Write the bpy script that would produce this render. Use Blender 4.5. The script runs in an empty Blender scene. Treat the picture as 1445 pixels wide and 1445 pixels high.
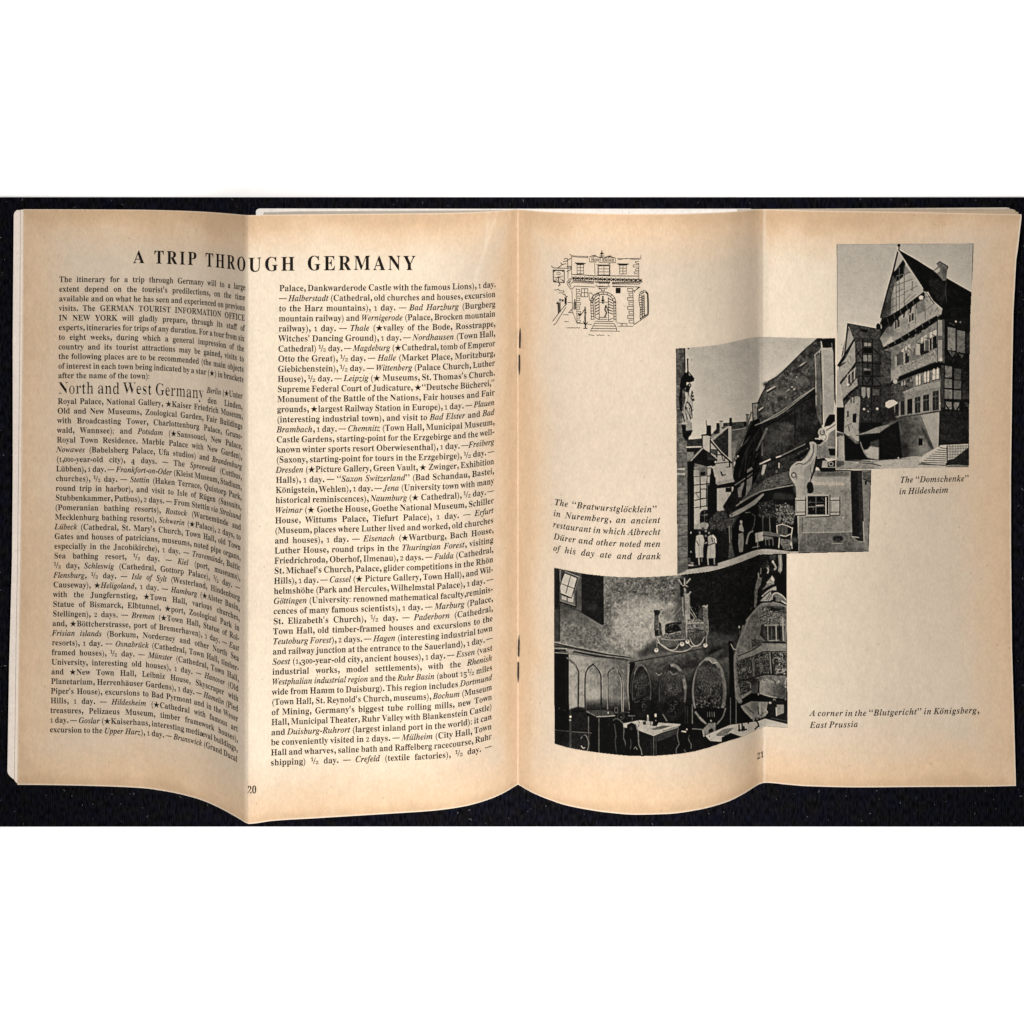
import bpy, math, random
import numpy as np

scene = bpy.context.scene
col = scene.collection
random.seed(7)
rng = np.random.default_rng(7)

# ------------------------------------------------------------------ camera, world, lamp, exposure
PX = 0.00028            # metres on the table per unit of the photograph's 1445-wide frame
CX, NY = 722.5, 150.0   # the point of the table straight below the overhead camera
D = 0.42                # camera height

cam = bpy.data.cameras.new("camera")
cam.sensor_width = 36.0
cam.lens = 36.0 * D / (1445 * PX)
cam.shift_y = -(722.5 - NY) / 1445.0
cam.clip_start, cam.clip_end = 0.02, 20.0
cam_ob = bpy.data.objects.new("camera", cam)
cam_ob.location = (0, 0, D)
col.objects.link(cam_ob)
scene.camera = cam_ob

LAMP_RADIANCE = 1.52
world = bpy.data.worlds.new("World")
scene.world = world
world.use_nodes = True
world.node_tree.nodes["Background"].inputs["Color"].default_value = (1.0, 0.99, 0.97, 1)
world.node_tree.nodes["Background"].inputs["Strength"].default_value = 0.02

# a long strip lamp above the gutter line, in two lengths either side of the camera
for y0, y1 in ((0.016, 0.56), (-0.094, -0.72)):
    lamp = bpy.data.lights.new("scanner_lamp", 'AREA')
    lamp.shape = 'RECTANGLE'
    lamp.size, lamp.size_y = 0.04, abs(y1 - y0)
    lamp.energy = LAMP_RADIANCE * (1.22 if y0 > 0 else 1.0) * math.pi * abs(y1 - y0)
    lamp.color = (1.0, 0.985, 0.965)
    lamp_ob = bpy.data.objects.new("scanner_lamp", lamp)
    lamp_ob.location = (0.004, (y0 + y1) / 2, 0.315)
    col.objects.link(lamp_ob)

vs = scene.view_settings
vs.view_transform, vs.look = 'Standard', 'None'
vs.exposure, vs.gamma, vs.use_curve_mapping = 0.0, 1.0, False

# ------------------------------------------------------------------ helpers
def srgb(v):
    v = np.clip(np.asarray(v, dtype=float) / 255.0, 0, 1)
    return np.where(v <= 0.04045, v / 12.92, ((v + 0.055) / 1.055) ** 2.4)

def material(name, base=(0.5, 0.5, 0.5), rough=0.9, spec=0.1, metal=0.0):
    m = bpy.data.materials.new(name)
    m.use_nodes = True
    b = m.node_tree.nodes["Principled BSDF"]
    b.inputs["Base Color"].default_value = (*base, 1)
    b.inputs["Roughness"].default_value = rough
    b.inputs["Specular IOR Level"].default_value = spec
    b.inputs["Metallic"].default_value = metal
    return m, m.node_tree.nodes, m.node_tree.links, b

def build_mesh(name, verts, faces, mat, parent=None, colors=None, smooth=False):
    """verts (n,3); faces (m,k) array of one face size; colours per vertex (n,3)"""
    verts = np.asarray(verts, dtype=np.float32)
    faces = np.asarray(faces, dtype=np.int32)
    me = bpy.data.meshes.new(name)
    k = faces.shape[1]
    me.vertices.add(len(verts)); me.vertices.foreach_set("co", verts.ravel())
    me.loops.add(faces.size); me.loops.foreach_set("vertex_index", faces.ravel())
    me.polygons.add(len(faces))
    me.polygons.foreach_set("loop_start", np.arange(0, faces.size, k, dtype=np.int32))
    me.polygons.foreach_set("loop_total", np.full(len(faces), k, dtype=np.int32))
    me.update(calc_edges=True)
    if smooth:
        me.polygons.foreach_set("use_smooth", np.ones(len(faces), dtype=bool))
    if colors is not None:
        a = me.color_attributes.new("ink", 'FLOAT_COLOR', 'POINT')
        rgba = np.ones((len(verts), 4), dtype=np.float32)
        rgba[:, :3] = colors
        a.data.foreach_set("color", rgba.ravel())
    me.materials.append(mat)
    o = bpy.data.objects.new(name, me)
    col.objects.link(o)
    if parent is not None:
        o.parent = parent
    return o

def grid_faces(nr, nc):
    i = np.arange((nr - 1) * nc).reshape(nr - 1, nc)[:, :-1].ravel()
    return np.stack([i, i + nc, i + nc + 1, i + 1], 1)

def pchip(xs, ys, x):
    xs, ys = np.asarray(xs, float), np.asarray(ys, float)
    h = np.diff(xs); d = np.diff(ys) / h
    m = np.zeros(len(xs)); m[0], m[-1] = d[0], d[-1]
    for i in range(1, len(xs) - 1):
        if d[i - 1] * d[i] > 0:
            w1, w2 = 2 * h[i] + h[i - 1], h[i] + 2 * h[i - 1]
            m[i] = (w1 + w2) / (w1 / d[i - 1] + w2 / d[i])
    j = np.clip(np.searchsorted(xs, x) - 1, 0, len(xs) - 2)
    t = (x - xs[j]) / h[j]
    return ((1 + 2 * t) * (1 - t) ** 2 * ys[j] + t * (1 - t) ** 2 * h[j] * m[j]
            + t * t * (3 - 2 * t) * ys[j + 1] + t * t * (t - 1) * h[j] * m[j + 1])

def value_noise(h, w, cell, seed):
    r = np.random.default_rng(seed)
    gh, gw = int(h / cell) + 3, int(w / cell) + 3
    g = r.random((gh, gw)) * 2 - 1
    y = np.arange(h) / cell; x = np.arange(w) / cell
    yi, xi = y.astype(int), x.astype(int)
    fy = (y - yi); fx = (x - xi)
    fy = (fy * fy * (3 - 2 * fy))[:, None]; fx = (fx * fx * (3 - 2 * fx))[None, :]
    a = g[np.ix_(yi, xi)]; b = g[np.ix_(yi, xi + 1)]
    c = g[np.ix_(yi + 1, xi)]; d = g[np.ix_(yi + 1, xi + 1)]
    return (a * (1 - fx) + b * fx) * (1 - fy) + (c * (1 - fx) + d * fx) * fy

# ------------------------------------------------------------------ cross-section of the open sheets
# height of the sheet along the spread: outer leaf, mailing fold (a ridge), gutter, bulge, second fold, outer leaf
LOW = [  # where the lower cut edge of the sheet shows along the frame, one smooth run between folds each
    [(-5, 1107.2), (26, 1107.4), (70, 1107.8), (112, 1108.6), (160, 1110), (200, 1112), (227.7, 1115.6), (255.4, 1121),
     (283, 1128.6), (305, 1137.8), (327.4, 1149.6), (340.6, 1157.4), (346, 1160.8), (350.6, 1162.6)],
    [(350.6, 1162.6), (359, 1162.0), (369, 1160.6), (382, 1158.6), (442, 1154.8), (504.5, 1151), (559, 1147.6), (609, 1144.2),
     (650.7, 1138.7), (685.3, 1129.7), (713, 1117.9), (725, 1110.6), (731, 1107.0)],
    [(731, 1107.0), (740, 1112.4), (752, 1119.0), (778, 1129.6), (799, 1136.4), (830, 1142.6), (856, 1146.4), (898, 1149.6), (941, 1148.6),
     (984, 1143), (1026, 1131.6), (1050.4, 1119.6), (1064.2, 1110.8), (1071, 1106.9), (1076.5, 1104.9)],
    [(1076.5, 1104.9), (1082, 1104.5), (1090, 1105), (1109, 1107), (1140, 1109.4), (1215, 1111), (1300, 1110.4), (1385, 1110), (1450, 1108.5)]]
tp = np.arange(-4.0, 1450.0, 0.25)
tpy = np.zeros_like(tp)
for seg in LOW:
    xs, ys = zip(*seg)
    k = (tp >= xs[0]) & (tp <= xs[-1])
    tpy[k] = pchip(xs, ys, tp[k])
ker = np.hanning(13); ker /= ker.sum()                      # folds in paper are never perfectly sharp
pad = np.pad(tpy, 6, mode='edge')
tpy = np.convolve(pad, ker, mode='valid')
EDGE = 946.2
tz = D * (1 - EDGE / (tpy - NY))
tX = (tp - CX) * PX * (1 - tz / D)
tslope = np.gradient(tz, tX)
ts = np.concatenate([[0], np.cumsum(np.hypot(np.diff(tX), np.diff(tz)))])
Y_LOW = -EDGE * PX
Y_TOP = -143.6 * PX

def zz(px): return np.interp(px, tp, tz)

def lift_point(X, Y, z, slope, lift):
    n = np.sqrt(1 + slope ** 2)
    return np.stack([X - slope / n * lift, Y, z + lift / n], -1)

def on_sheet(px, py, lift=0.0):
    """a point of the sheet measured in the photograph's frame -> its place on the curved paper"""
    px, py = np.asarray(px, float), np.asarray(py, float)
    z = zz(px)
    X = np.interp(px, tp, tX)
    Y = -(py - NY) * PX * (1 - z / D)
    return lift_point(X, Y, z, np.interp(px, tp, tslope), lift)

def at_arc(s, Y, lift=0.0):
    """a point at distance s along the paper"""
    return lift_point(np.interp(s, ts, tX), Y, np.interp(s, ts, tz), np.interp(s, ts, tslope), lift)

# ------------------------------------------------------------------ materials
def paper_material(name):
    m, n, l, b = material(name, rough=0.85, spec=0.12)
    at = n.new("ShaderNodeAttribute"); at.attribute_name = "ink"
    tc = n.new("ShaderNodeTexCoord")
    fib = n.new("ShaderNodeTexNoise"); fib.inputs["Scale"].default_value = 1500; fib.inputs["Detail"].default_value = 3
    mot = n.new("ShaderNodeTexNoise"); mot.inputs["Scale"].default_value = 420; mot.inputs["Detail"].default_value = 4
    stx = n.new("ShaderNodeMapping"); stx.inputs["Scale"].default_value = (1.0, 0.45, 1.0)
    spk = n.new("ShaderNodeTexVoronoi"); spk.inputs["Scale"].default_value = 170
    l.new(tc.outputs["Object"], stx.inputs["Vector"])
    for t in (fib, mot): l.new(stx.outputs["Vector"], t.inputs["Vector"])
    l.new(tc.outputs["Object"], spk.inputs["Vector"])
    r1 = n.new("ShaderNodeMapRange"); r1.inputs["From Min"].default_value = 0.25; r1.inputs["From Max"].default_value = 0.75
    r1.inputs["To Min"].default_value = 0.91; r1.inputs["To Max"].default_value = 1.08
    l.new(fib.outputs["Fac"], r1.inputs["Value"])
    r2 = n.new("ShaderNodeMapRange"); r2.inputs["From Min"].default_value = 0.3; r2.inputs["From Max"].default_value = 0.7
    r2.inputs["To Min"].default_value = 0.965; r2.inputs["To Max"].default_value = 1.03
    l.new(mot.outputs["Fac"], r2.inputs["Value"])
    r3 = n.new("ShaderNodeMapRange"); r3.inputs["From Min"].default_value = 0.03; r3.inputs["From Max"].default_value = 0.075
    r3.inputs["To Min"].default_value = 0.72; r3.inputs["To Max"].default_value = 1.0
    l.new(spk.outputs["Distance"], r3.inputs["Value"])
    m1 = n.new("ShaderNodeMath"); m1.operation = 'MULTIPLY'
    m2 = n.new("ShaderNodeMath"); m2.operation = 'MULTIPLY'
    l.new(r1.outputs["Result"], m1.inputs[0]); l.new(r2.outputs["Result"], m1.inputs[1])
    l.new(m1.outputs[0], m2.inputs[0]); l.new(r3.outputs["Result"], m2.inputs[1])
    mx = n.new("ShaderNodeVectorMath"); mx.operation = 'SCALE'
    l.new(at.outputs["Color"], mx.inputs[0]); l.new(m2.outputs[0], mx.inputs["Scale"])
    hu = n.new("ShaderNodeTexNoise"); hu.inputs["Scale"].default_value = 260; hu.inputs["Detail"].default_value = 3
    l.new(tc.outputs["Object"], hu.inputs["Vector"])
    hm = n.new("ShaderNodeMix"); hm.data_type = 'RGBA'
    hm.inputs["A"].default_value = (0.97, 1.0, 0.98, 1); hm.inputs["B"].default_value = (1.03, 0.99, 1.0, 1)
    l.new(hu.outputs["Fac"], hm.inputs["Factor"])
    mu = n.new("ShaderNodeVectorMath"); mu.operation = 'MULTIPLY'
    l.new(mx.outputs[0], mu.inputs[0]); l.new(hm.outputs["Result"], mu.inputs[1])
    l.new(mu.outputs[0], b.inputs["Base Color"])
    bp = n.new("ShaderNodeBump"); bp.inputs["Strength"].default_value = 0.02; bp.inputs["Distance"].default_value = 0.0002
    l.new(mot.outputs["Fac"], bp.inputs["Height"]); l.new(bp.outputs["Normal"], b.inputs["Normal"])
    return m

M_paper = paper_material("aged_paper")
M_ink, n, l, b = material("printing_ink", (0.008, 0.007, 0.006), 0.9, 0.0)
tc = n.new("ShaderNodeTexCoord"); nz = n.new("ShaderNodeTexNoise"); nz.inputs["Scale"].default_value = 1800
rp = n.new("ShaderNodeValToRGB"); rp.color_ramp.elements[0].color = (0.005, 0.0042, 0.0036, 1); rp.color_ramp.elements[1].color = (0.018, 0.0145, 0.011, 1)
rp.color_ramp.elements[0].position = 0.4; rp.color_ramp.elements[1].position = 0.75
l.new(tc.outputs["Object"], nz.inputs["Vector"]); l.new(nz.outputs["Fac"], rp.inputs["Fac"]); l.new(rp.outputs["Color"], b.inputs["Base Color"])

M_print, n, l, b = material("halftone_print", rough=0.9, spec=0.0)
at = n.new("ShaderNodeAttribute"); at.attribute_name = "ink"
l.new(at.outputs["Color"], b.inputs["Base Color"])

M_steel, n, l, b = material("rusty_steel", (0.02, 0.013, 0.01), 0.6, 0.15, 0.0)
nz = n.new("ShaderNodeTexNoise"); nz.inputs["Scale"].default_value = 900
rp = n.new("ShaderNodeValToRGB"); rp.color_ramp.elements[0].color = (0.006, 0.004, 0.003, 1); rp.color_ramp.elements[1].color = (0.035, 0.02, 0.013, 1)
l.new(nz.outputs["Fac"], rp.inputs["Fac"]); l.new(rp.outputs["Color"], b.inputs["Base Color"])

M_cloth, n, l, b = material("black_woven_cloth", rough=1.0, spec=0.03)
tc = n.new("ShaderNodeTexCoord")
mp = n.new("ShaderNodeMapping"); mp.inputs["Scale"].default_value = (1.0, 0.32, 1.0)
l.new(tc.outputs["Object"], mp.inputs["Vector"])
nz = n.new("ShaderNodeTexNoise"); nz.inputs["Scale"].default_value = 1150; nz.inputs["Detail"].default_value = 3
l.new(mp.outputs["Vector"], nz.inputs["Vector"])
rp = n.new("ShaderNodeValToRGB")
rp.color_ramp.elements[0].position = 0.36; rp.color_ramp.elements[0].color = (0.0013, 0.0013, 0.0018, 1)
rp.color_ramp.elements[1].position = 0.72; rp.color_ramp.elements[1].color = (0.0105, 0.0098, 0.0125, 1)
l.new(nz.outputs["Fac"], rp.inputs["Fac"])
n2 = n.new("ShaderNodeTexNoise"); n2.inputs["Scale"].default_value = 190; n2.inputs["Detail"].default_value = 2
l.new(tc.outputs["Object"], n2.inputs["Vector"])
r2 = n.new("ShaderNodeValToRGB")
r2.color_ramp.elements[0].position = 0.35; r2.color_ramp.elements[0].color = (1.0, 0.95, 0.8, 1)
r2.color_ramp.elements[1].position = 0.65; r2.color_ramp.elements[1].color = (0.8, 0.85, 1.4, 1)
l.new(n2.outputs["Fac"], r2.inputs["Fac"])
mu = n.new("ShaderNodeVectorMath"); mu.operation = 'MULTIPLY'
l.new(rp.outputs["Color"], mu.inputs[0]); l.new(r2.outputs["Color"], mu.inputs[1])
l.new(mu.outputs[0], b.inputs["Base Color"])
wv = n.new("ShaderNodeTexWave"); wv.inputs["Scale"].default_value = 420; wv.inputs["Distortion"].default_value = 1.5
l.new(tc.outputs["Object"], wv.inputs["Vector"])
bp = n.new("ShaderNodeBump"); bp.inputs["Strength"].default_value = 0.4; bp.inputs["Distance"].default_value = 0.0003
l.new(wv.outputs["Fac"], bp.inputs["Height"]); l.new(bp.outputs["Normal"], b.inputs["Normal"])

M_border, n, l, b = material("blank_white_border", (0.92, 0.92, 0.92), 0.6, 0.2)
nz = n.new("ShaderNodeTexNoise"); nz.inputs["Scale"].default_value = 8
rp = n.new("ShaderNodeValToRGB"); rp.color_ramp.elements[0].color = (0.91, 0.91, 0.91, 1); rp.color_ramp.elements[1].color = (0.93, 0.93, 0.93, 1)
l.new(nz.outputs["Fac"], rp.inputs["Fac"]); l.new(rp.outputs["Color"], b.inputs["Base Color"])
M_lint, _, _, _ = material("grey_lint", (0.10, 0.10, 0.10), 1.0, 0.0)

# ------------------------------------------------------------------ black cloth and the white border ground
def world_xy(px, py): return (px - CX) * PX, -(py - NY) * PX

t = 1.6
table = build_mesh("border_ground", [(-t, -t, -0.0007), (t, -t, -0.0007), (t, t, -0.0007), (-t, t, -0.0007)], [(0, 1, 2, 3)], M_border)  # white ground added to stand for the blank borders above and below the cloth
table["kind"] = "structure"
ya, yb = world_xy(0, 278.4)[1], world_xy(0, 1166.6)[1]
xa, xb = -0.62, 0.62
cv, cf = [], []
for z in (-0.0006, 0.0):
    cv += [(xa, yb, z), (xb, yb, z), (xb, ya, z), (xa, ya, z)]
cf = [(4, 5, 6, 7), (0, 1, 5, 4), (1, 2, 6, 5), (2, 3, 7, 6), (3, 0, 4, 7)]
cloth = build_mesh("cloth", cv, cf, M_cloth)
cloth["label"] = "long strip of black woven cloth spread flat under the open magazine"
cloth["category"] = "cloth"

lv, lf = [], []
for i in range(150):
    if i < 90: px, py = random.uniform(0, 1445), random.uniform(1112, 1165)
    elif i < 120: px, py = random.uniform(0, 1445), random.uniform(281, 293)
    elif i < 132: px, py = random.uniform(0, 8), random.uniform(290, 1160)
    else: px, py = random.uniform(1436, 1445), random.uniform(310, 1160)
    a, ln, w = random.uniform(0, 3.14), random.choice((0.5, 0.6, 0.8, 1.6)) * random.uniform(0.6, 1.2), random.uniform(0.2, 0.45)
    c, s_ = math.cos(a), math.sin(a)
    k = len(lv)
    for u, v in ((-ln, -w), (ln, -w), (ln, w), (-ln, w)):
        x, y = world_xy(px + u * c - v * s_, py + u * s_ + v * c)
        lv.append((x, y, 0.00008))
    lf.append((k, k + 1, k + 2, k + 3))
lint = build_mesh("lint_specks", lv, lf, M_lint)
lint["kind"] = "stuff"
lint["label"] = "pale specks of lint scattered over the black cloth"
lint["category"] = "lint"

# ------------------------------------------------------------------ the magazine
mag = bpy.data.objects.new("magazine", None)
mag.empty_display_size = 0.05
mag.location = (*world_xy(731, 700), 0.0)
col.objects.link(mag)
mag["label"] = "open yellowed magazine with travel text at left and three printed photographs at right"
mag["category"] = "magazine"
bpy.context.view_layer.update()

def part(o, parent):
    """hang a piece on its parent without moving it"""
    o.parent = parent
    o.matrix_parent_inverse = mag.matrix_world.inverted()
    return o

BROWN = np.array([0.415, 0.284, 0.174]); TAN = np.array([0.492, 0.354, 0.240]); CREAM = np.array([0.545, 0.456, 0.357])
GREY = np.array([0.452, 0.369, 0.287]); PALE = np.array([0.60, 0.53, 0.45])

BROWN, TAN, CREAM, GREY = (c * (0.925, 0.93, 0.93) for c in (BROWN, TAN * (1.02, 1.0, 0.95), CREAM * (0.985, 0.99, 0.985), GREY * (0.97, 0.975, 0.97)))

def smooth(x, a, b):
    t = np.clip((x - a) / (b - a), 0, 1)
    return t * t * (3 - 2 * t)

def columns(a, b, folds):
    xs = list(np.arange(a, b, 2.5)) + [b]
    for f in folds:
        xs += list(np.arange(f - 12, f + 12.01, 0.6))
    xs += [a + 0.7, a + 1.4, b - 0.7, b - 1.4]
    xs = np.unique(np.round([x for x in xs if a <= x <= b], 2))
    return xs

ROWS = np.unique(np.concatenate([[0, 0.0010, 0.0022], np.linspace(0, 1, 330), [0.9978, 0.9990, 1]]))

def mottling(shape, seed):
    h, w = shape
    return value_noise(h, w, 40, seed) * 0.5 + value_noise(h, w, 14, seed + 1) * 0.3 + value_noise(h, w, 5, seed + 2) * 0.2

def page_sheet(name, px0, top_off, edge_fn, tone_fn, lift, mat=M_paper):
    """one curved sheet; px0 are the columns, edge_fn moves the outer edge per row, top_off lowers the head per column"""
    nr, nc = len(ROWS), len(px0)
    P = np.repeat(px0[None, :], nr, 0)
    V = np.repeat(ROWS[:, None], nc, 1)
    frame_y = 295 + V * 813
    P = edge_fn(P, frame_y)
    Ytop = Y_TOP - top_off(P) * PX
    Y = Ytop + V * (Y_LOW - Ytop)
    z = zz(P)
    pts = lift_point(np.interp(P, tp, tX), Y, z, np.interp(P, tp, tslope), lift)
    py = NY - Y / PX / (1 - z / D)
    c = tone_fn(P, py, V)
    o = build_mesh(name, pts.reshape(-1, 3), grid_faces(nr, nc), mat, None, c.reshape(-1, 3), smooth=True)
    return o

def left_edge_at(y): return np.interp(y, [294, 480, 789, 900, 1108], [33, 32, 29, 27, 24.5])
def right_edge_at(y): return np.interp(y, [301, 323, 343, 361, 436, 519, 668, 770, 912, 1011, 1107],
                                       [1441.4, 1438.8, 1436.6, 1434, 1430, 1428.5, 1426.6, 1426.6, 1428, 1431, 1433.6])

def left_edge(P, y):
    e = left_edge_at(y)
    k = np.clip((350 - P) / (350 - 33), 0, 1)
    return P + (e - 33) * k

def right_edge(P, y):
    e = right_edge_at(y)
    k = np.clip((P - 1090) / (1441.4 - 1090), 0, 1)
    return P + (e - 1441.4) * k

def head_drop(P): return np.interp(P, [1060, 1090, 1266, 1385, 1437, 1445], [0, 0.6, 3.0, 5.6, 6.6, 6.9])

def tone_common(P, py, V, seed, outer):
    n = mottling(P.shape, seed)
    dt, db = V * 815, (1 - V) * 815
    dg = np.abs(P - 731)
    do = outer
    nn = n * 24
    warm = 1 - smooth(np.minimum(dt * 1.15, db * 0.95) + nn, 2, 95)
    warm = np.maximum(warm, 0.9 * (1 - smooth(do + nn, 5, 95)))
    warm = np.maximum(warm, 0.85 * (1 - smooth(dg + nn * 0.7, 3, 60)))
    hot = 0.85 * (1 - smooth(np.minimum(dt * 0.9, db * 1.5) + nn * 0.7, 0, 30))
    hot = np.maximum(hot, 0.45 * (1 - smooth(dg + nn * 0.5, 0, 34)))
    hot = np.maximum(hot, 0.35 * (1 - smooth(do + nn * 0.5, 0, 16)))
    return n, warm[..., None], hot[..., None]

def rim(c, d, width, amount):
    k = (np.clip(1 - d / width, 0, 1) * amount)[..., None]
    return c * (1 - k) + PALE * 1.05 * k

def tone_left(P, py, V):
    outer = P - left_edge_at(py)
    n, warm, hot = tone_common(P, py, V, 11, outer)
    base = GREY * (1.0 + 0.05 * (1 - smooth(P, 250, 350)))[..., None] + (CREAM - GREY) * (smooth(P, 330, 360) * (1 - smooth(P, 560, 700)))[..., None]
    base = np.repeat(base.reshape(*P.shape, 3), 1, 0)
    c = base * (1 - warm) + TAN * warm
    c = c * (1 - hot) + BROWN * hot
    c = c * (1 + 0.05 * n[..., None]) * (1 + 0.03 * value_noise(*P.shape, 70, 77)[..., None] * (1, 1.15, 1.3))
    c = rim(c, (1 - V) * 815, 2.4, 0.75); c = rim(c, V * 815, 2.0, 0.4)
    for (xa, ya, xb, yb) in ((702, 298, 668, 402), (690, 300, 684, 350)):       # faint handling creases near the head of the gutter
        t_ = np.clip(((P - xa) * (xb - xa) + (py - ya) * (yb - ya)) / ((xb - xa) ** 2 + (yb - ya) ** 2), 0, 1)
        c = rim(c, np.hypot(P - xa - t_ * (xb - xa), py - ya - t_ * (yb - ya)), 3.0, 0.2)
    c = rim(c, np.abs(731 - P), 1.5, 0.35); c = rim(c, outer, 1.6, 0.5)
    return rim(c, np.abs(P - 350), 2.0, 0.12)

def tone_right(P, py, V):
    outer = right_edge_at(py) - P
    n, warm, hot = tone_common(P, py, V, 31, outer)
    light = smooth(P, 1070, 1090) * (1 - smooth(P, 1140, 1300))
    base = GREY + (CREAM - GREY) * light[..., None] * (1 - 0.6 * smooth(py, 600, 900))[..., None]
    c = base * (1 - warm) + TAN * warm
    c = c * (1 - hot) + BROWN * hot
    c = c * (1 + 0.05 * n[..., None]) * (1 + 0.03 * value_noise(*P.shape, 70, 77)[..., None] * (1, 1.15, 1.3))
    c = rim(c, (1 - V) * 815, 2.4, 0.75); c = rim(c, V * 815, 2.2, 0.5)
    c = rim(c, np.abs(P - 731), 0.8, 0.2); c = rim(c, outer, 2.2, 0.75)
    return rim(c, np.abs(P - 1079), 3.0, 0.3)

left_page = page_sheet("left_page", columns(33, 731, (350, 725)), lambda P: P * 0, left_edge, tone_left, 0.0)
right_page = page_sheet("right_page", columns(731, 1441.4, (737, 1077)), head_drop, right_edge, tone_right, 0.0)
for o in (left_page, right_page): part(o, mag)
left_page["label"] = "text page with a title across its fold and two columns"
right_page["label"] = "picture page with three photographs and a line drawing"

# lower leaves: they fan out past the pages at the left edge and the upper right corner
def leaf(name, cols, zfun, top_fn, edge_fn, tone, low=0.0):
    nr, nc = len(ROWS), len(cols)
    P = np.repeat(cols[None, :], nr, 0); V = np.repeat(ROWS[:, None], nc, 1)
    P = edge_fn(P, 295 + V * 813)
    z = zfun(P)
    ytop = top_fn(P)
    Yt = -(ytop - NY) * PX * (1 - z / D)
    Yl = Y_LOW + low * PX
    Y = Yt + V * (Yl - Yt)
    X = (P - CX) * PX * (1 - z / D)
    pts = np.stack([X, Y, z], -1)
    n = mottling(P.shape, int(cols[0]) + 5)[..., None]
    c = np.ones((*P.shape, 1)) * np.asarray(tone) * (1 + 0.05 * n)
    o = build_mesh(name, pts.reshape(-1, 3), grid_faces(nr, nc), M_paper, None, c.reshape(-1, 3), smooth=True)
    return part(o, mag)

def page_head(P): return NY + 143.6 / (1 - zz(P) / D)

def z_left_flat(drop):
    return lambda P: np.maximum(zz(P) - drop, 0.0012)

def strip_edge(xs, a):
    def f(P, y):
        e = np.interp(y, *xs)
        k = np.clip((120 - P) / (120 - a), 0, 1)
        return P + (e - a) * k
    return f

COVER_X = ([296, 298, 301, 480, 668, 789, 939, 1094, 1099, 1104, 1108], [23, 20.4, 19.4, 18, 18, 17, 13, 10.4, 13, 19, 26])
leaf("inner_leaf", columns(29.0, 330, ()), z_left_flat(0.0003), lambda P: page_head(P) + 0.6,
     strip_edge(([296, 480, 789, 900, 1104, 1108], [29, 28.2, 25.0, 23, 20.5, 25]), 29.0), (0.60, 0.51, 0.43), 0.6)
leaf("cover_leaf", columns(19.4, 330, ()), z_left_flat(0.0010), lambda P: page_head(P) + 1.2, strip_edge(COVER_X, 19.4), (0.60, 0.53, 0.47), 1.5)

def flat_z(base):
    def f(P):
        return np.minimum(base + 0 * P, zz(P) - 0.0006)
    return f

def back_top(P):
    corner = np.clip((367 - P) / 6.0, 0, 1)
    return np.interp(P, [360, 700, 1060, 1424], [294.2, 294.6, 294.6, 293.0]) + 5.0 * (1 - np.sqrt(np.clip(1 - corner ** 2, 0, 1)))
same = lambda P, y: P
def corner_cut(x_end):
    def f(P, y):
        k = np.clip((P - 1300) / (x_end - 1300), 0, 1)
        inset = np.clip(0, 0, 1)
        e = np.minimum(right_edge_at(y) - 1.2, x_end)
        return P + (e - x_end) * k
    return f
leaf("back_cover", columns(361.2, 731, ()), flat_z(0.0018), back_top, same, (0.80, 0.76, 0.72))
leaf("back_cover", columns(731, 1060, ()), flat_z(0.0018), back_top, same, (0.84, 0.81, 0.78))
leaf("under_leaf", columns(372, 727, ()), flat_z(0.0030), lambda P: np.interp(P, [372, 420, 700, 727], [299.5, 298.2, 296.6, 296.4]), same, (0.44, 0.39, 0.33))
leaf("under_leaf", columns(1040, 1424.7, (1077,)), flat_z(0.0022), lambda P: np.interp(P, [1040, 1420, 1424.7], [295.2, 292.8, 293.6]), corner_cut(1424.7), (0.53, 0.47, 0.38))
leaf("under_leaf", columns(1060, 1432.7, (1077,)), flat_z(0.0026), lambda P: np.interp(P, [1060, 1428, 1432.7], [296.6, 295.0, 296.6]), corner_cut(1432.7), (0.46, 0.37, 0.28))
leaf("under_leaf", columns(1070, 1437.2, (1077,)), flat_z(0.0030), lambda P: np.interp(P, [1070, 1432, 1437.2], [296.9, 298.0, 299.6]), corner_cut(1437.2), (0.58, 0.44, 0.30))

# staples: two bent wire ends of each staple meet in the gutter
def prong(px, y0, y1, parent):
    n, k = 16, 8
    pts = []
    for i in range(n + 1):
        u = i / n
        y = y0 + (y1 - y0) * u
        x = px + 0.5 * (1 - u) ** 2 * (1 if y1 > y0 else -0.8)
        r = 1.35 * PX * (0.35 + 0.65 * min(1, u * 3.2)) * (1.0 if u < 0.97 else 0.75)
        c = on_sheet(x, y, 0.00012)
        hump = 0.00022 * math.sin(math.pi * min(1, u * 1.15)) 
        for j in range(k):
            a = 2 * math.pi * j / k
            pts.append((c[0] + r * math.cos(a), c[1], c[2] + hump + r * math.sin(a)))
    f = [(i * k + j, i * k + (j + 1) % k, (i + 1) * k + (j + 1) % k, (i + 1) * k + j) for i in range(n) for j in range(k)]
    f += [(a0 + 0, a0 + 1, a0 + 2, a0 + 3) for a0 in (0, n * k)] + [(a0 + 3, a0 + 4, a0 + 7, a0 + 0) for a0 in (0, n * k)] + [(a0 + 4, a0 + 5, a0 + 6, a0 + 7) for a0 in (0, n * k)]
    return part(build_mesh("prong", pts, f, M_steel, None, smooth=True), parent)

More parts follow.
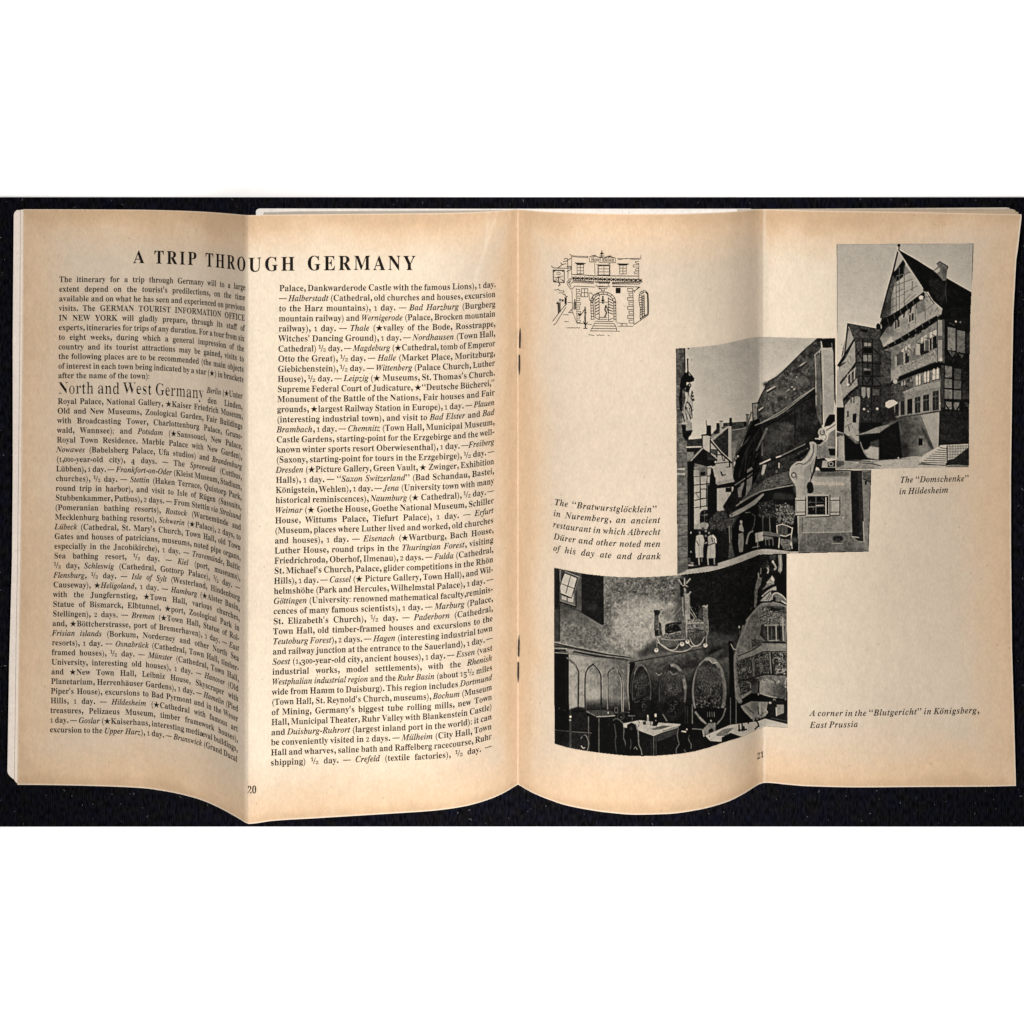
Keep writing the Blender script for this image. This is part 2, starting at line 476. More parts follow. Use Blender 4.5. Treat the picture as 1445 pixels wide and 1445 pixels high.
for (x, ys) in ((733.6, (463.5, 491, 529, 501)), (732.0, (896.5, 926, 962.5, 934))):
    st = bpy.data.objects.new("staple", None); col.objects.link(st)
    st.empty_display_size = 0.005
    p = on_sheet(x, (ys[0] + ys[2]) / 2)
    st.location = tuple(float(v) for v in p)
    st.parent = mag; st.matrix_parent_inverse = mag.matrix_world.inverted()
    bpy.context.view_layer.update()
    for a_, b_, dx in ((ys[0], ys[1], 0.3), (ys[2], ys[3], -0.3)):
        q = prong(x + dx, a_, b_, st)
        q.matrix_parent_inverse = st.matrix_world.inverted()

# ------------------------------------------------------------------ lettering: serif glyph outlines from Blender's own default font
BOLD, BOLD_ITALIC = 0x1D400, 0x1D468
STYLES = {   # alphabet, stem weight change, hairline weight change, width factor
    'r': (BOLD, -0.001, 0.009, 0.96), 'i': (BOLD_ITALIC, -0.001, 0.009, 0.96), 't': (BOLD, 0.004, 0.0, 1.0),
    'h': (BOLD, -0.026, 0.001, 1.09), 'c': (BOLD_ITALIC, -0.002, 0.008, 1.0)}
OLD = {'0': (0.70, 0), '1': (0.70, 0), '2': (0.70, 0), '3': (0.9, -0.2), '4': (0.9, -0.2), '5': (0.9, -0.2), '7': (0.9, -0.2), '9': (0.9, -0.2)}
PUNCT = {'\u2019': "'"}

def code(style, ch):
    a = STYLES[style][0]
    if 'A' <= ch <= 'Z': return chr(a + ord(ch) - 65)
    if 'a' <= ch <= 'z': return chr(a + 26 + ord(ch) - 97)
    if '0' <= ch <= '9': return chr(0x1D7CE + ord(ch) - 48)
    return ch

def reweight(v, f, dx, dy):
    """move the outline of a glyph out (or in) to change the weight of its stems and hairlines"""
    e = np.concatenate([f[:, [0, 1]], f[:, [1, 2]], f[:, [2, 0]]])
    seen = {}
    for a, b in e: seen[(min(a, b), max(a, b))] = seen.get((min(a, b), max(a, b)), 0) + 1
    n = np.zeros_like(v)
    area = np.cross(v[f[:, 1]] - v[f[:, 0]], v[f[:, 2]] - v[f[:, 0]])
    sign = np.concatenate([np.sign(area)] * 3)
    for (a, b), s in zip(e, sign):
        if seen[(min(a, b), max(a, b))] != 1: continue
        d = (v[b] - v[a]) * (s if s else 1); L = np.hypot(*d)
        if L < 1e-7: continue
        o = np.array([d[1], -d[0]]) / L * min(L, 0.05)
        n[a] += o; n[b] += o
    L = np.hypot(n[:, 0], n[:, 1])[:, None]
    n = np.where(L > 1e-9, n / np.maximum(L, 1e-9), 0)
    return v + n * (dx, dy)

GLYPH = {}
def load_glyphs(wanted):
    made = []
    def text_ob(body):
        c = bpy.data.curves.new("g", 'FONT'); c.body = body; c.size = 1.0; c.resolution_u = 3
        o = bpy.data.objects.new("g", c); col.objects.link(o); made.append(o)
        return o
    ref = text_ob('I')
    obs = {k: (text_ob(code(*k)), text_ob(code(*k) + 'I')) for k in sorted(wanted)}
    bpy.context.view_layer.update()
    dg = bpy.context.evaluated_depsgraph_get()
    def arrays(o):
        e = o.evaluated_get(dg); me = e.to_mesh()
        v = np.zeros(len(me.vertices) * 3); me.vertices.foreach_get("co", v)
        me.calc_loop_triangles()
        f = np.zeros(len(me.loop_triangles) * 3, dtype=np.int32); me.loop_triangles.foreach_get("vertices", f)
        e.to_mesh_clear()
        return v.reshape(-1, 3)[:, :2], f.reshape(-1, 3)
    rx = arrays(ref)[0][:, 0].max()
    for k, (a, b) in obs.items():
        v, f = arrays(a)
        adv = arrays(b)[0][:, 0].max() - rx
        GLYPH[k] = (reweight(v, f, *STYLES[k[0]][1:3]), f, adv)
    for o in made:
        c = o.data; bpy.data.objects.remove(o); bpy.data.curves.remove(c)

UML = {'\u00e4': 'a', '\u00f6': 'o', '\u00fc': 'u'}
def glyph_pieces(style, ch):
    """-> list of (key, dx, dy, sx, sy), advance   (em units)"""
    w = STYLES[style][3]
    if ch in UML:
        k = (style, UML[ch]); adv = GLYPH[k][2] * w
        d = ('r', '.'); sl = 0.11 if style in 'ic' else 0.0
        return [(k, 0, 0, w, 1), (d, adv * 0.5 - 0.23 + sl, 0.53, 1, 1), (d, adv * 0.5 - 0.02 + sl, 0.53, 1, 1)], adv
    if ch == '\u00e6':
        a, e = (style, 'a'), (style, 'e')
        adv = GLYPH[a][2] * w
        return [(a, 0, 0, w, 1), (e, adv - 0.1, 0, w, 1)], adv - 0.1 + GLYPH[e][2] * w
    if ch == '\u00bd':
        o, s, t = ('r', '1'), ('r', '/'), ('r', '2')
        return [(o, -0.02, 0.30, 0.66, 0.6), (s, 0.26, 0.0, 1.15, 1.0), (t, 0.54, -0.04, 0.66, 0.52)], 0.92
    k = (style, ch); g = GLYPH[k]
    if ch in OLD and style != 't':
        s, dy = OLD[ch]
        return [(k, 0, dy, s * 1.02, s)], g[2] * s * 1.02
    if ch in '().,;:-\u2014/\u201c\u201d\'\u2605':
        s = 0.85 if ch == '\u2014' else (0.95 if ch == '\u2605' else 1.0)
        if ch in '.,': return [(k, -0.02, 0, 1.5, 1.5)], g[2] * 1.05
        if ch == '\u2605': return [(k, -0.06, -0.05, s, s)], g[2] * s - 0.08
        if ch in '\u201c\u201d\'': return [(k, -0.02, -0.12, 1.25, 1.2)], g[2] * 1.2
        if ch == '-': return [(k, 0, -0.05, 0.95, 1.3)], g[2] * 0.95
        return [(k, 0, 0, s, 1.0 if ch != '\u2014' else 1.1)], g[2] * s
    return [(k, 0, 0, w, 1)], g[2] * w

def runs(text, style):
    """'_..._' switches to italics"""
    out, it = [], False
    for ch in text:
        if ch == '_': it = not it; continue
        out.append(('i' if it and style == 'r' else style, ch))
    return out

class Block:
    """lines of type gathered into one printed mesh"""
    def __init__(self): self.v, self.f, self.n = [], [], 0
    def line(self, text, p0, p1, size, style='r', justify=True, track=0.0):
        rs = runs(text, style)
        z0 = float(zz(p0[0])); Y0 = -(p0[1] - NY) * PX * (1 - z0 / D)
        z1 = float(zz(p1[0])); Y1 = -(p1[1] - NY) * PX * (1 - z1 / D)
        s0, s1 = np.interp(p0[0], tp, ts), np.interp(p1[0], tp, ts)
        em = size * PX * 0.985
        items, width, gaps = [], 0.0, 0
        for st, ch in rs:
            if ch == ' ': items.append(None); gaps += 1; continue
            pc, adv = glyph_pieces(st, ch)
            items.append((pc, adv)); width += adv * em + track * em
        width -= track * em
        L = s1 - s0
        k = 1.0
        if gaps and justify:
            space = (L - width) / gaps
            if space < 0.2 * em:
                k = (L - gaps * 0.2 * em) / width; space = 0.2 * em
        else:
            space = 0.25 * em; k = L / (width + gaps * space); space *= k
        s = s0
        for it in items:
            if it is None: s += space; continue
            pc, adv = it
            for key, dx, dy, sx, sy in pc:
                gv, gf, _ = GLYPH[key]
                S = s + (dx + gv[:, 0] * sx) * em * k
                jit = rng.normal(0, 0.006) * em
                Y = Y0 + (Y1 - Y0) * (S - s0) / L + (dy + gv[:, 1] * sy) * em + jit
                self.v.append(at_arc(S, Y, 0.00005)); self.f.append(gf + self.n); self.n += len(gv)
            s += (adv + track) * em * k
        return self
    def build(self, name, parent, mat=None, label=None):
        o = build_mesh(name, np.concatenate(self.v), np.concatenate(self.f), mat or M_ink)
        o.parent = parent
        if label: o["label"] = label
        return o

INTRO = """The itinerary for a trip through Germany will to a large
extent depend on the tourist's predilections, on the time
available and on what he has seen and experienced on previous
visits. The GERMAN TOURIST INFORMATION OFFICE
IN NEW YORK will gladly prepare, through its staff of
experts, itineraries for trips of any duration. For a tour from six
to eight weeks, during which a general impression of the
country and its tourist attractions may be gained, visits to
the following places are to be recommended (the main objects
of interest in each town being indicated by a star (★) in brackets
after the name of the town):""".split("\n")
FIRST = """Royal Palace, National Gallery, ★Kaiser Friedrich Museum,
Old and New Museums, Zoological Garden, Fair Buildings
with Broadcasting Tower, Charlottenburg Palace, Grune-
wald, Wannsee); and _Potsdam_ (★Sanssouci, New Palace,
Royal Town Residence. Marble Palace with New Garden),
_Nowawes_ (Babelsberg Palace, Ufa studios) and _Brandenburg_
(1,000-year-old city), 4 days. — The _Spreewald_ (Cottbus,
Lübben), 1 day. — _Frankfort-on-Oder_ (Kleist Museum, Stadium,
churches), ½ day. — _Stettin_ (Haken Terrace, Quistorp Park,
round trip in harbor), and visit to Isle of Rügen (Sassnits,
Stubbenkammer, Putbus), 2 days. — From Stettin _via Stralsund_
(Pomeranian bathing resorts), _Rostock_ (Warnemünde and
Mecklenburg bathing resorts), _Schwerin_ (★Palace), 2 days, to
_Lübeck_ (Cathedral, St. Mary's Church, Town Hall, old Town
Gates and houses of patricians, museums, noted pipe organs,
especially in the Jacobikirche), 1 day. — _Travemünde_, Baltic
Sea bathing resort, ½ day. — _Kiel_ (port, museums),
½ day, _Schleswig_ (Cathedral, Gottorp Palace), ½ day. —
_Flensburg_, ½ day. — _Isle of Sylt_ (Westerland, Hindenburg
Causeway), ★_Heligoland_, 1 day. — _Hamburg_ (★Alster Basin,
with the Jungfernstieg, ★Town Hall, various churches,
Statue of Bismarck, Elbtunnel, ★port, Zoological Park in
Stellingen), 2 days. — _Bremen_ (★Town Hall, Statue of Rol-
and, ★Böttcherstrasse, port of Bremerhaven), 1 day. — _East_
_Frisian islands_ (Borkum, Norderney and other North Sea
resorts), 1 day. — _Osnabrück_ (Cathedral, Town Hall, timber-
framed houses), ½ day. — _Münster_ (Cathedral, Town Hall,
University, interesting old houses), 1 day. — _Hanover_ (Old
and ★New Town Hall, Leibniz House, Skyscraper with
Planetarium, Herrenhäuser Gardens), 1 day. — _Hamelin_ (Pied
Piper's House), excursions to Bad Pyrmont and in the Weser
Hills, 1 day. — _Hildesheim_ (★Cathedral with famous art
treasures, Pelizaeus Museum, timber framework houses),
1 day. — _Goslar_ (★Kaiserhaus, interesting mediæval buildings,
excursion to the _Upper Harz_), 1 day. — _Brunswick_ (Grand Ducal""".split("\n")
SECOND = """Palace, Dankwarderode Castle with the famous Lions), 1 day.
— _Halberstadt_ (Cathedral, old churches and houses, excursion
to the Harz mountains), 1 day. — _Bad Harzburg_ (Burgberg
mountain railway) and _Wernigerode_ (Palace, Brocken mountain
railway), 1 day. — _Thale_ (★valley of the Bode, Rosstrappe,
Witches' Dancing Ground), 1 day. — _Nordhausen_ (Town Hall,
Cathedral) ½ day. — _Magdeburg_ (★Cathedral, tomb of Emperor
Otto the Great), ½ day. — _Halle_ (Market Place, Moritzburg,
Giebichenstein), ½ day. — _Wittenberg_ (Palace Church, Luther
House), ½ day. — _Leipzig_ (★ Museums, St. Thomas's Church.
Supreme Federal Court of Judicature, ★“Deutsche Bücherei,”
Monument of the Battle of the Nations, Fair houses and Fair
grounds, ★largest Railway Station in Europe), 1 day. — _Plauen_
(interesting industrial town), and visit to _Bad Elster_ and _Bad_
_Brambach_, 1 day. — _Chemnitz_ (Town Hall, Municipal Museum,
Castle Gardens, starting-point for the Erzgebirge and the well-
known winter sports resort Oberwiesenthal), 1 day. —_Freiberg_
(Saxony, starting-point for tours in the Erzgebirge), ½ day. —
_Dresden_ (★Picture Gallery, Green Vault, ★ Zwinger, Exhibition
Halls), 1 day. — _“Saxon Switzerland”_ (Bad Schandau, Bastei,
Königstein, Wehlen), 1 day. — _Jena_ (University town with many
historical reminiscences), _Naumburg_ (★ Cathedral), ½ day. —
_Weimar_ (★ Goethe House, Goethe National Museum, Schiller
House, Wittums Palace, Tiefurt Palace), 1 day. — _Erfurt_
(Museum, places where Luther lived and worked, old churches
and houses), 1 day. — _Eisenach_ (★Wartburg, Bach House,
Luther House, round trips in the _Thuringian Forest_, visiting
Friedrichroda, Oberhof, Ilmenau), 2 days. — _Fulda_ (Cathedral,
St. Michael's Church, Palace, glider competitions in the Rhön
Hills), 1 day. — _Cassel_ (★ Picture Gallery, Town Hall), and Wil-
helmshöhe (Park and Hercules, Wilhelmstal Palace), 1 day. —
_Göttingen_ (University: renowned mathematical faculty,reminis-
cences of many famous scientists), 1 day. — _Marburg_ (Palace,
St. Elizabeth's Church), ½ day. — _Paderborn_ (Cathedral,
Town Hall, old timber-framed houses and excursions to the
_Teutoburg Forest_), 2 days. — _Hagen_ (interesting industrial town
and railway junction at the entrance to the Sauerland), 1 day. —
_Soest_ (1,300-year-old city, ancient houses), 1 day. — _Essen_ (vast
industrial works, model settlements), with the _Rhenish_
_Westphalian industrial region_ and the _Ruhr Basin_ (about 15½ miles
wide from Hamm to Duisburg). This region includes _Dortmund_
(Town Hall, St. Reynold's Church, museums), _Bochum_ (Museum
of Mining, Germany's biggest tube rolling mills, new Town
Hall, Municipal Theater, Ruhr Valley with Blankenstein Castle)
and _Duisburg-Ruhrort_ (largest inland port in the world); it can
be conveniently visited in 2 days. — _Mülheim_ (City Hall, Town
Hall and wharves, saline bath and Raffelberg racecourse, Ruhr
shipping) ½ day. — _Crefeld_ (textile factories), ½ day. —""".split("\n")
CAPTION_B = ["The “Bratwurstglöcklein”", "in Nuremberg, an ancient", "restaurant in which Albrecht", "Dürer and other noted men", "of his day ate and drank"]
CAPTION_A = ["The “Domschenke”", "in Hildesheim"]
CAPTION_C = ["A corner in the “Blutgericht” in Königsberg,", "East Prussia"]

need = set()
for lines, st in ((INTRO, 'r'), (FIRST, 'r'), (SECOND, 'r'), (CAPTION_A + CAPTION_B + CAPTION_C, 'c'),
                  (["A TRIP THROUGH GERMANY", "2021"], 't'), (["North and West Germany"], 'h'), (["_Berlin_ (★Unter", "den Linden,"], 'r'), (["Bratwurstglöcklein", "Hotel Riesen"], 'r')):
    for ln in lines:
        for s_, ch in runs(ln, st):
            if ch in UML: need.add((s_, UML[ch]))
            elif ch == '\u00e6': need |= {(s_, 'a'), (s_, 'e')}
            elif ch not in ' \u00bd': need.add((s_, ch))
need |= {('r', c) for c in '12/.'}
load_glyphs(need)

def lerp2(a, b, t): return (a[0] + (b[0] - a[0]) * t, a[1] + (b[1] - a[1]) * t)

# title
B = Block()
B.line("A", (188.2, 371.2), (203.8, 371.4), 25.5, 't', False)
B.line("TRIP", (217.6, 371.9), (277.6, 374.2), 26.6, 't', False, 0.15)
B.line("THROUGH", (290.0, 375.6), (416.2, 382.0), 27.4, 't', False, 0.15)
B.line("GERMANY", (433.3, 381.4), (585.6, 380.7), 28.4, 't', False, 0.15)
B.build("title", left_page, label="title in wide spaced capitals across the fold")
# heading
Block().line("North and West Germany", (82.2, 555.2), (287.6, 563.2), 23.8, 'h', True).build("heading", left_page)
# first column
B = Block()
for i, tx in enumerate(INTRO):
    t_ = i / 10
    p0, p1 = lerp2((83.6, 398.0), (82.0, 533.6), t_), lerp2((346.6, 409.6), (343.6, 554.0), t_)
    if i == 10: p1 = (211.5, 534.6)
    B.line(tx, p0, p1, 11.6, justify=True)
B.line("_Berlin_ (★Unter", (292.0, 554.2), (342.4, 563.0), 11.7)
B.line("den Linden,", (293.0, 568.4), (342.2, 577.8), 11.7)
for i, tx in enumerate(FIRST):
    t_ = i / (len(FIRST) - 1)
    p0, p1 = lerp2((81.4, 569.8), (70.3, 1033.2), t_), lerp2((342.6, 591.6), (335.2, 1075.6), t_)
    B.line(tx, p0, p1, 11.6)
B.build("text_column", left_page, label="narrow text column on the shaded outer leaf")
# second column
B = Block()
for i, tx in enumerate(SECOND):
    t_ = i / (len(SECOND) - 1)
    p0, p1 = lerp2((394.0, 410.8), (381.8, 1080.4), t_), lerp2((699.3, 405.0), (693.6, 1056.2), t_)
    B.line(tx, p0, p1, 12.0)
B.build("text_column", left_page, label="wider text column beside the gutter")
Block().line("20", (349.4, 1119.6), (362.0, 1119.2), 14.5, 't', False).build("page_number", left_page)
Block().line("21", (1068.3, 1071.6), (1078.0, 1068.4), 12.0, 't', False).build("page_number", right_page)
# captions
B = Block()
for tx, p0, p1 in zip(CAPTION_B, ((782.8, 712.2), (781.4, 728), (780.8, 743.8), (781.6, 760.7), (781, 777)),
                      ((927.2, 722.6), (931.8, 738), (931.9, 754.6), (932.3, 771.4), (932.6, 789.0))):
    B.line(tx, p0, p1, 12.6, 'c', True, 0.035)
B.build("caption", right_page, label="five line italic caption left of the street photograph")
B = Block()
B.line(CAPTION_A[0], (1270.2, 681.2), (1367.4, 679.0), 12.6, 'c', True, 0.03)
B.line(CAPTION_A[1], (1269.0, 697.4), (1338.3, 695.3), 12.6, 'c', True, 0.03)
B.build("caption", right_page, label="two line italic caption under the gabled house photograph")
B = Block()
B.line(CAPTION_C[0], (1143.0, 1010.2), (1381.6, 1006.2), 12.6, 'c', True, 0.05)
B.line(CAPTION_C[1], (1143.0, 1027.2), (1211.1, 1025.6), 12.6, 'c', True, 0.05)
B.build("caption", right_page, label="two line italic caption right of the cellar photograph")

# ------------------------------------------------------------------ the printed pictures: drawn in grey tones, then laid on the sheet as ink
class Plate:
    """a tone drawing (0 black .. 255 paper white) over one rectangle of the page"""
    K = 1.7
    def __init__(self, x0, y0, x1, y1, tone):
        self.x0, self.y0 = x0, y0
        self.w, self.h = int((x1 - x0) * self.K), int((y1 - y0) * self.K)
        self.g = np.full((self.h, self.w), float(tone))
        self.seed = 100
    def box(self, pts, m=2):
        p = (np.asarray(pts, float) - (self.x0, self.y0)) * self.K
        a = np.floor(p.min(0)).astype(int) - m; b = np.ceil(p.max(0)).astype(int) + m
        xa, ya = max(a[0], 0), max(a[1], 0); xb, yb = min(b[0], self.w), min(b[1], self.h)
        return p, xa, ya, xb, yb
    def mask(self, pts, soft=0.0):
        m = 2 + int(3 * soft * self.K)
        p, xa, ya, xb, yb = self.box(pts, m)
        if xb <= xa or yb <= ya: return None
        acc = np.zeros((yb - ya, xb - xa))
        for dy in (0.17, 0.5, 0.83):
            for dx in (0.17, 0.5, 0.83):
                Y = (np.arange(ya, yb) + dy)[:, None]; X = (np.arange(xa, xb) + dx)[None, :]
                ins = np.zeros(acc.shape, bool)
                for (ax, ay), (bx, by) in zip(p, np.roll(p, -1, 0)):
                    if ay == by: continue
                    ins ^= ((ay > Y) != (by > Y)) & (X < (bx - ax) * (Y - ay) / (by - ay) + ax)
                acc += ins
        acc /= 9
        if soft: acc = self.blur_array(acc, soft * self.K)
        return acc, xa, ya, xb, yb
    @staticmethod
    def blur_array(a, s):
        r = max(1, int(2.5 * s)); k = np.exp(-0.5 * (np.arange(-r, r + 1) / s) ** 2); k /= k.sum()
        for ax in (0, 1):
            a = np.apply_along_axis(lambda v: np.convolve(np.pad(v, r, mode='edge'), k, mode='valid'), ax, a)
        return a
    def put(self, res, tone, noise=0, cell=1.5, streak=1.0):
        if res is None: return
        m, xa, ya, xb, yb = res
        t = tone
        if noise:
            self.seed += 1
            h, w = yb - ya, xb - xa
            n = value_noise(h, w, cell * self.K, self.seed) if streak == 1 else value_noise(h, int(w * streak) + 2, cell * self.K, self.seed)[:, np.linspace(0, int(w * streak), w).astype(int)]
            n = n * 0.65 + value_noise(h, w, max(cell * self.K * 0.45, 1.01), self.seed + 5000) * 0.55
            t = tone + n * noise
        s = self.g[ya:yb, xa:xb]
        s += (np.asarray(t) - s) * m
    def poly(self, pts, tone, noise=0, cell=1.5, soft=0.0, streak=1.0):
        self.put(self.mask(pts, soft), tone, noise, cell, streak)
    def grad(self, pts, pa, ta, pb, tb, noise=0, cell=1.5, soft=0.0):
        """tone runs from ta at point pa to tb at point pb"""
        r = self.mask(pts, soft)
        if r is None: return
        m, xa, ya, xb, yb = r
        X = np.arange(xa, xb)[None, :] / self.K + self.x0; Y = np.arange(ya, yb)[:, None] / self.K + self.y0
        d = np.subtract(pb, pa); t = np.clip(((X - pa[0]) * d[0] + (Y - pa[1]) * d[1]) / (d @ d), 0, 1)
        self.put(r, ta + (tb - ta) * t, noise, cell)
    def shade(self, pts, k, soft=3.0):
        r = self.mask(pts, soft)
        if r is None: return
        m, xa, ya, xb, yb = r
        self.g[ya:yb, xa:xb] *= 1 - (1 - k) * m
    def rect(self, x0, y0, x1, y1, tone, **k): self.poly([(x0, y0), (x1, y0), (x1, y1), (x0, y1)], tone, **k)
    def line(self, pts, w, tone, alpha=1.0, soft=0.0):
        p, xa, ya, xb, yb = self.box(pts, int((w + 3 * soft) * self.K) + 3)
        if xb <= xa or yb <= ya: return
        Y = (np.arange(ya, yb) + 0.5)[:, None]; X = (np.arange(xa, xb) + 0.5)[None, :]
        d = np.full((yb - ya, xb - xa), 1e9)
        for (ax, ay), (bx, by) in zip(p[:-1], p[1:]):
            L = (bx - ax) ** 2 + (by - ay) ** 2 + 1e-9
            t = np.clip(((X - ax) * (bx - ax) + (Y - ay) * (by - ay)) / L, 0, 1)
            d = np.minimum(d, np.hypot(X - ax - t * (bx - ax), Y - ay - t * (by - ay)))
        m = np.clip(w * self.K / 2 + 0.5 - d, 0, 1) * min(1.0, w * self.K) * alpha
        if soft: m = self.blur_array(m, soft * self.K)
        self.put((m, xa, ya, xb, yb), tone)
    def curve(self, pts, w, tone, alpha=1.0, soft=0.0):
        """smooth curve through the points"""
        P = np.asarray(pts, float); P = np.vstack([2 * P[0] - P[1], P, 2 * P[-1] - P[-2]]); out = []
        for i in range(1, len(P) - 2):
            for t in np.linspace(0, 1, 7, endpoint=False):
                a, b, c, d = P[i - 1], P[i], P[i + 1], P[i + 2]
                out.append(0.5 * (2 * b + (c - a) * t + (2 * a - 5 * b + 4 * c - d) * t * t + (3 * b - a - 3 * c + d) * t ** 3))
        out.append(P[-2]); self.line(out, w, tone, alpha, soft)
    def oval(self, cx, cy, rx, ry, tone, **k):
        a = np.linspace(0, 2 * np.pi, 28, endpoint=False)
        self.poly(np.stack([cx + rx * np.cos(a), cy + ry * np.sin(a)], 1), tone, **k)
    def ring(self, cx, cy, rx, ry, w, tone, a0=0, a1=360, alpha=1.0, soft=0.0):
        a = np.radians(np.linspace(a0, a1, 40))
        self.line(np.stack([cx + rx * np.cos(a), cy + ry * np.sin(a)], 1), w, tone, alpha, soft)
    def dabs(self, pts, n, w, l, tones, tilt=None):
        """short irregular strokes scattered inside an outline: leaves, carving, plaster"""
        P = np.asarray(pts, float); lo, hi = P.min(0), P.max(0)
        r = self.mask(pts)
        if r is None: return
        m, xa, ya, xb, yb = r
        k = 0
        while k < n:
            x, y = lo + (hi - lo) * rng.random(2); k += 1
            i, j = int((y - self.y0) * self.K) - ya, int((x - self.x0) * self.K) - xa
            if not (0 <= i < m.shape[0] and 0 <= j < m.shape[1]) or m[i, j] < 0.5: continue
            a = rng.random() * np.pi if tilt is None else tilt + rng.normal(0, 0.35)
            ll = l * rng.uniform(0.4, 1.3)
            c, s = np.cos(a) * ll / 2, np.sin(a) * ll / 2
            bend = rng.normal(0, 0.25) * ll
            self.line([(x - c, y - s), (x - s * bend / max(ll, .1), y + c * bend / max(ll, .1)), (x + c, y + s)], w * rng.uniform(0.6, 1.3), tones[int(rng.integers(len(tones)))], 0.6)
    def carving(self, pts, n, r, lo, hi):
        """scrolled wood relief: arcs lit from above, each with its own shadow"""
        P = np.asarray(pts, float); a, b = P.min(0), P.max(0)
        res = self.mask(pts)
        if res is None: return
        m, xa, ya, xb, yb = res
        for _ in range(n):
            x, y = a + (b - a) * rng.random(2)
            i, j = int((y - self.y0) * self.K) - ya, int((x - self.x0) * self.K) - xa
            if not (0 <= i < m.shape[0] and 0 <= j < m.shape[1]) or m[i, j] < 0.5: continue
            rr, st, sp = r * rng.uniform(0.45, 1.1), rng.uniform(0, 360), rng.uniform(100, 230)
            ry = rr * rng.uniform(0.8, 1.5)
            self.ring(x + 0.6, y + 0.7, rr, ry, 1.3, 12, st, st + sp, 0.7)
            self.ring(x, y, rr, ry, 0.95, rng.uniform(lo, hi), st, st + sp, 0.85)
    def finish(self, blur=0.28, grain=6.5):
        self.g = self.blur_array(self.g, blur * self.K)
        h, w = self.g.shape
        bl = value_noise(h, w, 2.2 * self.K, 901) * 0.5 + value_noise(h, w, 5 * self.K, 902) * 0.6 + value_noise(h, w, 13 * self.K, 903) * 0.5
        st = value_noise(h, 3, 1.01, 904)[:, :1] * 0 + value_noise(3, w, 1.3 * self.K, 905)[:1]
        dark = np.clip(1.25 - self.g / 160, 0.12, 1.0)            # shadows are blotchy, skies stay even
        self.g = self.g * (1 + dark * (0.17 * bl + 0.05 * st)) + dark * 4 * bl
        self.g = self.g + 0.5 * (self.g - self.blur_array(self.g, 1.3 * self.K)) + 0.15 * (self.g - self.blur_array(self.g, 6 * self.K))
        self.g = self.g + 6 * np.sin((np.clip(self.g, 0, 200) - 92) / 108 * np.pi) * (np.abs(self.g - 92) < 108)    # press contrast
        n = rng.normal(0, 1, self.g.shape)
        n = 0.5 * n + 0.5 * self.blur_array(n, 0.8) * 2
        self.g = np.clip(self.g + n * grain * (0.35 + 0.65 * np.clip(self.g / 150, 0, 1)), 4, 232)
    def print_on(self, outline, name, parent, label, paper=(0.50, 0.43, 0.345)):
        m = np.zeros((self.h, self.w))
        r = self.mask(outline)
        m[r[2]:r[4], r[1]:r[3]] = r[0]
        keep = m > 0.5
        ids = np.full((self.h + 1, self.w + 1), -1)
        used = np.zeros(ids.shape, bool)
        ii, jj = np.nonzero(keep)
        for di in (0, 1):
            for dj in (0, 1): used[ii + di, jj + dj] = True
        ids[used] = np.arange(used.sum())
        vi, vj = np.nonzero(used)
        px = self.x0 + vj / self.K; py = self.y0 + vi / self.K
        g = np.pad(self.g, ((0, 1), (0, 1)), mode='edge')[vi, vj]
        # tone as seen on the page -> how much paper shows through the black ink
        u = np.clip(g / 232.0, 0, 1)
        lin = np.where(u <= 0.04045, u / 12.92, ((u + 0.055) / 1.055) ** 2.4)[:, None]
        neutral = np.array([0.47, 0.445, 0.385])
        k = np.clip(lin * 1.15, 0, 1)
        c = lin * (neutral * (1 - k) + np.array(paper) * k) + 0.0022
        faces = np.stack([ids[ii, jj], ids[ii + 1, jj], ids[ii + 1, jj + 1], ids[ii, jj + 1]], 1)
        o = build_mesh(name, on_sheet(px, py, 0.00003), faces, M_print, None, c)
        o.parent = parent
        o["label"] = label
        return o

def tile(ox, oy, sc):
    """points read off an enlarged corner of the print"""
    return lambda *p: [(ox + x / sc, oy + y / sc) for x, y in p]

# ---- upper photograph: tall half-timbered gable house
A = Plate(1178, 341, 1377, 665, 178)
T1, T2, T3 = tile(1175, 338, 13.136), tile(1270, 338, 13.136), tile(1175, 445, 13.136)
T4, T5, T6 = tile(1270, 445, 13.136), tile(1175, 555, 13.136), tile(1270, 555, 13.136)
A.grad([(1178, 341), (1377, 341), (1377, 665), (1178, 665)], (1200, 345), 170, (1225, 470), 200, noise=5, cell=9)
A.grad([(1330, 341), (1377, 341), (1377, 420), (1335, 400)], (1345, 380), 184, (1374, 350), 168, soft=5)
A.line([(1181.3, 345), (1181.8, 450), (1181.3, 470)], 1.0, 128)
A.line([(1181, 345.2), (1374, 344.2)], 0.8, 150)
A.poly([(1269, 354), (1372, 413), (1370, 600), (1367, 640), (1192, 650), (1190, 575), (1184, 520), (1197, 458), (1240, 466)], 52, noise=18, cell=3)
# roof
A.poly(T2((-30, 190), (320, 390), (610, 580), (870, 735), (1325, 985), (1310, 1445), (1300, 1600), (890, 1600), (690, 1420), (420, 980), (110, 430)), 14, noise=10, cell=4)
A.poly(T2((520, 760), (760, 740), (860, 900), (840, 1180), (760, 1240), (600, 1010)), 32, noise=14, cell=3, soft=1.2)
A.line(T2((860, 780), (845, 980), (870, 1160)), 0.9, 62)
A.line(T2((-25, 200), (320, 392), (610, 582)), 1.1, 4)
A.line(T2((-20, 178), (320, 375), (600, 552)), 1.0, 205)
A.line(T2((880, 715), (1322, 965)), 0.9, 205)
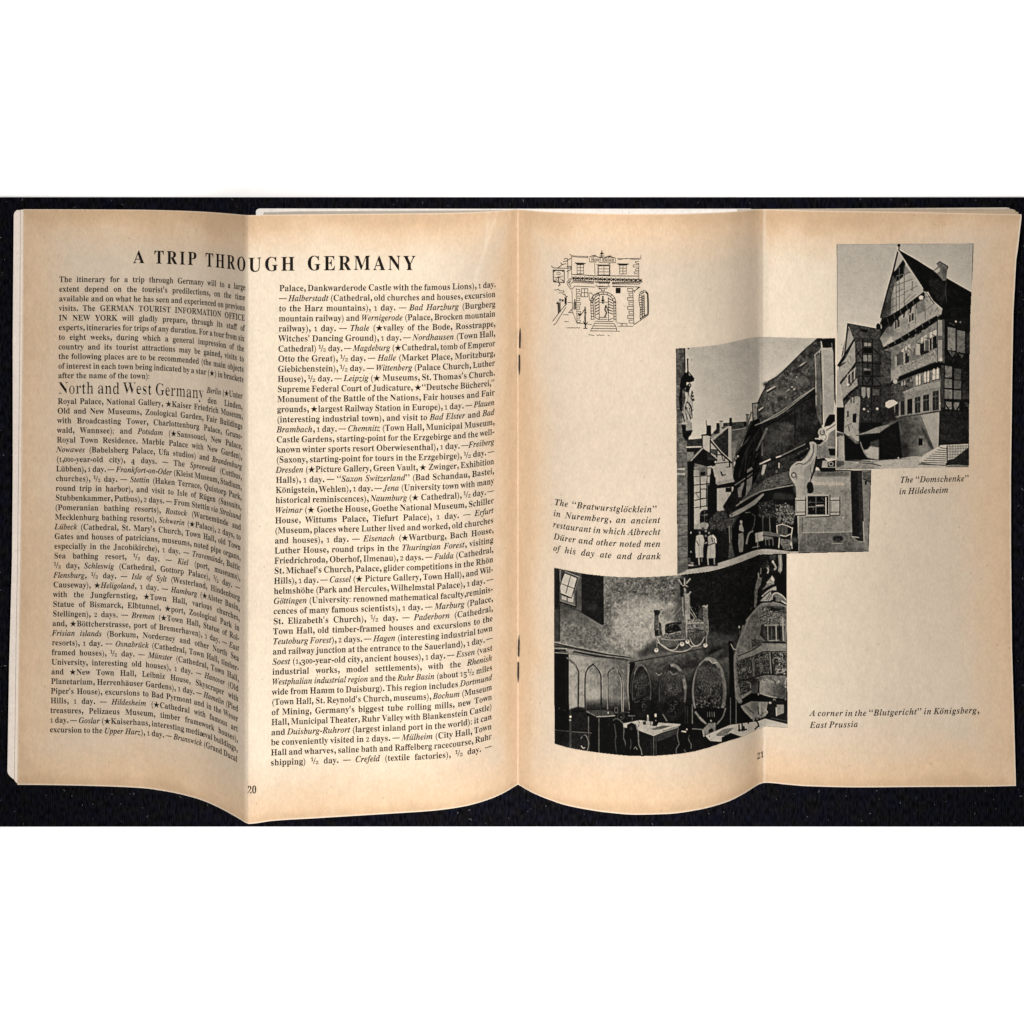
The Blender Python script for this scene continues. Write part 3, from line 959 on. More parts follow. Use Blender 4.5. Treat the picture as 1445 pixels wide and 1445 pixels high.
# chimney
A.poly(T2((690, 450), (740, 410), (890, 500), (880, 560), (860, 760), (800, 770), (740, 690), (620, 580), (700, 510)), 104, noise=14)
A.poly(T2((640, 585), (745, 520), (745, 620), (700, 640)), 168)
A.line(T2((685, 455), (740, 412), (892, 500), (885, 545)), 1.2, 26)
A.poly(T2((790, 560), (870, 560), (860, 740), (800, 740)), 92)
A.line(T2((690, 640), (745, 600)), 1, 55)
A.poly([(1206, 479), (1242, 478), (1275, 495), (1290, 585), (1270, 610), (1212, 612)], 62, noise=20, cell=3)
# main gable, three jettied stages
A.poly(T1((1225, 205), (1345, 385), (1440, 560), (1440, 1160), (1100, 1420), (940, 1445), (1060, 1000), (1150, 560)), 160, noise=10)
A.poly(T2((0, 240), (110, 430), (230, 610), (420, 900), (440, 960), (390, 1010), (0, 1300), (-140, 1420), (-140, 600)), 164, noise=9)
A.poly(T1((1225, 215), (1320, 365), (1160, 570), (1195, 300)), 168)
A.poly(T1((1310, 375), (1180, 560), (1105, 630), (1150, 800), (1240, 755), (1310, 690), (1345, 520), (1350, 430)), 14, soft=0.3)
A.poly(T1((1345, 480), (1440, 600), (1330, 690)), 122, soft=0.4)
A.poly(T1((1100, 640), (1180, 760), (1080, 1100), (1060, 1420), (930, 1445), (1000, 1150)), 84, noise=22, cell=3, soft=0.5)
A.line(T1((1215, 200), (1120, 610), (1020, 960), (895, 1445)), 2.6, 20)
A.line(T1((1190, 215), (1095, 610), (995, 960), (870, 1445)), 0.9, 212)
A.line(T1((1130, 850), (1075, 1100), (1070, 1380)), 1.3, 70)
A.line(T2((-40, 200), (110, 430), (230, 610), (425, 910)), 1.5, 178)
for a, b in (((80, 500), (85, 1280)), ((235, 780), (225, 960)), ((-10, 520), (-10, 1300)), ((-70, 700), (-65, 1330))):
    A.line(T2(a, b), 1.1, 84)
for a, b in (((-60, 680), (200, 610)), ((-90, 860), (240, 735)), ((-120, 1010), (60, 920)), ((100, 980), (330, 860)), ((-150, 1120), (80, 1010)), ((-160, 1270), (-40, 1200)), ((20, 1210), (200, 1010)), ((90, 1200), (300, 1020))):
    A.line(T2(a, b), 1.0, 100)
A.dabs(T1((1100, 900), (1440, 700), (1440, 1150), (1090, 1390)), 60, 0.8, 3.2, (130, 140, 186))
# stage 2
A.poly(T2((440, 960), (520, 980), (620, 1140), (785, 1300), (770, 1390), (430, 1590), (0, 1830), (-300, 2000), (-360, 1830), (0, 1430)), 152, noise=14, cell=2.5)
A.poly(T3((880, 430), (1000, 240), (1440, 0), (1440, 330), (1140, 510), (960, 600)), 142, noise=16, cell=3)
A.poly(T2((450, 970), (470, 1090), (300, 1200), (150, 1310), (0, 1430), (-160, 1545), (-340, 1660), (-370, 1540), (-220, 1430), (0, 1300), (390, 1010)), 14)
for i in range(6):
    x = 420 - i * 118; y = 1150 + i * 84
    A.poly(T2((x, y - 40), (x + 40, y - 60), (x + 20, y + 45), (x - 5, y + 55)), 30)
    A.line(T2((x - 60, y - 95), (x - 40, y - 20)), 0.8, 96)
A.oval(1300.3, 420.3, 3.4, 2.9, 224); A.oval(1303.4, 421, 1, 1, 70)
A.poly(T2((310, 1180), (460, 1100), (470, 1330), (320, 1400)), 116, noise=12, soft=0.6)
A.line(T2((520, 980), (570, 1080), (620, 1150), (780, 1290)), 1.4, 186); A.line(T2((535, 1040), (590, 1130), (640, 1190)), 1.2, 46)
for a, b in (((490, 1310), (620, 1200)), ((600, 1290), (560, 1400)), ((470, 1250), (470, 1480)), ((700, 1270), (650, 1340)), ((280, 1200), (290, 1560)), ((160, 1330), (170, 1640))):
    A.line(T2(a, b), 0.9, 92)
for x, y in ((1266, 454), (1286, 444.5)):
    A.poly([(x - 3.6, y + 1), (x + 3.6, y - 3), (x + 3.6, y + 8), (x - 3.6, y + 12)], 62)
    A.line([(x - 3.6, y + 1), (x - 3.6, y + 12), (x + 3.6, y + 8)], 1, 190); A.line([(x, y - 1), (x, y + 10)], 1, 170)
A.poly(T3((950, 560), (1080, 380), (1140, 500), (980, 600)), 172, soft=0.5)
A.line(T3((950, 240), (880, 390)), 2.2, 30); A.line(T3((1000, 600), (1140, 470)), 1.0, 190)
A.poly(T3((1000, 700), (1080, 600), (1130, 640), (1090, 1250), (920, 1330), (900, 640)), 70, noise=26, cell=3, soft=1)
# second jetty
A.poly(T4((690, 0), (430, 150), (140, 335), (0, 420), (-180, 520), (-310, 600), (-330, 690), (-270, 690), (-130, 630), (0, 545), (150, 480), (300, 380), (440, 310), (640, 190), (700, 90)), 14)
for i in range(7):
    x = 620 - i * 128; y = 175 + i * 76
    A.line(T4((x - 66, y - 30), (x - 84, y - 96)), 1.1, 100)
    A.poly(T4((x - 30, y - 10), (x + 4, y - 26), (x - 10, y + 80), (x - 26, y + 86)), 44, soft=0.3)
# first floor: wall, open casements, flower parapet
A.poly(T4((690, 110), (700, 880), (640, 860), (0, 1125), (-330, 1260), (-330, 660), (0, 530), (300, 390)), 122, noise=20, cell=2.5)
for i in range(7):
    x = 610 - i * 128; y = 190 + i * 76
    A.poly(T4((x - 80, y + 20), (x - 25, y - 6), (x - 25, y + 70), (x - 80, y + 96)), 112, soft=0.4)
for x0, y0, x1, y1, t in ((548, 400, 690, 600, 34), (385, 500, 545, 690, 40), (95, 690, 170, 860, 46), (-60, 690, 60, 880, 78), (-190, 800, -110, 1000, 60)):
    A.poly(T4((x0, y0 + 40), (x1, y0 - 30), (x1, y1), (x0, y1 + 60)), t, noise=12)
for pts, t in ((((555, 320), (605, 300), (605, 400), (555, 430)), 196), (((615, 295), (680, 265), (680, 370), (615, 395)), 190), (((390, 420), (432, 395), (432, 490), (390, 520)), 190), (((445, 400), (500, 350), (500, 450), (445, 480)), 186),
               (((310, 520), (375, 545), (375, 740), (310, 730)), 168), (((100, 590), (135, 570), (135, 650), (100, 660)), 186), (((150, 550), (195, 530), (195, 620), (150, 640)), 180), (((140, 640), (190, 620), (190, 740), (140, 760)), 150),
               (((30, 640), (80, 610), (80, 680), (30, 690)), 190), (((-110, 740), (-60, 780), (-60, 960), (-110, 950)), 172), (((460, 480), (530, 460), (530, 660), (460, 670)), 88), (((20, 720), (85, 700), (85, 880), (20, 900)), 96)):
    A.poly(T4(*pts), t)
for a, b in (((600, 420), (600, 620)), ((690, 290), (690, 520)), ((545, 440), (545, 660)), ((310, 515), (310, 730)), ((70, 700), (75, 880)), ((460, 470), (460, 650)), ((-60, 770), (-60, 950)), ((90, 690), (90, 870))):
    A.line(T4(a, b), 1.0, 176)
for a, b in (((545, 440), (470, 420)), ((380, 530), (310, 515)), ((600, 360), (650, 380)), ((140, 600), (190, 640)), ((270, 620), (260, 740)), ((380, 530), (380, 700)), ((700, 110), (700, 860))):
    A.line(T4(a, b), 1.0, 24)
A.poly(T4((0, 930), (380, 800), (650, 650), (700, 800), (640, 860), (300, 990), (0, 1125), (-200, 1210), (-230, 1020)), 140, noise=44, cell=0.9)
A.dabs(T4((0, 930), (380, 800), (650, 650), (660, 720), (380, 870), (0, 1000)), 70, 0.9, 1.6, (60, 80, 190, 205))
A.poly(T3((1080, 1010), (1240, 950), (1280, 1130), (1150, 1290), (1040, 1260)), 166, noise=18, soft=0.8)
A.rect(1323.6, 452, 1330, 510, 146, noise=12, streak=3); A.rect(1330, 451, 1337, 512, 78, noise=20, streak=4); A.line([(1334.5, 455), (1334.5, 508)], 1.6, 138); A.line([(1322.8, 455), (1323, 506)], 0.9, 70)
A.oval(1328, 507.5, 2.2, 2.6, 186); A.rect(1324, 474, 1330, 480, 86)
# third jetty and arched windows
A.poly(T4((700, 870), (330, 1000), (0, 1130), (-180, 1240), (-300, 1290), (-200, 1330), (0, 1230), (330, 1100), (560, 1020), (740, 990), (830, 1010), (840, 900)), 14)
A.line(T4((640, 862), (340, 985), (0, 1122)), 0.9, 120)
A.poly(T4((0, 1445), (-160, 1445), (-150, 1290), (0, 1220), (330, 1090), (740, 985), (775, 1445)), 116, noise=16)
A.poly(T4((0, 1445), (330, 1310), (735, 1225), (765, 1445)), 146, noise=12)
A.poly(T4((-160, 1445), (-150, 1300), (60, 1200), (230, 1130), (250, 1330), (0, 1445)), 74, noise=36, cell=1.6, soft=0.5)
for x0, x1, y0, y1 in ((605, 728, 985, 1205), (448, 548, 1040, 1260), (296, 388, 1105, 1312), (198, 240, 1160, 1250), (25, 105, 1215, 1320)):
    xm = (x0 + x1) / 2
    for a, b in ((x0, xm - 6), (xm + 8, x1)):
        A.poly(T4((a, y0 + 50), ((a + b) / 2, y0 - (a - x0) * 0.35), (b, y0 + 30), (b, y1 - 18), (a, y1)), 200 if x0 > 250 else 158)
    A.line(T4((xm, y0), (xm, y1)), 0.8, 62); A.line(T4((x0 - 6, y1 + 6), (x1 + 6, y1 - 24)), 0.9, 48); A.line(T4((x1 + 6, y0 + 30), (x1 + 6, y1 - 10)), 0.9, 40)
    A.line(T4((x0, (y0 + y1) / 2 + 20), (x1, (y0 + y1) / 2)), 0.6, 130)
A.oval(1263.5, 538.5, 3.2, 3.4, 190, soft=0.4); A.oval(1266, 533, 2, 2.6, 176, soft=0.4)
# ground floor band of windows
A.poly(T6((-160, 60), (0, 0), (770, -120), (755, 335), (380, 395), (0, 445), (-170, 480)), 128, noise=12)
A.poly(T6((-160, 60), (40, -60), (100, 120), (0, 300), (-170, 380)), 84, noise=20, soft=1)
for x0, x1, y0, y1, t in ((604, 726, -40, 322, 50), (430, 546, 28, 336, 44), (278, 386, 70, 372, 48), (138, 234, 105, 388, 26), (14, 92, 150, 410, 52), (-90, -18, 180, 430, 44), (-140, -104, 200, 440, 24)):
    A.poly(T6((x0, y0 + 14), (x1, y0 - 10), (x1, y1 - 12), (x0, y1)), t, noise=18)
    A.line(T6((x0 - 8, y0 + 5), (x0 - 10, y1 + 8)), 1.0, 152); A.line(T6((x1 + 8, y0), (x1 + 8, y1)), 1.0, 158)
    if x0 > 250:
        A.line(T6(((x0 + x1) / 2, y0 + 20), ((x0 + x1) / 2, y1)), 0.6, 92); A.line(T6((x0, y0 + 105), (x1, y0 + 85)), 0.7, 120)
A.line(T6((0, 445), (380, 392), (760, 328)), 1.2, 52)
A.poly(T5((985, 170), (1040, 135), (1130, 120), (1225, 180), (1130, 240), (1040, 285), (985, 250)), 190); A.oval(1252.5, 572.3, 1, 1, 90)
A.oval(1328, 569.6, 2.4, 1.4, 190)
# base wall, shadow edge, steps and railing
A.grad(T6((-60, 470), (0, 450), (380, 402), (640, 1060), (400, 1180), (0, 1215), (-60, 1220)), (1266, 620), 66, (1300, 615), 118, noise=18, cell=4)
A.poly(T6((-40, 850), (140, 960), (180, 1150), (0, 1215), (-60, 1220)), 50, noise=14, soft=1.5)
A.poly(T6((385, 405), (755, 345), (735, 720), (718, 992), (640, 1050)), 158, noise=10)
A.poly(T6((380, 600), (470, 680), (640, 1050), (575, 1030), (480, 860)), 72, soft=0.8)
A.rect(1296.2, 619, 1302.2, 628.8, 12)
A.poly(T6((-360, 1235), (0, 1215), (270, 1165), (400, 1180), (500, 1110), (640, 1060), (850, 1350), (860, 1420), (-360, 1420)), 168, noise=14)
A.poly(T6((720, 985), (770, 955), (1275, 940), (1275, 1250), (870, 1340), (380, 1335), (350, 1240), (500, 1110)), 186, noise=10)
for i in range(9):
    y = 632.2 + i * 2.95
    A.line([(1327 - i * 3.8, y - 0.2), (1335.5, y + 1.2 - 0.05 * i)], 1.05, 66 + 6 * (i % 2))
A.line([(1298, 653.8), (1318, 656), (1334.5, 656.8)], 1.2, 60)
for i in range(14):
    A.line([(1337.5 + i * 2.25, 628.5), (1337.5 + i * 2.25, 650 - i * 1.0)], 0.75, 72)
for y in (630.5, 634, 638, 642, 646):
    A.line([(1336, y), (1367, y - 1.2)], 0.6, 92)
A.line([(1336.4, 630), (1337, 654)], 1.3, 44)
A.poly(T6((830, 1345), (900, 1240), (1000, 1215), (1090, 1150), (1200, 1060), (1285, 1000), (1285, 1360), (1000, 1330)), 38, noise=12)
A.poly(T6((850, 1350), (1080, 1325), (1285, 1345), (1285, 1380), (850, 1375)), 110, noise=16)
# right flank: dark timber frame with grey panels
A.poly(T4((830, 60), (1320, 60), (1300, 1445), (1290, 1800), (765, 1800), (745, 1400), (830, 900)), 22, noise=10, cell=2)
for x0, x1, y0, y1, dy, t in ((888, 1030, 215, 645, 34, 120), (1058, 1208, 275, 690, 30, 100), (1235, 1285, 330, 700, 20, 52), (838, 966, 935, 1150, 20, 112), (1010, 1132, 985, 1190, 14, 74), (1165, 1270, 1040, 1230, 10, 34),
                             (832, 966, 1178, 1345, 12, 108), (1004, 1136, 1208, 1360, 10, 92), (1165, 1270, 1240, 1400, 8, 36), (832, 970, 1375, 1548, 10, 112), (1000, 1136, 1390, 1555, 10, 94), (1165, 1280, 1400, 1560, 5, 48),
                             (850, 960, 1600, 1740, 10, 118), (1000, 1100, 1610, 1756, 8, 104), (1185, 1270, 1620, 1700, 0, 60)):
    A.poly(T4((x0, y0), (x1, y0 + dy), (x1, y1 + dy * 0.5), (x0, y1)), t, noise=16, cell=3)
for a, b, w in (((880, 690), (1040, 780), 2), ((1040, 770), (1100, 690), 2.2), ((1120, 700), (1180, 800), 2), ((900, 1740), (840, 1640), 2), ((1050, 1770), (1150, 1600), 2.2), ((1160, 1600), (1270, 1780), 2.2)):
    A.line(T4(a, b), w, 16)
A.poly(T4((905, 660), (1030, 690), (975, 780), (930, 720)), 86); A.poly(T4((1085, 710), (1190, 740), (1150, 800)), 76)
A.oval(1349.2, 454, 1.4, 1.4, 170); A.oval(1355.5, 455, 1.2, 1.6, 92); A.line([(1340, 456), (1347, 459)], 1.4, 70)
A.poly(T6((750, 345), (1290, 350), (1290, 940), (740, 965)), 34, noise=14, cell=3)
A.line(T6((745, 345), (728, 985)), 1.6, 10); A.line(T6((1060, 900), (1230, 800)), 0.8, 70); A.line(T6((880, 940), (1050, 910)), 1.0, 20)
A.rect(1328, 516, 1332.5, 575, 62, noise=16, streak=4)
# left-hand lower house
A.poly(T3((290, 155), (870, 262), (900, 330), (860, 440), (370, 405), (310, 235)), 68, noise=26, cell=2)
A.poly(T3((500, 250), (660, 270), (640, 330), (540, 300)), 20, soft=0.5)
A.line(T3((290, 155), (870, 262)), 1.0, 24); A.line(T3((290, 140), (860, 245)), 0.8, 208)
A.oval(1239.5, 461, 3.0, 4.6, 26); A.line(T3((900, 180), (905, 240)), 1.2, 205)
A.poly(T3((300, 265), (365, 400), (410, 440), (250, 750), (225, 740)), 152, noise=12)
A.line(T3((285, 165), (225, 740), (105, 930)), 2.6, 30); A.line(T3((295, 200), (240, 700)), 0.8, 96); A.line(T3((265, 165), (205, 730), (90, 900)), 0.8, 206)
A.line(T3((300, 220), (370, 410)), 1.0, 170)
A.poly(T3((412, 460), (425, 880), (140, 1260), (128, 960), (250, 790)), 148, noise=14, cell=3)
A.line(T3((405, 450), (110, 935)), 2.8, 16); A.line(T3((230, 880), (130, 950)), 2.2, 60)
A.line(T3((440, 880), (330, 1040), (140, 1265)), 2.8, 20)
A.poly(T3((150, 1290), (330, 1050), (470, 930), (475, 1340), (190, 1560)), 142, noise=18)
for a in ((290, 1100, 340, 1300), (350, 1050, 400, 1240), (415, 1000, 455, 1180)):
    A.poly(T3((a[0], a[1] + 20), (a[2], a[1] - 20), (a[2], a[3] - 30), (a[0], a[3] + 20)), 66, noise=16); A.line(T3((a[0] - 8, a[1]), (a[0] - 8, a[3])), 0.9, 188)
A.line(T3((310, 1320), (475, 1130)), 1.2, 32); A.oval(1197, 543, 2, 1.6, 200)
A.line(T3((480, 1320), (340, 1430), (190, 1590)), 3.4, 14)
A.poly(T5((230, 230), (340, 90), (510, 40), (500, 560), (485, 900), (380, 860), (215, 740)), 146, noise=16, streak=2)
A.poly(T5((270, 335), (302, 325), (302, 440), (272, 450)), 34); A.poly(T5((375, 390), (445, 365), (440, 550), (370, 545)), 10); A.line(T5((460, 100), (510, 110), (512, 540)), 1.6, 166)
A.line(T5((340, 70), (345, 180)), 2, 84); A.line(T5((400, 60), (395, 170)), 1.4, 70); A.line(T5((230, 630), (350, 560)), 1, 86); A.line(T5((300, 620), (310, 700)), 1.4, 60)
A.poly(T3((418, 430), (870, 440), (960, 650), (1080, 680), (1080, 1260), (920, 1330), (900, 1700), (880, 2150), (480, 2150), (520, 1500), (470, 1330), (430, 900)), 52, noise=14, cell=2)
A.poly(T3((900, 640), (1060, 700), (1090, 1250), (900, 1270)), 84, noise=30, cell=3, soft=1)
A.poly(T3((1080, 680), (1150, 640), (1160, 1000), (1090, 1040)), 128, noise=16, soft=0.6)
for x0, y0, x1, y1, t in ((450, 490, 560, 600, 70), (590, 508, 645, 572, 132), (652, 512, 712, 572, 128), (760, 500, 850, 700, 60), (460, 610, 550, 720, 66), (575, 600, 740, 700, 8), (570, 740, 722, 852, 118), (455, 740, 540, 850, 74), (760, 730, 850, 850, 72), (580, 985, 715, 1025, 106),
                         (585, 1040, 705, 1105, 10), (470, 960, 560, 1110, 62), (770, 930, 870, 1100, 56), (890, 960, 960, 1100, 84), (500, 1140, 700, 1290, 62), (770, 1150, 950, 1290, 74), (560, 1380, 700, 1445, 110), (745, 1370, 870, 1500, 88)):
    A.poly(T3((x0, y0), (x1, y0 + 6), (x1, y1 + 4), (x0, y1)), t, noise=14)
for a, b in (((440, 640), (560, 830)), ((560, 1140), (640, 1280)), ((720, 1140), (640, 1280)), ((780, 1150), (900, 1290)), ((560, 440), (560, 1320)), ((740, 450), (740, 1320)), ((430, 880), (900, 900)), ((480, 1130), (950, 1130)), ((480, 1310), (900, 1320)), ((650, 720), (650, 990)), ((450, 720), (560, 620)), ((850, 720), (740, 600)), ((480, 1500), (880, 1500)), ((720, 1330), (720, 2050))):
    A.line(T3(a, b), 1.3, 14)
A.poly(T5((540, -110), (615, -110), (612, 60), (575, 95), (540, 40)), 158); A.poly(T5((635, -100), (695, -100), (690, 60), (665, 100), (640, 40)), 158); A.line(T5((625, -60), (628, 90)), 1.2, 24)
A.dabs(T5((540, 120), (860, 120), (860, 530), (540, 530)), 70, 1.0, 2.6, (16, 30, 78, 96))
for x, y, r, t in ((585, 296, 1.7, 214), (830, 290, 1.7, 224), (662, 338, 1.1, 176), (655, 235, 1.0, 120)): A.oval(1175 + x / 13.136, 555 + y / 13.136, r, r, t)
A.poly(T5((510, 545), (900, 540), (960, 600), (620, 720), (500, 740)), 22, noise=8); A.poly(T5((860, 250), (1000, 280), (1130, 250), (1180, 480), (900, 560)), 40, noise=18, soft=0.6)
# lean-to, doorway shadows, street
A.poly(T5((230, 780), (330, 800), (480, 945), (520, 900), (490, 800), (860, 745), (1220, 515), (1290, 1180), (1270, 1240), (860, 1250), (720, 1240), (230, 1245)), 9)
A.poly(T5((1060, 620), (1220, 560), (1290, 1180), (900, 1240), (880, 760)), 17, noise=10, soft=0.5)
A.poly(T5((440, 778), (620, 718), (800, 640), (960, 598), (1210, 505), (1060, 590), (860, 738), (600, 755), (470, 795)), 140, noise=16)
A.poly(T5((960, 600), (1210, 505), (1060, 590)), 92, soft=0.4); A.line(T5((440, 785), (620, 765), (860, 745)), 0.9, 20)
A.poly(T5((560, 1060), (650, 1040), (720, 960), (862, 1000), (858, 1245), (650, 1200), (585, 1110)), 160, noise=10, soft=0.7)
A.poly(T5((700, 900), (862, 860), (862, 1010), (700, 980)), 66, soft=0.9)
A.curve(T5((520, 910), (545, 1000), (590, 1080), (640, 1140)), 1.3, 120)
A.poly(T5((240, 800), (330, 800), (440, 880), (480, 940), (420, 930), (300, 820)), 96, soft=0.7)
A.poly(T5((75, 262), (215, 262), (212, 740), (75, 700)), 22, noise=8); A.poly(T5((70, 720), (210, 740), (215, 800), (75, 820)), 70, soft=0.8)
A.poly(T5((95, 820), (140, 785), (215, 800), (218, 1245), (70, 1250)), 146, noise=18, streak=3); A.line(T5((100, 840), (100, 1180)), 1.4, 60)
A.poly(T5((70, -60), (175, -60), (190, 130), (205, 255), (72, 260)), 168); A.poly(T3((60, 1100), (130, 960), (140, 1300), (190, 1560), (70, 1560)), 158, soft=0.3)
A.poly(T5((60, 1245), (240, 1245), (720, 1255), (1290, 1215), (1445, 1200), (1445, 1420), (60, 1420)), 132, noise=22, cell=4, streak=0.4)
A.poly(T5((760, 1280), (1445, 1215), (1445, 1400), (900, 1400)), 168, noise=14, cell=3, soft=0.7)
A.line(T5((500, 1290), (750, 1310), (900, 1350)), 1.3, 70); A.line(T5((240, 1250), (700, 1262)), 1.4, 40); A.oval(1268, 646.5, 1.1, 1.1, 210)
A.poly(T5((70, 1250), (215, 1260), (215, 1330), (80, 1380)), 78, soft=0.8)
A.line(T5((70, 1420), (700, 1415)), 0.8, 200)
A.oval(1268.7, 346.5, 2.2, 2.4, 14); A.line([(1268.8, 348), (1269, 354)], 1.6, 20); A.line([(1266.6, 348.5), (1267.3, 355)], 0.8, 214)
A.line([(1373.3, 344), (1372, 400)], 0.8, 70)
A.dabs([(1245, 490), (1320, 455), (1320, 585), (1245, 605)], 150, 0.8, 3.0, (54, 70, 84, 128), tilt=1.45)
A.dabs([(1186, 480), (1211, 480), (1211, 610), (1192, 610)], 70, 0.8, 2.6, (92, 110, 60), tilt=1.5)
A.dabs([(1328, 585), (1366, 585), (1366, 625), (1328, 628)], 90, 0.8, 3.0, (18, 24, 48, 58), tilt=1.5)
A.dabs([(1334, 455), (1367, 470), (1367, 580), (1334, 580)], 90, 0.8, 4.0, (12, 18, 66, 84), tilt=1.5)
A.dabs([(1275, 400), (1366, 420), (1366, 450), (1340, 470)], 70, 0.8, 4.0, (8, 26, 40), tilt=0.5)
A.shade([(1236, 500), (1262, 490), (1270, 520), (1262, 545), (1280, 575), (1275, 605), (1240, 612), (1210, 612), (1212, 545)], 0.84, 5)
A.shade([(1270, 588), (1298, 586), (1305, 612), (1290, 646), (1268, 648)], 0.82, 5)
A.shade([(1245, 430), (1262, 410), (1262, 470), (1244, 478)], 0.7, 3)
A.poly(T5((985, 175), (1040, 140), (1130, 125), (1215, 180), (1130, 235), (1040, 280), (985, 250)), 196)
A.finish()
A.print_on([(1180.6, 344.6), (1374.2, 343.6), (1372.6, 380), (1371, 411), (1369.3, 446), (1368.3, 500), (1367.8, 556), (1367.1, 659), (1300, 659.9), (1228, 661.8), (1179.7, 662.6), (1180.4, 600), (1181.0, 500)],
           "photograph", right_page, "printed photograph of a tall half-timbered gabled house")

# ---- middle photograph: steep roofs over a narrow street tavern
B = Plate(951, 473, 1232, 813, 178)
Q1, Q2, Q3 = tile(950, 480, 14.45), tile(1040, 470, 9.633), tile(950, 575, 13.136)
Q4, Q5, Q6 = tile(950, 680, 10.321), tile(1060, 570, 11.115), tile(1070, 660, 8.758)
B.grad([(951, 473), (1232, 473), (1232, 813), (951, 813)], (1000, 490), 166, (1000, 600), 186, noise=4, cell=8)
B.grad([(1072, 473), (1180, 473), (1180, 600), (1072, 600)], (1100, 476), 170, (1080, 540), 192, noise=5, cell=6)
B.rect(950, 660, 1075, 815, 20, noise=10)
# pier at the left edge
B.grad([(953, 488), (967.3, 488), (967.6, 560), (969, 620), (969.5, 815), (953, 815)], (954, 500), 92, (967, 500), 62, noise=24, cell=3)
B.poly([(953, 590), (968, 590), (970.5, 700), (971, 815), (953, 815)], 92, noise=20, cell=4)
B.line([(966.6, 490), (967, 523)], 1.5, 14); B.line([(968.6, 491), (969, 526)], 0.8, 178); B.line([(955, 490), (955.4, 540)], 0.9, 40)
for y in (545, 560, 577, 596, 612, 640, 660, 664, 670, 695, 712, 728, 741, 756, 772, 788): B.line([(955, y), (970, y - 0.6)], 0.9, 128 if y % 2 else 52)
for y in (662, 669): B.rect(956, y - 1.5, 967, y + 1.8, 150)
B.line([(955.6, 700), (955.8, 812)], 1.0, 50)
# statue under its canopy
B.poly(Q1((240, 650), (160, 800), (133, 960), (210, 1010), (275, 960), (285, 800), (290, 680)), 8); B.poly(Q1((160, 900), (190, 1010), (195, 1445), (140, 1445), (120, 1200)), 14, soft=0.3)
B.line(Q1((296, 390), (302, 640)), 2.0, 10); B.oval(970.5, 507.4, 1.4, 1.3, 8); B.oval(971.6, 492.2, 1.2, 1.0, 18); B.oval(976.4, 508.2, 0.7, 0.7, 80)
B.poly(Q1((300, 640), (345, 690), (395, 735), (432, 780), (425, 830), (380, 855), (320, 868), (275, 850), (285, 720)), 6)
B.poly(Q1((312, 640), (340, 690), (360, 740), (320, 720)), 150)
B.poly(Q1((250, 1050), (320, 1090), (350, 980), (378, 930), (345, 870), (300, 900), (262, 960)), 22); B.oval(970.2, 541.3, 1.3, 1.4, 196); B.oval(973.4, 544, 1.2, 1.4, 120)
B.poly(Q1((200, 1060), (330, 1080), (420, 1150), (400, 1240), (425, 1445), (190, 1445)), 150, noise=30)
B.poly(Q3((165, 0), (350, 0), (350, 130), (320, 280), (180, 290)), 140, noise=30)
for pts in (((230, 1080), (250, 1180), (220, 1290)), ((310, 1090), (370, 1190), (400, 1240)), ((390, 1040), (370, 1150)), ((260, 1280), (240, 1440)), ((300, 1270), (390, 1370)), ((330, 1300), (390, 1440)), ((290, 1260), (250, 1330))): B.line(Q1(*pts), 1.5, 14)
for x in (392, 405, 420): B.oval(950 + x / 14.45, 480 + (1070 + (x - 390) * 5) / 14.45, 1.4, 1.8, 22)
for pts in (((190, 0), (260, 210)), ((240, 0), (330, 210)), ((300, 20), (350, 160)), ((180, 120), (210, 260)), ((340, 0), (350, 200))): B.line(Q3(*pts), 1.6, 12)
B.poly(Q3((250, 270), (352, 280), (355, 425), (240, 430)), 136, noise=14); B.line(Q3((170, 300), (260, 300)), 1.8, 160)
B.poly(Q3((160, 320), (230, 330), (240, 430), (365, 425), (335, 510), (290, 560), (280, 640), (235, 620), (180, 540)), 8); B.line(Q3((250, 435), (360, 425)), 1, 90)
# far roofs and gables
B.poly(Q3((255, 600), (520, 580), (540, 500), (700, 500), (1020, 330), (1380, 260), (1420, 380), (1130, 1000), (1120, 1445), (250, 1445)), 96, noise=14)
B.poly(Q3((255, 600), (540, 578), (530, 715), (255, 725)), 50, noise=14); B.line(Q3((255, 738), (525, 732)), 1.5, 178); B.poly(Q3((255, 755), (530, 750), (400, 880), (255, 830)), 26); B.poly(Q3((255, 830), (390, 830), (330, 960), (255, 990)), 116, noise=14)
B.poly(Q3((930, 290), (1400, 258), (1390, 372), (1100, 430), (1050, 340), (920, 420)), 68, noise=22)
B.poly(Q3((690, 560), (880, 430), (1010, 350), (1025, 400), (740, 620)), 128, noise=18)
B.poly(Q3((740, 625), (1025, 370), (1030, 985), (880, 830)), 46, noise=20); B.line(Q3((700, 615), (880, 470), (1020, 365)), 1.2, 162)
B.poly(Q3((1090, 430), (1375, 385), (1180, 870), (1150, 1010), (1080, 1000)), 92, noise=20, cell=4); B.line(Q3((1100, 425), (1370, 380)), 1.0, 150)
B.poly(Q3((1090, 640), (1190, 620), (1150, 900), (1090, 980)), 122, noise=16, soft=0.8)
B.poly(Q3((1025, 350), (1080, 340), (1085, 1010), (1025, 960)), 156, noise=8)
for x0, y0, x1, y1, t in ((1042, 195, 1092, 350, 26), (1356, 140, 1400, 370, 104), (868, 255, 918, 480, 146), (800, 290, 862, 420, 30), (618, 335, 706, 520, 26), (1310, 270, 1362, 350, 16), (930, 300, 1010, 350, 46)): B.poly(Q3((x0, y0), (x1, y0), (x1, y1), (x0, y1)), t, noise=12)
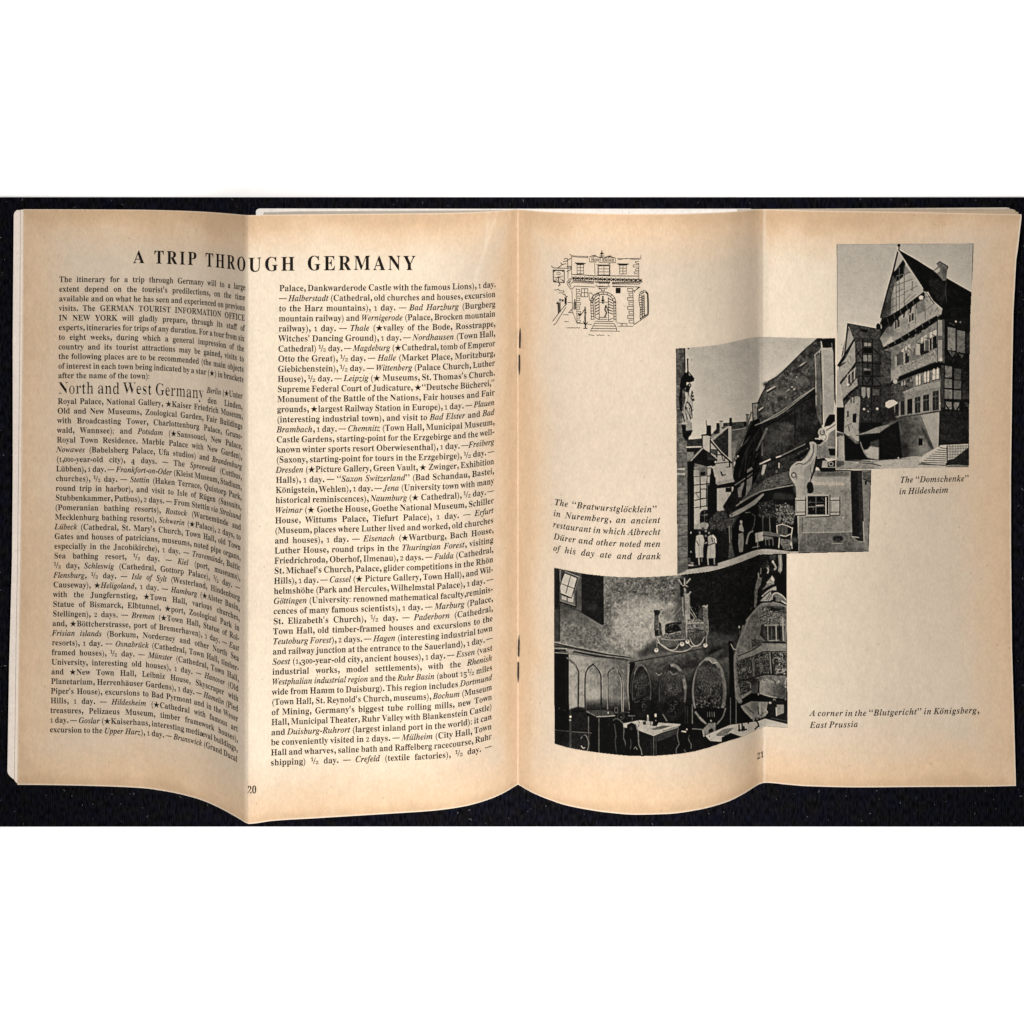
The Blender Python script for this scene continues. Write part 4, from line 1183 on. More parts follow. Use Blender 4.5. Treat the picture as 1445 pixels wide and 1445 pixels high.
B.poly(Q3((740, 470), (870, 330), (860, 480), (780, 500)), 44, soft=0.4); B.line(Q3((868, 258), (918, 258)), 1.4, 34); B.line(Q3((1354, 135), (1402, 140)), 1.6, 40); B.line(Q3((612, 245), (622, 345)), 1.0, 30); B.oval(1019.4, 603.7, 1, 1.3, 20)
B.poly(Q3((545, 530), (695, 525), (690, 840), (560, 770)), 166, noise=8); B.line(Q3((530, 520), (620, 505), (700, 530)), 1.8, 22); B.line(Q3((542, 530), (538, 740)), 1.5, 22); B.line(Q3((690, 560), (690, 800)), 1.2, 36)
# timbered house and hipped bay
B.poly(Q3((690, 640), (1080, 1030), (1120, 1385), (790, 1430), (730, 1120), (800, 1040), (690, 830)), 156, noise=12)
B.line(Q3((695, 620), (890, 850), (1085, 1025)), 2.6, 12); B.line(Q3((705, 600), (900, 830), (1090, 1000)), 0.9, 196)
for a, b, w in (((690, 660), (690, 840), 1.8), ((700, 785), (790, 790), 1.6), ((815, 800), (810, 920), 2), ((820, 880), (920, 880), 1.4), ((905, 900), (930, 990), 1.2), ((810, 1040), (1020, 1015), 1.2), ((950, 990), (960, 940), 1.2), ((890, 1200), (912, 1262), 2.2), ((905, 1262), (970, 1250), 1.6), ((1045, 1010), (1050, 1100), 2.2), ((990, 1110), (1050, 1105), 1.2), ((800, 1425), (1115, 1372), 1.2)): B.line(Q3(a, b), w, 26)
B.poly(Q3((700, 800), (800, 800), (800, 900), (700, 850)), 70, noise=20)
B.poly(Q3((550, 755), (700, 870), (825, 970), (780, 1085), (625, 1095), (280, 1010), (340, 985)), 18, noise=10); B.poly(Q3((620, 830), (820, 970), (640, 980)), 46, noise=14, soft=0.4)
B.line(Q3((545, 765), (335, 990)), 1.1, 160); B.oval(1009.8, 652.2, 1.2, 1.4, 205); B.line(Q3((650, 1110), (700, 1095), (740, 1120)), 1.6, 168)
B.poly(Q3((265, 1000), (400, 1020), (380, 1445), (265, 1445)), 10)
for x0, y0, x1, y1, t in ((388, 1100, 488, 1140, 110), (385, 1165, 485, 1275, 136), (510, 1200, 600, 1270, 30), (640, 1140, 715, 1260, 160), (392, 1300, 490, 1440, 152), (515, 1285, 625, 1420, 150), (640, 1290, 695, 1400, 160)): B.poly(Q3((x0, y0), (x1, y0 - 5), (x1, y1 - 5), (x0, y1)), t, noise=12)
B.poly(Q4((305, 0), (500, 0), (500, 640), (305, 730)), 158, noise=10)
for a, b in (((310, 50), (520, 30)), ((320, 165), (390, 150)), ((320, 270), (480, 240)), ((320, 380), (490, 350)), ((395, 0), (400, 390)), ((490, 0), (490, 360))): B.line(Q4(a, b), 1.4, 30)
B.line(Q4((330, 170), (380, 240)), 0.9, 60); B.poly(Q4((405, 110), (480, 100), (480, 235), (405, 240)), 158); B.line(Q4((400, 110), (485, 105), (485, 240), (402, 245), (400, 110)), 1.2, 26)
B.poly(Q4((388, 470), (405, 430), (450, 408), (500, 410), (520, 440), (520, 600), (390, 610)), 16, noise=18); B.line(Q4((460, 420), (460, 590)), 0.8, 96); B.line(Q4((395, 490), (515, 480)), 0.8, 80)
B.poly(Q4((215, 0), (305, 0), (308, 1110), (215, 1110)), 10); B.line(Q4((238, 0), (240, 700)), 0.9, 40); B.oval(975.8, 752, 1.3, 1.4, 220); B.oval(975.5, 779, 0.9, 1.3, 150)
B.poly(Q4((540, -120), (620, -60), (640, 480), (500, 480), (520, 200)), 14, noise=10); B.poly(Q3((700, 1130), (740, 1140), (800, 1445), (690, 1445)), 12)
B.poly(Q4((640, 100), (880, 60), (870, 260), (760, 400), (720, 450), (640, 420)), 158, noise=10)
B.poly(Q4((600, 40), (990, -30), (985, 60), (640, 100)), 18); B.poly(Q4((765, 90), (850, 80), (850, 150), (765, 155)), 24); B.poly(Q4((768, 155), (845, 150), (845, 260), (768, 262)), 162); B.line(Q4((800, 170), (800, 255)), 0.8, 110); B.line(Q4((848, 70), (850, 260)), 1.2, 40)
B.poly(Q4((630, 0), (880, -40), (900, 0), (640, 50)), 132, noise=10)
B.poly(Q4((520, 560), (640, 430), (760, 420), (860, 300), (980, 260), (990, 380), (830, 500), (850, 640), (700, 720), (540, 700)), 52, noise=34, cell=1.6)
B.dabs(Q4((530, 560), (640, 440), (830, 420), (840, 640), (560, 680)), 120, 0.9, 2.0, (24, 34, 86, 100))
B.poly(Q4((310, 620), (440, 590), (500, 600), (500, 700), (310, 720)), 128, noise=24, soft=0.4); B.oval(998, 741.5, 2.2, 3.2, 140, soft=0.3)
# the great tiled roof
B.poly([(1154, 478), (1160, 478), (1152, 520), (1160, 600), (1150, 640), (1128, 690), (1060, 725), (1030, 735), (1020, 715), (1036, 690), (1038, 650), (1060, 600), (1070, 570), (1085, 540), (1110, 520)], 24, noise=10, cell=3)
B.poly(Q2((1100, 70), (1160, 70), (1150, 200), (1060, 310), (1070, 740), (700, 985), (315, 1245), (275, 1150), (280, 960), (330, 850), (430, 660), (560, 590), (700, 450), (900, 250)), 62, noise=30, cell=4)
B.poly(Q2((420, 680), (700, 470), (1060, 330), (1065, 500), (700, 760), (330, 1080), (300, 980)), 74, noise=32, cell=3, soft=2)
B.dabs(Q2((560, 620), (1060, 300), (1060, 700), (340, 1180), (320, 900)), 700, 0.8, 2.4, (30, 40, 48, 92, 104), tilt=-0.6)
B.line(Q2((280, 960), (330, 850), (430, 660), (560, 590), (700, 450), (900, 250), (1100, 75)), 1.5, 26)
for (x0, y0), (x1, y1), t in (((410, 790), (520, 728), 176), ((636, 822), (712, 770), 170), ((800, 480), (950, 385), 120), ((860, 450), (945, 388), 176), ((300, 1052), (352, 1014), 186)):
    B.line(Q2((x0 + 10, y0 + 26), (x1, y1 + 24)), 2.2, 32); B.line(Q2((x0, y0), (x1, y1)), 1.4, t)
for x, y in ((665, 875), (750, 735), (815, 600), (780, 765)): B.oval(1040 + x / 9.633, 470 + y / 9.633, 0.9, 0.9, 180)
for x, y in ((590, 880), (830, 520), (1010, 620), (400, 700)): B.oval(1040 + x / 9.633, 470 + y / 9.633, 5, 3, 40, soft=1.6)
B.poly(Q2((215, 960), (270, 955), (278, 1240), (225, 1340)), 132, noise=10); B.line(Q2((208, 960), (275, 952)), 1.4, 24); B.line(Q2((212, 970), (222, 1300)), 1.3, 22); B.line(Q2((245, 1000), (246, 1030)), 0.9, 40)
# lower roof
B.poly(Q2((1075, 735), (1120, 1000), (1160, 1290), (700, 1400), (310, 1330), (318, 1236), (700, 990)), 34, noise=14, cell=4)
B.poly(Q5((1000, 40), (1110, 20), (1115, 300), (1040, 400), (900, 590), (770, 660), (470, 820), (140, 940), (90, 700), (110, 380), (250, 270), (620, 70)), 40, noise=20, cell=4)
B.poly(Q5((700, 150), (980, 40), (1000, 200), (880, 480), (710, 560)), 30, noise=18, cell=3, soft=1)
B.poly(Q5((200, 420), (660, 250), (680, 560), (420, 720), (190, 800)), 54, noise=20, cell=4, soft=2)
B.line(Q2((1060, 742), (850, 880), (600, 1070), (320, 1232)), 1.1, 142); B.line(Q2((1065, 775), (850, 920), (600, 1100), (330, 1262)), 2.6, 14); B.line(Q2((970, 915), (820, 1010), (680, 1075)), 1.0, 92)
B.line(Q5((690, 90), (690, 575)), 1.4, 10)
B.dabs(Q5((1000, 60), (1040, 380), (470, 800), (170, 900), (200, 420)), 320, 0.8, 3.6, (14, 20, 54, 66, 74), tilt=1.4)
B.dabs(Q5((170, 960), (880, 700), (600, 1080), (200, 1280)), 120, 0.8, 3.0, (16, 60, 78, 92), tilt=-0.5)
B.poly(Q5((1010, 30), (1115, 10), (1130, 340), (1090, 320), (1040, 200)), 84, noise=26, streak=3, soft=0.4)
# dark hollow between the roofs
B.poly(Q3((1430, 260), (1600, 200), (1660, 500), (1640, 900), (1620, 1445), (1300, 1445), (1110, 1300), (1130, 1100), (1190, 960), (1150, 880), (1280, 700)), 10)
B.poly(Q5((-90, 620), (70, 300), (150, 340), (110, 640), (180, 900), (100, 1300), (0, 1445), (-150, 1445), (-60, 1000)), 12)
B.line(Q3((1300, 700), (1390, 590)), 1.3, 70); B.oval(1041.7, 644.2, 1.5, 1.4, 205); B.line(Q5((250, 395), (190, 520), (130, 640)), 2.6, 84); B.line(Q5((178, 650), (178, 810)), 1.5, 92)
B.line(Q3((1180, 860), (1420, 540)), 0.8, 60)
B.dabs(Q3((1430, 300), (1640, 300), (1620, 1400), (1330, 1400), (1180, 960)), 150, 0.9, 5.0, (5, 5, 22, 34, 46), tilt=2.1)
B.dabs(Q5((-60, 640), (110, 420), (170, 900), (60, 1350), (-100, 1400)), 90, 1.0, 6.0, (5, 30, 48, 60), tilt=2.1)
B.line(Q5((140, 945), (300, 872)), 1.6, 212); B.line(Q5((400, 842), (470, 818)), 1.6, 205); B.line(Q5((470, 818), (640, 735), (850, 632)), 0.9, 128)
B.line(Q5((700, 800), (890, 700)), 1.0, 138); B.line(Q5((150, 970), (480, 850), (870, 650)), 1.4, 14)
B.poly(Q5((140, 960), (480, 860), (880, 700), (930, 760), (700, 940), (600, 1080), (380, 1180), (180, 1290), (60, 1400), (100, 1150)), 42, noise=22, cell=3)
B.poly(Q5((660, 860), (880, 720), (900, 770), (760, 880)), 12)
B.poly(Q5((160, 1110), (185, 960), (245, 955), (190, 1120)), 150); B.line(Q5((440, 930), (440, 1000)), 1.4, 178); B.oval(1096, 665.5, 2, 2.4, 86)
# awning and tavern yard
B.poly(Q5((60, 1440), (180, 1290), (380, 1190), (600, 1075), (625, 1200), (350, 1300), (120, 1420)), 90, noise=30, cell=2, streak=0.4)
for k in range(5): B.line(Q5((150 + k * 30, 1390 - k * 28), (600, 1190 - k * 24)), 0.7, 74 if k % 2 else 140)
B.poly(Q5((60, 1450), (350, 1312), (620, 1215), (720, 1300), (720, 1445)), 12)
B.curve(Q5((80, 1430), (180, 1380), (350, 1330), (590, 1290)), 1.2, 150)
B.poly(Q6((0, 330), (380, 220), (480, 300), (500, 1040), (0, 1040)), 14, noise=6); B.poly(Q6((200, 300), (440, 330), (440, 400), (180, 390)), 40, soft=1)
B.poly(Q4((980, 280), (1300, 0), (1445, -60), (1445, 120), (1220, 180), (1000, 360)), 24, noise=10)
B.poly(Q4((1000, 270), (1180, 20), (1230, 20), (1110, 200), (1010, 290)), 70, noise=16); B.line(Q4((910, 70), (1030, 10)), 1.4, 120); B.poly(Q4((960, 110), (1010, 20), (1040, 20), (975, 220)), 118, soft=0.3); B.poly(Q4((1070, 0), (1130, 0), (1080, 110)), 150, soft=0.3)
B.curve(Q4((980, 295), (1100, 250), (1200, 180), (1300, 130), (1445, 105)), 1.6, 150)
B.poly(Q4((1240, 100), (1300, 60), (1445, 10), (1445, 100), (1300, 130)), 104, noise=14)
B.curve(Q4((835, 490), (930, 430), (1060, 370), (1200, 270), (1310, 185)), 2.8, 118); B.line(Q4((850, 515), (1010, 455), (960, 470)), 1.4, 70)
B.poly(Q4((820, 500), (1000, 450), (1010, 560), (860, 640)), 62, noise=20, soft=0.5)
B.poly(Q4((1010, 440), (1200, 300), (1330, 200), (1445, 130), (1445, 1000), (1250, 1000), (860, 1080), (860, 640)), 14, noise=6)
B.dabs(Q4((1220, 330), (1445, 260), (1445, 520), (1240, 520)), 90, 1.0, 2.2, (34, 56, 76, 92)); B.dabs(Q6((10, 430), (220, 420), (230, 620), (20, 620)), 130, 1.0, 2.0, (30, 58, 80, 100))
B.dabs(Q6((215, 470), (330, 440), (440, 490), (465, 620), (420, 700), (230, 700)), 330, 1.0, 2.0, (26, 60, 90, 120, 150, 165))
B.line(Q4((1150, 470), (1195, 500), (1180, 640), (1150, 700)), 1.2, 66); B.curve(Q4((1020, 430), (1060, 450), (1120, 445)), 1.0, 110)
for x in (1300, 1405): B.line(Q4((x, 480), (x + 10, 720)), 1.0, 70)
B.line(Q6((140, 600), (150, 800)), 1.0, 92); B.line(Q6((60, 600), (60, 790)), 0.9, 60)
# people and furniture of the tavern yard
B.poly(Q4((815, 640), (850, 640), (850, 900), (890, 1080), (810, 1110), (830, 900)), 84, noise=18, soft=0.3); B.line(Q4((820, 640), (822, 830)), 1.0, 140); B.line(Q4((850, 620), (848, 840)), 0.8, 120)
B.poly(Q4((862, 660), (950, 600), (950, 1040), (890, 1060)), 8)
B.oval(1046, 736.5, 1.8, 2.2, 150); B.poly(Q4((965, 640), (1000, 610), (1030, 700), (1025, 740), (960, 710)), 132); B.poly(Q4((955, 760), (1020, 740), (1030, 860), (1015, 1020), (965, 1030), (950, 900)), 112, noise=14); B.line(Q4((960, 712), (1025, 742)), 1.2, 24)
B.curve(Q4((1160, 720), (1110, 750), (1085, 820), (1070, 900)), 2.2, 112)
B.poly(Q4((1200, 750), (1310, 725), (1320, 830), (1270, 880), (1200, 880)), 140, noise=26, streak=3); B.poly(Q4((1315, 725), (1445, 735), (1445, 860), (1400, 960), (1330, 830)), 92, noise=16)
for x in (1230, 1340, 1395): B.line(Q4((x, 860), (x, 960)), 1.1, 120)
for pts in (((232, 720), (240, 850), (262, 860)), ((230, 720), (300, 700), (360, 720), (425, 750)), ((425, 745), (410, 850), (405, 960)), ((245, 830), (340, 850), (405, 820)), ((265, 860), (255, 990)), ((410, 860), (420, 1000))): B.line(Q6(*pts), 1.2, 178)
for k in range(7): B.line(Q6((250 + k * 18, 715), (255 + k * 17, 830)), 0.7, 110)
B.poly(Q6((280, 880), (400, 890), (400, 1020), (330, 1030), (270, 930)), 92, noise=44, cell=1)
B.poly(Q6((60, 790), (155, 800), (155, 880), (60, 870)), 96); B.line(Q6((140, 830), (150, 970)), 1, 96); B.poly(Q6((0, 890), (60, 840), (60, 960), (0, 1000)), 14)
# two women and a companion at the corner
B.rect(976, 747, 1014, 801, 10)
B.poly(Q4((345, 785), (440, 758), (462, 830), (430, 960), (432, 1105), (330, 1110), (318, 960), (325, 880)), 158, noise=30); B.oval(986.8, 750, 2.6, 2.9, 36); B.oval(987.4, 750.4, 1.3, 1.8, 112); B.line(Q4((345, 830), (370, 860), (330, 890)), 1.6, 40)
B.poly(Q4((365, 1105), (400, 1100), (400, 1215), (375, 1160)), 150); B.line(Q4((330, 1100), (350, 1150)), 1.4, 90)
B.poly(Q4((510, 780), (570, 750), (620, 800), (610, 880), (515, 890)), 150, noise=16); B.oval(1002, 750, 2.4, 3.0, 40); B.oval(1001, 751.5, 1.2, 1.6, 120); B.curve(Q4((590, 770), (615, 800), (625, 860)), 2.4, 206)
B.poly(Q4((505, 900), (610, 885), (622, 1000), (615, 1115), (490, 1125), (495, 990)), 152, noise=30); B.line(Q4((505, 955), (560, 920), (600, 890)), 1.6, 20); B.line(Q4((570, 780), (590, 850)), 1.6, 20)
for x, y in ((600, 1030), (605, 1075), (550, 1010), (530, 1095)): B.oval(950 + x / 10.321, 680 + y / 10.321, 0.7, 1.0, 40)
B.line(Q4((505, 1120), (512, 1210)), 1.8, 152); B.line(Q4((598, 1120), (598, 1190)), 1.5, 140)
B.oval(996.4, 750, 1.8, 2.4, 110); B.oval(992, 746.5, 2, 2.4, 60); B.poly(Q4((455, 800), (505, 800), (500, 1000), (440, 1100), (440, 940)), 32, noise=12); B.line(Q4((470, 890), (500, 885)), 1.3, 180); B.line(Q4((450, 1130), (452, 1160)), 1.4, 150)
B.poly(Q4((220, 1170), (355, 1175), (350, 1200), (220, 1190)), 110); B.poly(Q4((220, 1205), (360, 1205), (380, 1225), (220, 1230)), 150); B.poly(Q4((440, 1200), (520, 1200), (520, 1220), (440, 1225)), 150); B.poly(Q4((215, 1110), (250, 1110), (260, 1190), (215, 1190)), 70, noise=20)
# house front with volutes
B.rect(1127, 664, 1231, 782, 104, noise=12, cell=3)
B.poly(Q2((1140, 140), (1165, 210), (1300, 215), (1310, 260), (1325, 900), (1310, 1110), (1190, 1290), (1165, 900)), 150, noise=8, cell=4)
B.poly(Q2((1150, 80), (1340, 70), (1345, 240), (1310, 260), (1295, 200), (1165, 205)), 18, noise=14); B.line(Q2((1145, 120), (1165, 210)), 1.4, 170); B.line(Q2((1290, 140), (1295, 200)), 0.9, 120); B.line(Q2((1180, 215), (1300, 240)), 1.0, 176)
B.poly(Q2((1310, 240), (1340, 220), (1345, 990), (1325, 900)), 48, noise=20, streak=3)
B.poly(Q2((1060, 310), (1135, 270), (1145, 480), (1145, 1000), (1080, 990), (1070, 740)), 92, noise=20, streak=3); B.line(Q2((1063, 310), (1072, 500), (1078, 980)), 1.2, 158); B.line(Q2((1138, 240), (1150, 600), (1165, 1240)), 1.6, 34); B.line(Q2((1055, 305), (1135, 235)), 1.2, 158)
B.line(Q2((1170, 300), (1180, 900)), 1.0, 176)
B.poly(Q2((1185, 1280), (1215, 1170), (1260, 1110), (1335, 1110), (1335, 1200), (1270, 1260)), 12)
B.poly(Q5((920, 600), (1010, 620), (1070, 650), (1200, 540), (1215, 460), (1335, 390), (1332, 860), (1040, 850), (1020, 920), (960, 1080), (930, 1200), (900, 1445), (740, 1445), (700, 1270), (660, 1200), (605, 1120), (620, 990), (690, 915), (770, 920), (860, 830), (930, 720)), 124, noise=22, cell=2)
B.poly(Q5((880, 900), (1030, 780), (1010, 920), (940, 1160), (900, 1445), (830, 1445), (880, 1150)), 122, noise=14, soft=1.2)
B.poly(Q5((620, 1180), (700, 1230), (760, 1445), (700, 1445), (640, 1280)), 60, soft=0.8)
B.dabs(Q5((640, 960), (1000, 660), (1010, 900), (880, 1100), (680, 1150)), 50, 0.9, 3.0, (104, 112, 160, 168))
B.poly(Q5((1200, 500), (1335, 390), (1332, 660), (1200, 665)), 112, noise=10)
B.poly(Q5((880, 570), (1120, 560), (1140, 590), (1080, 640), (1030, 640), (960, 600)), 14); B.line(Q5((1010, 548), (1140, 545)), 1.6, 165)
B.oval(1159.8, 610.5, 5.2, 6.2, 158); B.ring(1160.6, 610.4, 3.0, 3.4, 1.2, 40, -60, 220); B.oval(1161.4, 610, 0.9, 1.0, 60)
B.curve(Q5((1130, 390), (1190, 390), (1260, 340), (1330, 290)), 1.4, 172); B.curve(Q5((1180, 420), (1260, 370), (1330, 320)), 1.2, 40); B.line(Q5((1335, 375), (1215, 460), (1200, 550), (1080, 655)), 1.0, 186); B.curve(Q5((1160, 480), (1180, 530), (1120, 610)), 1.2, 96)
B.oval(1145.2, 626.4, 2.4, 2.6, 172); B.curve(Q5((935, 610), (990, 640), (975, 740), (900, 850), (800, 935), (700, 930), (635, 990), (625, 1090), (665, 1170)), 2.2, 164)
B.shade(Q5((1040, 640), (1330, 640), (1330, 860), (1040, 860)), 0.86, 3)
B.shade(Q5((640, 1150), (860, 1150), (840, 1445), (720, 1445)), 0.86, 3); B.curve(Q5((960, 640), (1000, 690), (960, 790), (880, 890), (820, 960)), 1.6, 44); B.curve(Q5((1040, 660), (1020, 760), (950, 880), (850, 970)), 1.5, 70)
B.curve(Q5((620, 1000), (650, 950), (710, 915), (760, 940), (790, 970), (850, 960)), 1.5, 40); B.curve(Q5((630, 1000), (610, 1100), (640, 1170), (690, 1190)), 1.2, 180); B.ring(1121, 670.3, 4.2, 4.8, 1.2, 54, -30, 200); B.ring(1121.2, 670, 2.0, 2.2, 1.0, 70)
B.line(Q5((1330, 300), (1332, 1000)), 0.9, 168); B.poly(Q5((1180, 670), (1330, 670), (1328, 700), (1190, 700)), 124)
B.poly(Q5((1212, 700), (1325, 705), (1325, 815), (1235, 810)), 18)
B.poly(Q5((1030, 860), (1150, 850), (1210, 910), (1325, 880), (1325, 1010), (1100, 1020), (1020, 990)), 30, noise=26, cell=1.5); B.poly(Q5((1125, 895), (1200, 890), (1200, 1000), (1110, 1005)), 140); B.ring(1173, 655, 3, 2.6, 1.0, 160); B.line(Q5((1210, 1000), (1325, 995)), 1.2, 150); B.poly(Q5((1020, 800), (1050, 900), (1000, 1080), (980, 1070)), 24)
B.poly(Q5((1060, 1005), (1330, 1005), (1600, 1050), (1500, 1085), (1100, 1070)), 12, soft=0.4)
B.poly(Q6((470, 350), (500, 220), (680, 100), (1010, 40), (1145, 40), (1165, 800), (550, 815), (500, 1030), (498, 600)), 122, noise=14, cell=3)
B.grad(Q6((660, 110), (1130, 60), (1140, 260), (600, 330)), (1150, 680), 142, (1150, 692), 122, noise=10)
B.poly(Q6((470, 30), (700, 30), (660, 180), (600, 300), (580, 370), (490, 370), (470, 230)), 150, noise=10)
B.poly(Q6((700, 60), (1010, 45), (1130, 50), (1130, 110), (700, 110)), 92, noise=16, soft=1)
B.line(Q6((705, -20), (690, 60), (645, 170)), 1.5, 26); B.line(Q6((640, -10), (660, 60), (650, 130)), 0.9, 70)
B.poly(Q6((635, 180), (655, 195), (688, 250), (685, 300), (655, 320), (615, 318), (595, 285), (610, 235)), 22, noise=8)
B.poly(Q6((585, 330), (890, 330), (885, 590), (870, 605), (590, 600)), 142); B.poly(Q6((612, 352), (868, 352), (870, 580), (615, 582)), 10)
B.line(Q6((715, 355), (715, 580)), 1.0, 82); B.line(Q6((615, 487), (830, 480)), 1.0, 108); B.line(Q6((720, 470), (805, 466)), 1.4, 160); B.line(Q6((838, 372), (840, 580)), 1.4, 176); B.line(Q6((640, 430), (810, 430)), 0.8, 66); B.line(Q6((580, 602), (870, 590)), 1.3, 168); B.line(Q6((590, 612), (880, 605)), 1.4, 34); B.line(Q6((888, 340), (890, 590)), 1.6, 40)
for x0, x1 in ((460, 582), (895, 1005)):
    B.poly(Q6((x0, 372), (x1, 365), (x1, 585), (x0, 592)), 154, noise=8); B.line(Q6((x0, 408), (x1, 405)), 1.2, 44); B.line(Q6((x0, 553), (x1, 550)), 1.2, 44); B.line(Q6((x0 + 10, 425), (x0 + 10, 545)), 0.8, 96); B.line(Q6((x0, 595), (x1 + 6, 590), (x1 + 6, 370)), 1.2, 26)
B.poly(Q6((498, 610), (555, 610), (550, 1030), (498, 1030)), 112, noise=12); B.line(Q6((552, 620), (552, 800)), 0.9, 80)
B.poly(Q6((550, 810), (1165, 795), (1200, 1000), (1310, 1000), (1310, 1040), (500, 1040), (520, 900)), 92, noise=16, cell=3); B.line(Q6((555, 808), (1160, 795)), 0.9, 158)
B.oval(1182.6, 760.5, 7.5, 4.6, 40, noise=24, soft=0.8); B.line(Q6((920, 940), (1050, 938)), 1.0, 140); B.oval(1111 + 10, 762, 6, 4, 76, soft=2); B.oval(1190, 730.6, 1, 1, 190)
B.poly(Q6((1142, 40), (1285, 40), (1290, 200), (1312, 910), (1240, 905), (1165, 850)), 24, noise=12, cell=3); B.poly(Q6((1230, 60), (1285, 45), (1300, 600), (1312, 900), (1260, 880)), 48, noise=18, soft=0.8)
B.poly(Q6((1283, 30), (1400, 30), (1385, 700), (1366, 1040), (1310, 1040), (1310, 700), (1285, 160)), 112, noise=12, cell=3); B.poly(Q6((1290, 60), (1400, 40), (1390, 180), (1300, 140)), 84, noise=14); B.line(Q6((1300, 140), (1390, 180)), 1.6, 34); B.poly(Q6((1320, 165), (1350, 170), (1335, 220), (1318, 210)), 14); B.line(Q6((1300, 670), (1310, 920)), 1.3, 160); B.line(Q6((1160, 855), (1245, 865)), 1.3, 160); B.line(Q6((1240, 920), (1315, 920)), 1.0, 130)
# pavement
B.curve([(957, 809), (985, 805.8), (1003, 801.5), (1030, 793.2), (1055, 783.5), (1070, 778.6), (1083, 777.6), (1100, 779.0), (1112, 780.6)], 5.0, 152)
B.poly([(955.8, 812), (956, 806), (985, 802), (1000, 799), (1018, 793.5), (1037.4, 787.4), (1062, 778), (1070, 776), (1080, 776), (1094, 778), (1108, 780.9), (1079, 783), (1058, 790), (1033, 799), (1000, 807), (985, 810)], 152, noise=12)
B.poly([(955, 811), (955.5, 795), (972, 797), (968, 806)], 84, soft=0.8)
B.line([(1037, 786.6), (1062, 777)], 0.8, 20); B.line([(1062, 773), (1074, 770.5)], 1, 120)
B.line(Q6((1395, 40), (1372, 700), (1362, 1035)), 0.9, 40); B.line([(1225, 778.2), (1150, 780.2), (1112, 780.6)], 0.9, 34)
B.dabs([(1127, 728), (1202, 752), (1202, 777), (1127, 777)], 90, 0.8, 2.4, (70, 80, 104, 112))
B.dabs([(1128, 700), (1202, 668), (1202, 750), (1133, 752)], 110, 0.7, 2.4, (104, 110, 130, 136), tilt=1.5)
B.dabs([(955, 560), (969, 560), (970, 800), (955, 800)], 90, 0.9, 2.2, (58, 70, 112, 124))
B.dabs([(979, 683), (998, 682), (998, 745), (980, 748)], 30, 0.8, 2.2, (124, 134, 170))
S1, S2 = tile(1016, 466, 4.832), tile(948, 621, 4.832)
# light and shade over the tiles
for c, t_, r_ in (((430, 430), 98, 34), ((560, 350), 96, 36), ((330, 570), 92, 30), ((610, 210), 66, 26), ((470, 500), 84, 26), ((395, 400), 52, 16), ((530, 255), 50, 18), ((640, 330), 56, 20), ((430, 470), 46, 14), ((620, 130), 62, 24)):
    x, y = S1(c)[0]; B.oval(x, y, r_ / 4.8 * 1.5, r_ / 4.8 * 0.7, t_, soft=2.4)
B.curve(S1((240, 650), (400, 580), (520, 490), (645, 395)), 1.0, 136); B.curve(S1((300, 660), (430, 590), (560, 500), (650, 435)), 3.6, 14, 0.8, 0.9)
for c, t_, r_ in (((400, 720), 62, 50), ((330, 800), 56, 36), ((560, 620), 48, 40), ((620, 540), 22, 30), ((480, 600), 20, 30), ((600, 700), 22, 36)):
    x, y = S1(c)[0]; B.oval(x, y, r_ / 4.8 * 1.3, r_ / 4.8 * 0.8, t_, soft=3)
B.line(S1((515, 570), (513, 750)), 1.3, 8)
B.line(S1((320, 672), (290, 740), (250, 820)), 2.6, 92, 0.9, 0.4); B.line(S1((288, 770), (285, 850)), 1.8, 84, 0.9, 0.3)
for q_, t_ in ((((235, 600), (150, 760), (108, 862)), 66), (((300, 640), (210, 760), (150, 900)), 40), (((260, 700), (190, 820), (170, 960)), 48), (((215, 560), (180, 680)), 54), (((160, 880), (130, 1000)), 46), (((240, 800), (215, 930)), 34)):
    B.curve(S1(*q_), 1.8, t_, 0.8, 0.5)
# eaves, posts and awning
B.poly(S2((505, 385), (515, 250), (552, 222), (545, 320)), 112, noise=14); B.poly(S2((612, 235), (618, 195), (645, 168), (630, 230)), 150); B.poly(S2((455, 390), (450, 330), (480, 310), (475, 390)), 104, noise=12); B.poly(S2((515, 205), (545, 185), (555, 200), (515, 225)), 112)
B.line(S2((430, 322), (520, 262), (600, 195)), 2.4, 10); B.line(S2((432, 308), (500, 262)), 1.0, 120)
B.poly(S2((470, 440), (560, 330), (660, 255), (800, 212), (832, 290), (700, 330), (600, 355)), 74, noise=18, cell=2); B.dabs(S2((590, 335), (670, 262), (800, 218), (828, 285), (650, 335)), 150, 0.7, 2.6, (34, 50, 110, 126), tilt=-0.42)
B.line(S2((470, 430), (540, 350), (600, 230)), 2.0, 60, 0.8, 0.5)
B.curve(S2((440, 450), (520, 395), (610, 352), (700, 332), (828, 308)), 1.1, 128); B.curve(S2((450, 462), (530, 405), (620, 362), (720, 344), (830, 322)), 2.0, 10)
B.poly(S2((395, 522), (470, 470), (560, 415), (612, 372), (625, 378), (570, 440), (470, 500), (410, 530)), 126, noise=12); B.curve(S2((410, 532), (480, 502), (570, 446), (630, 385)), 1.8, 14)
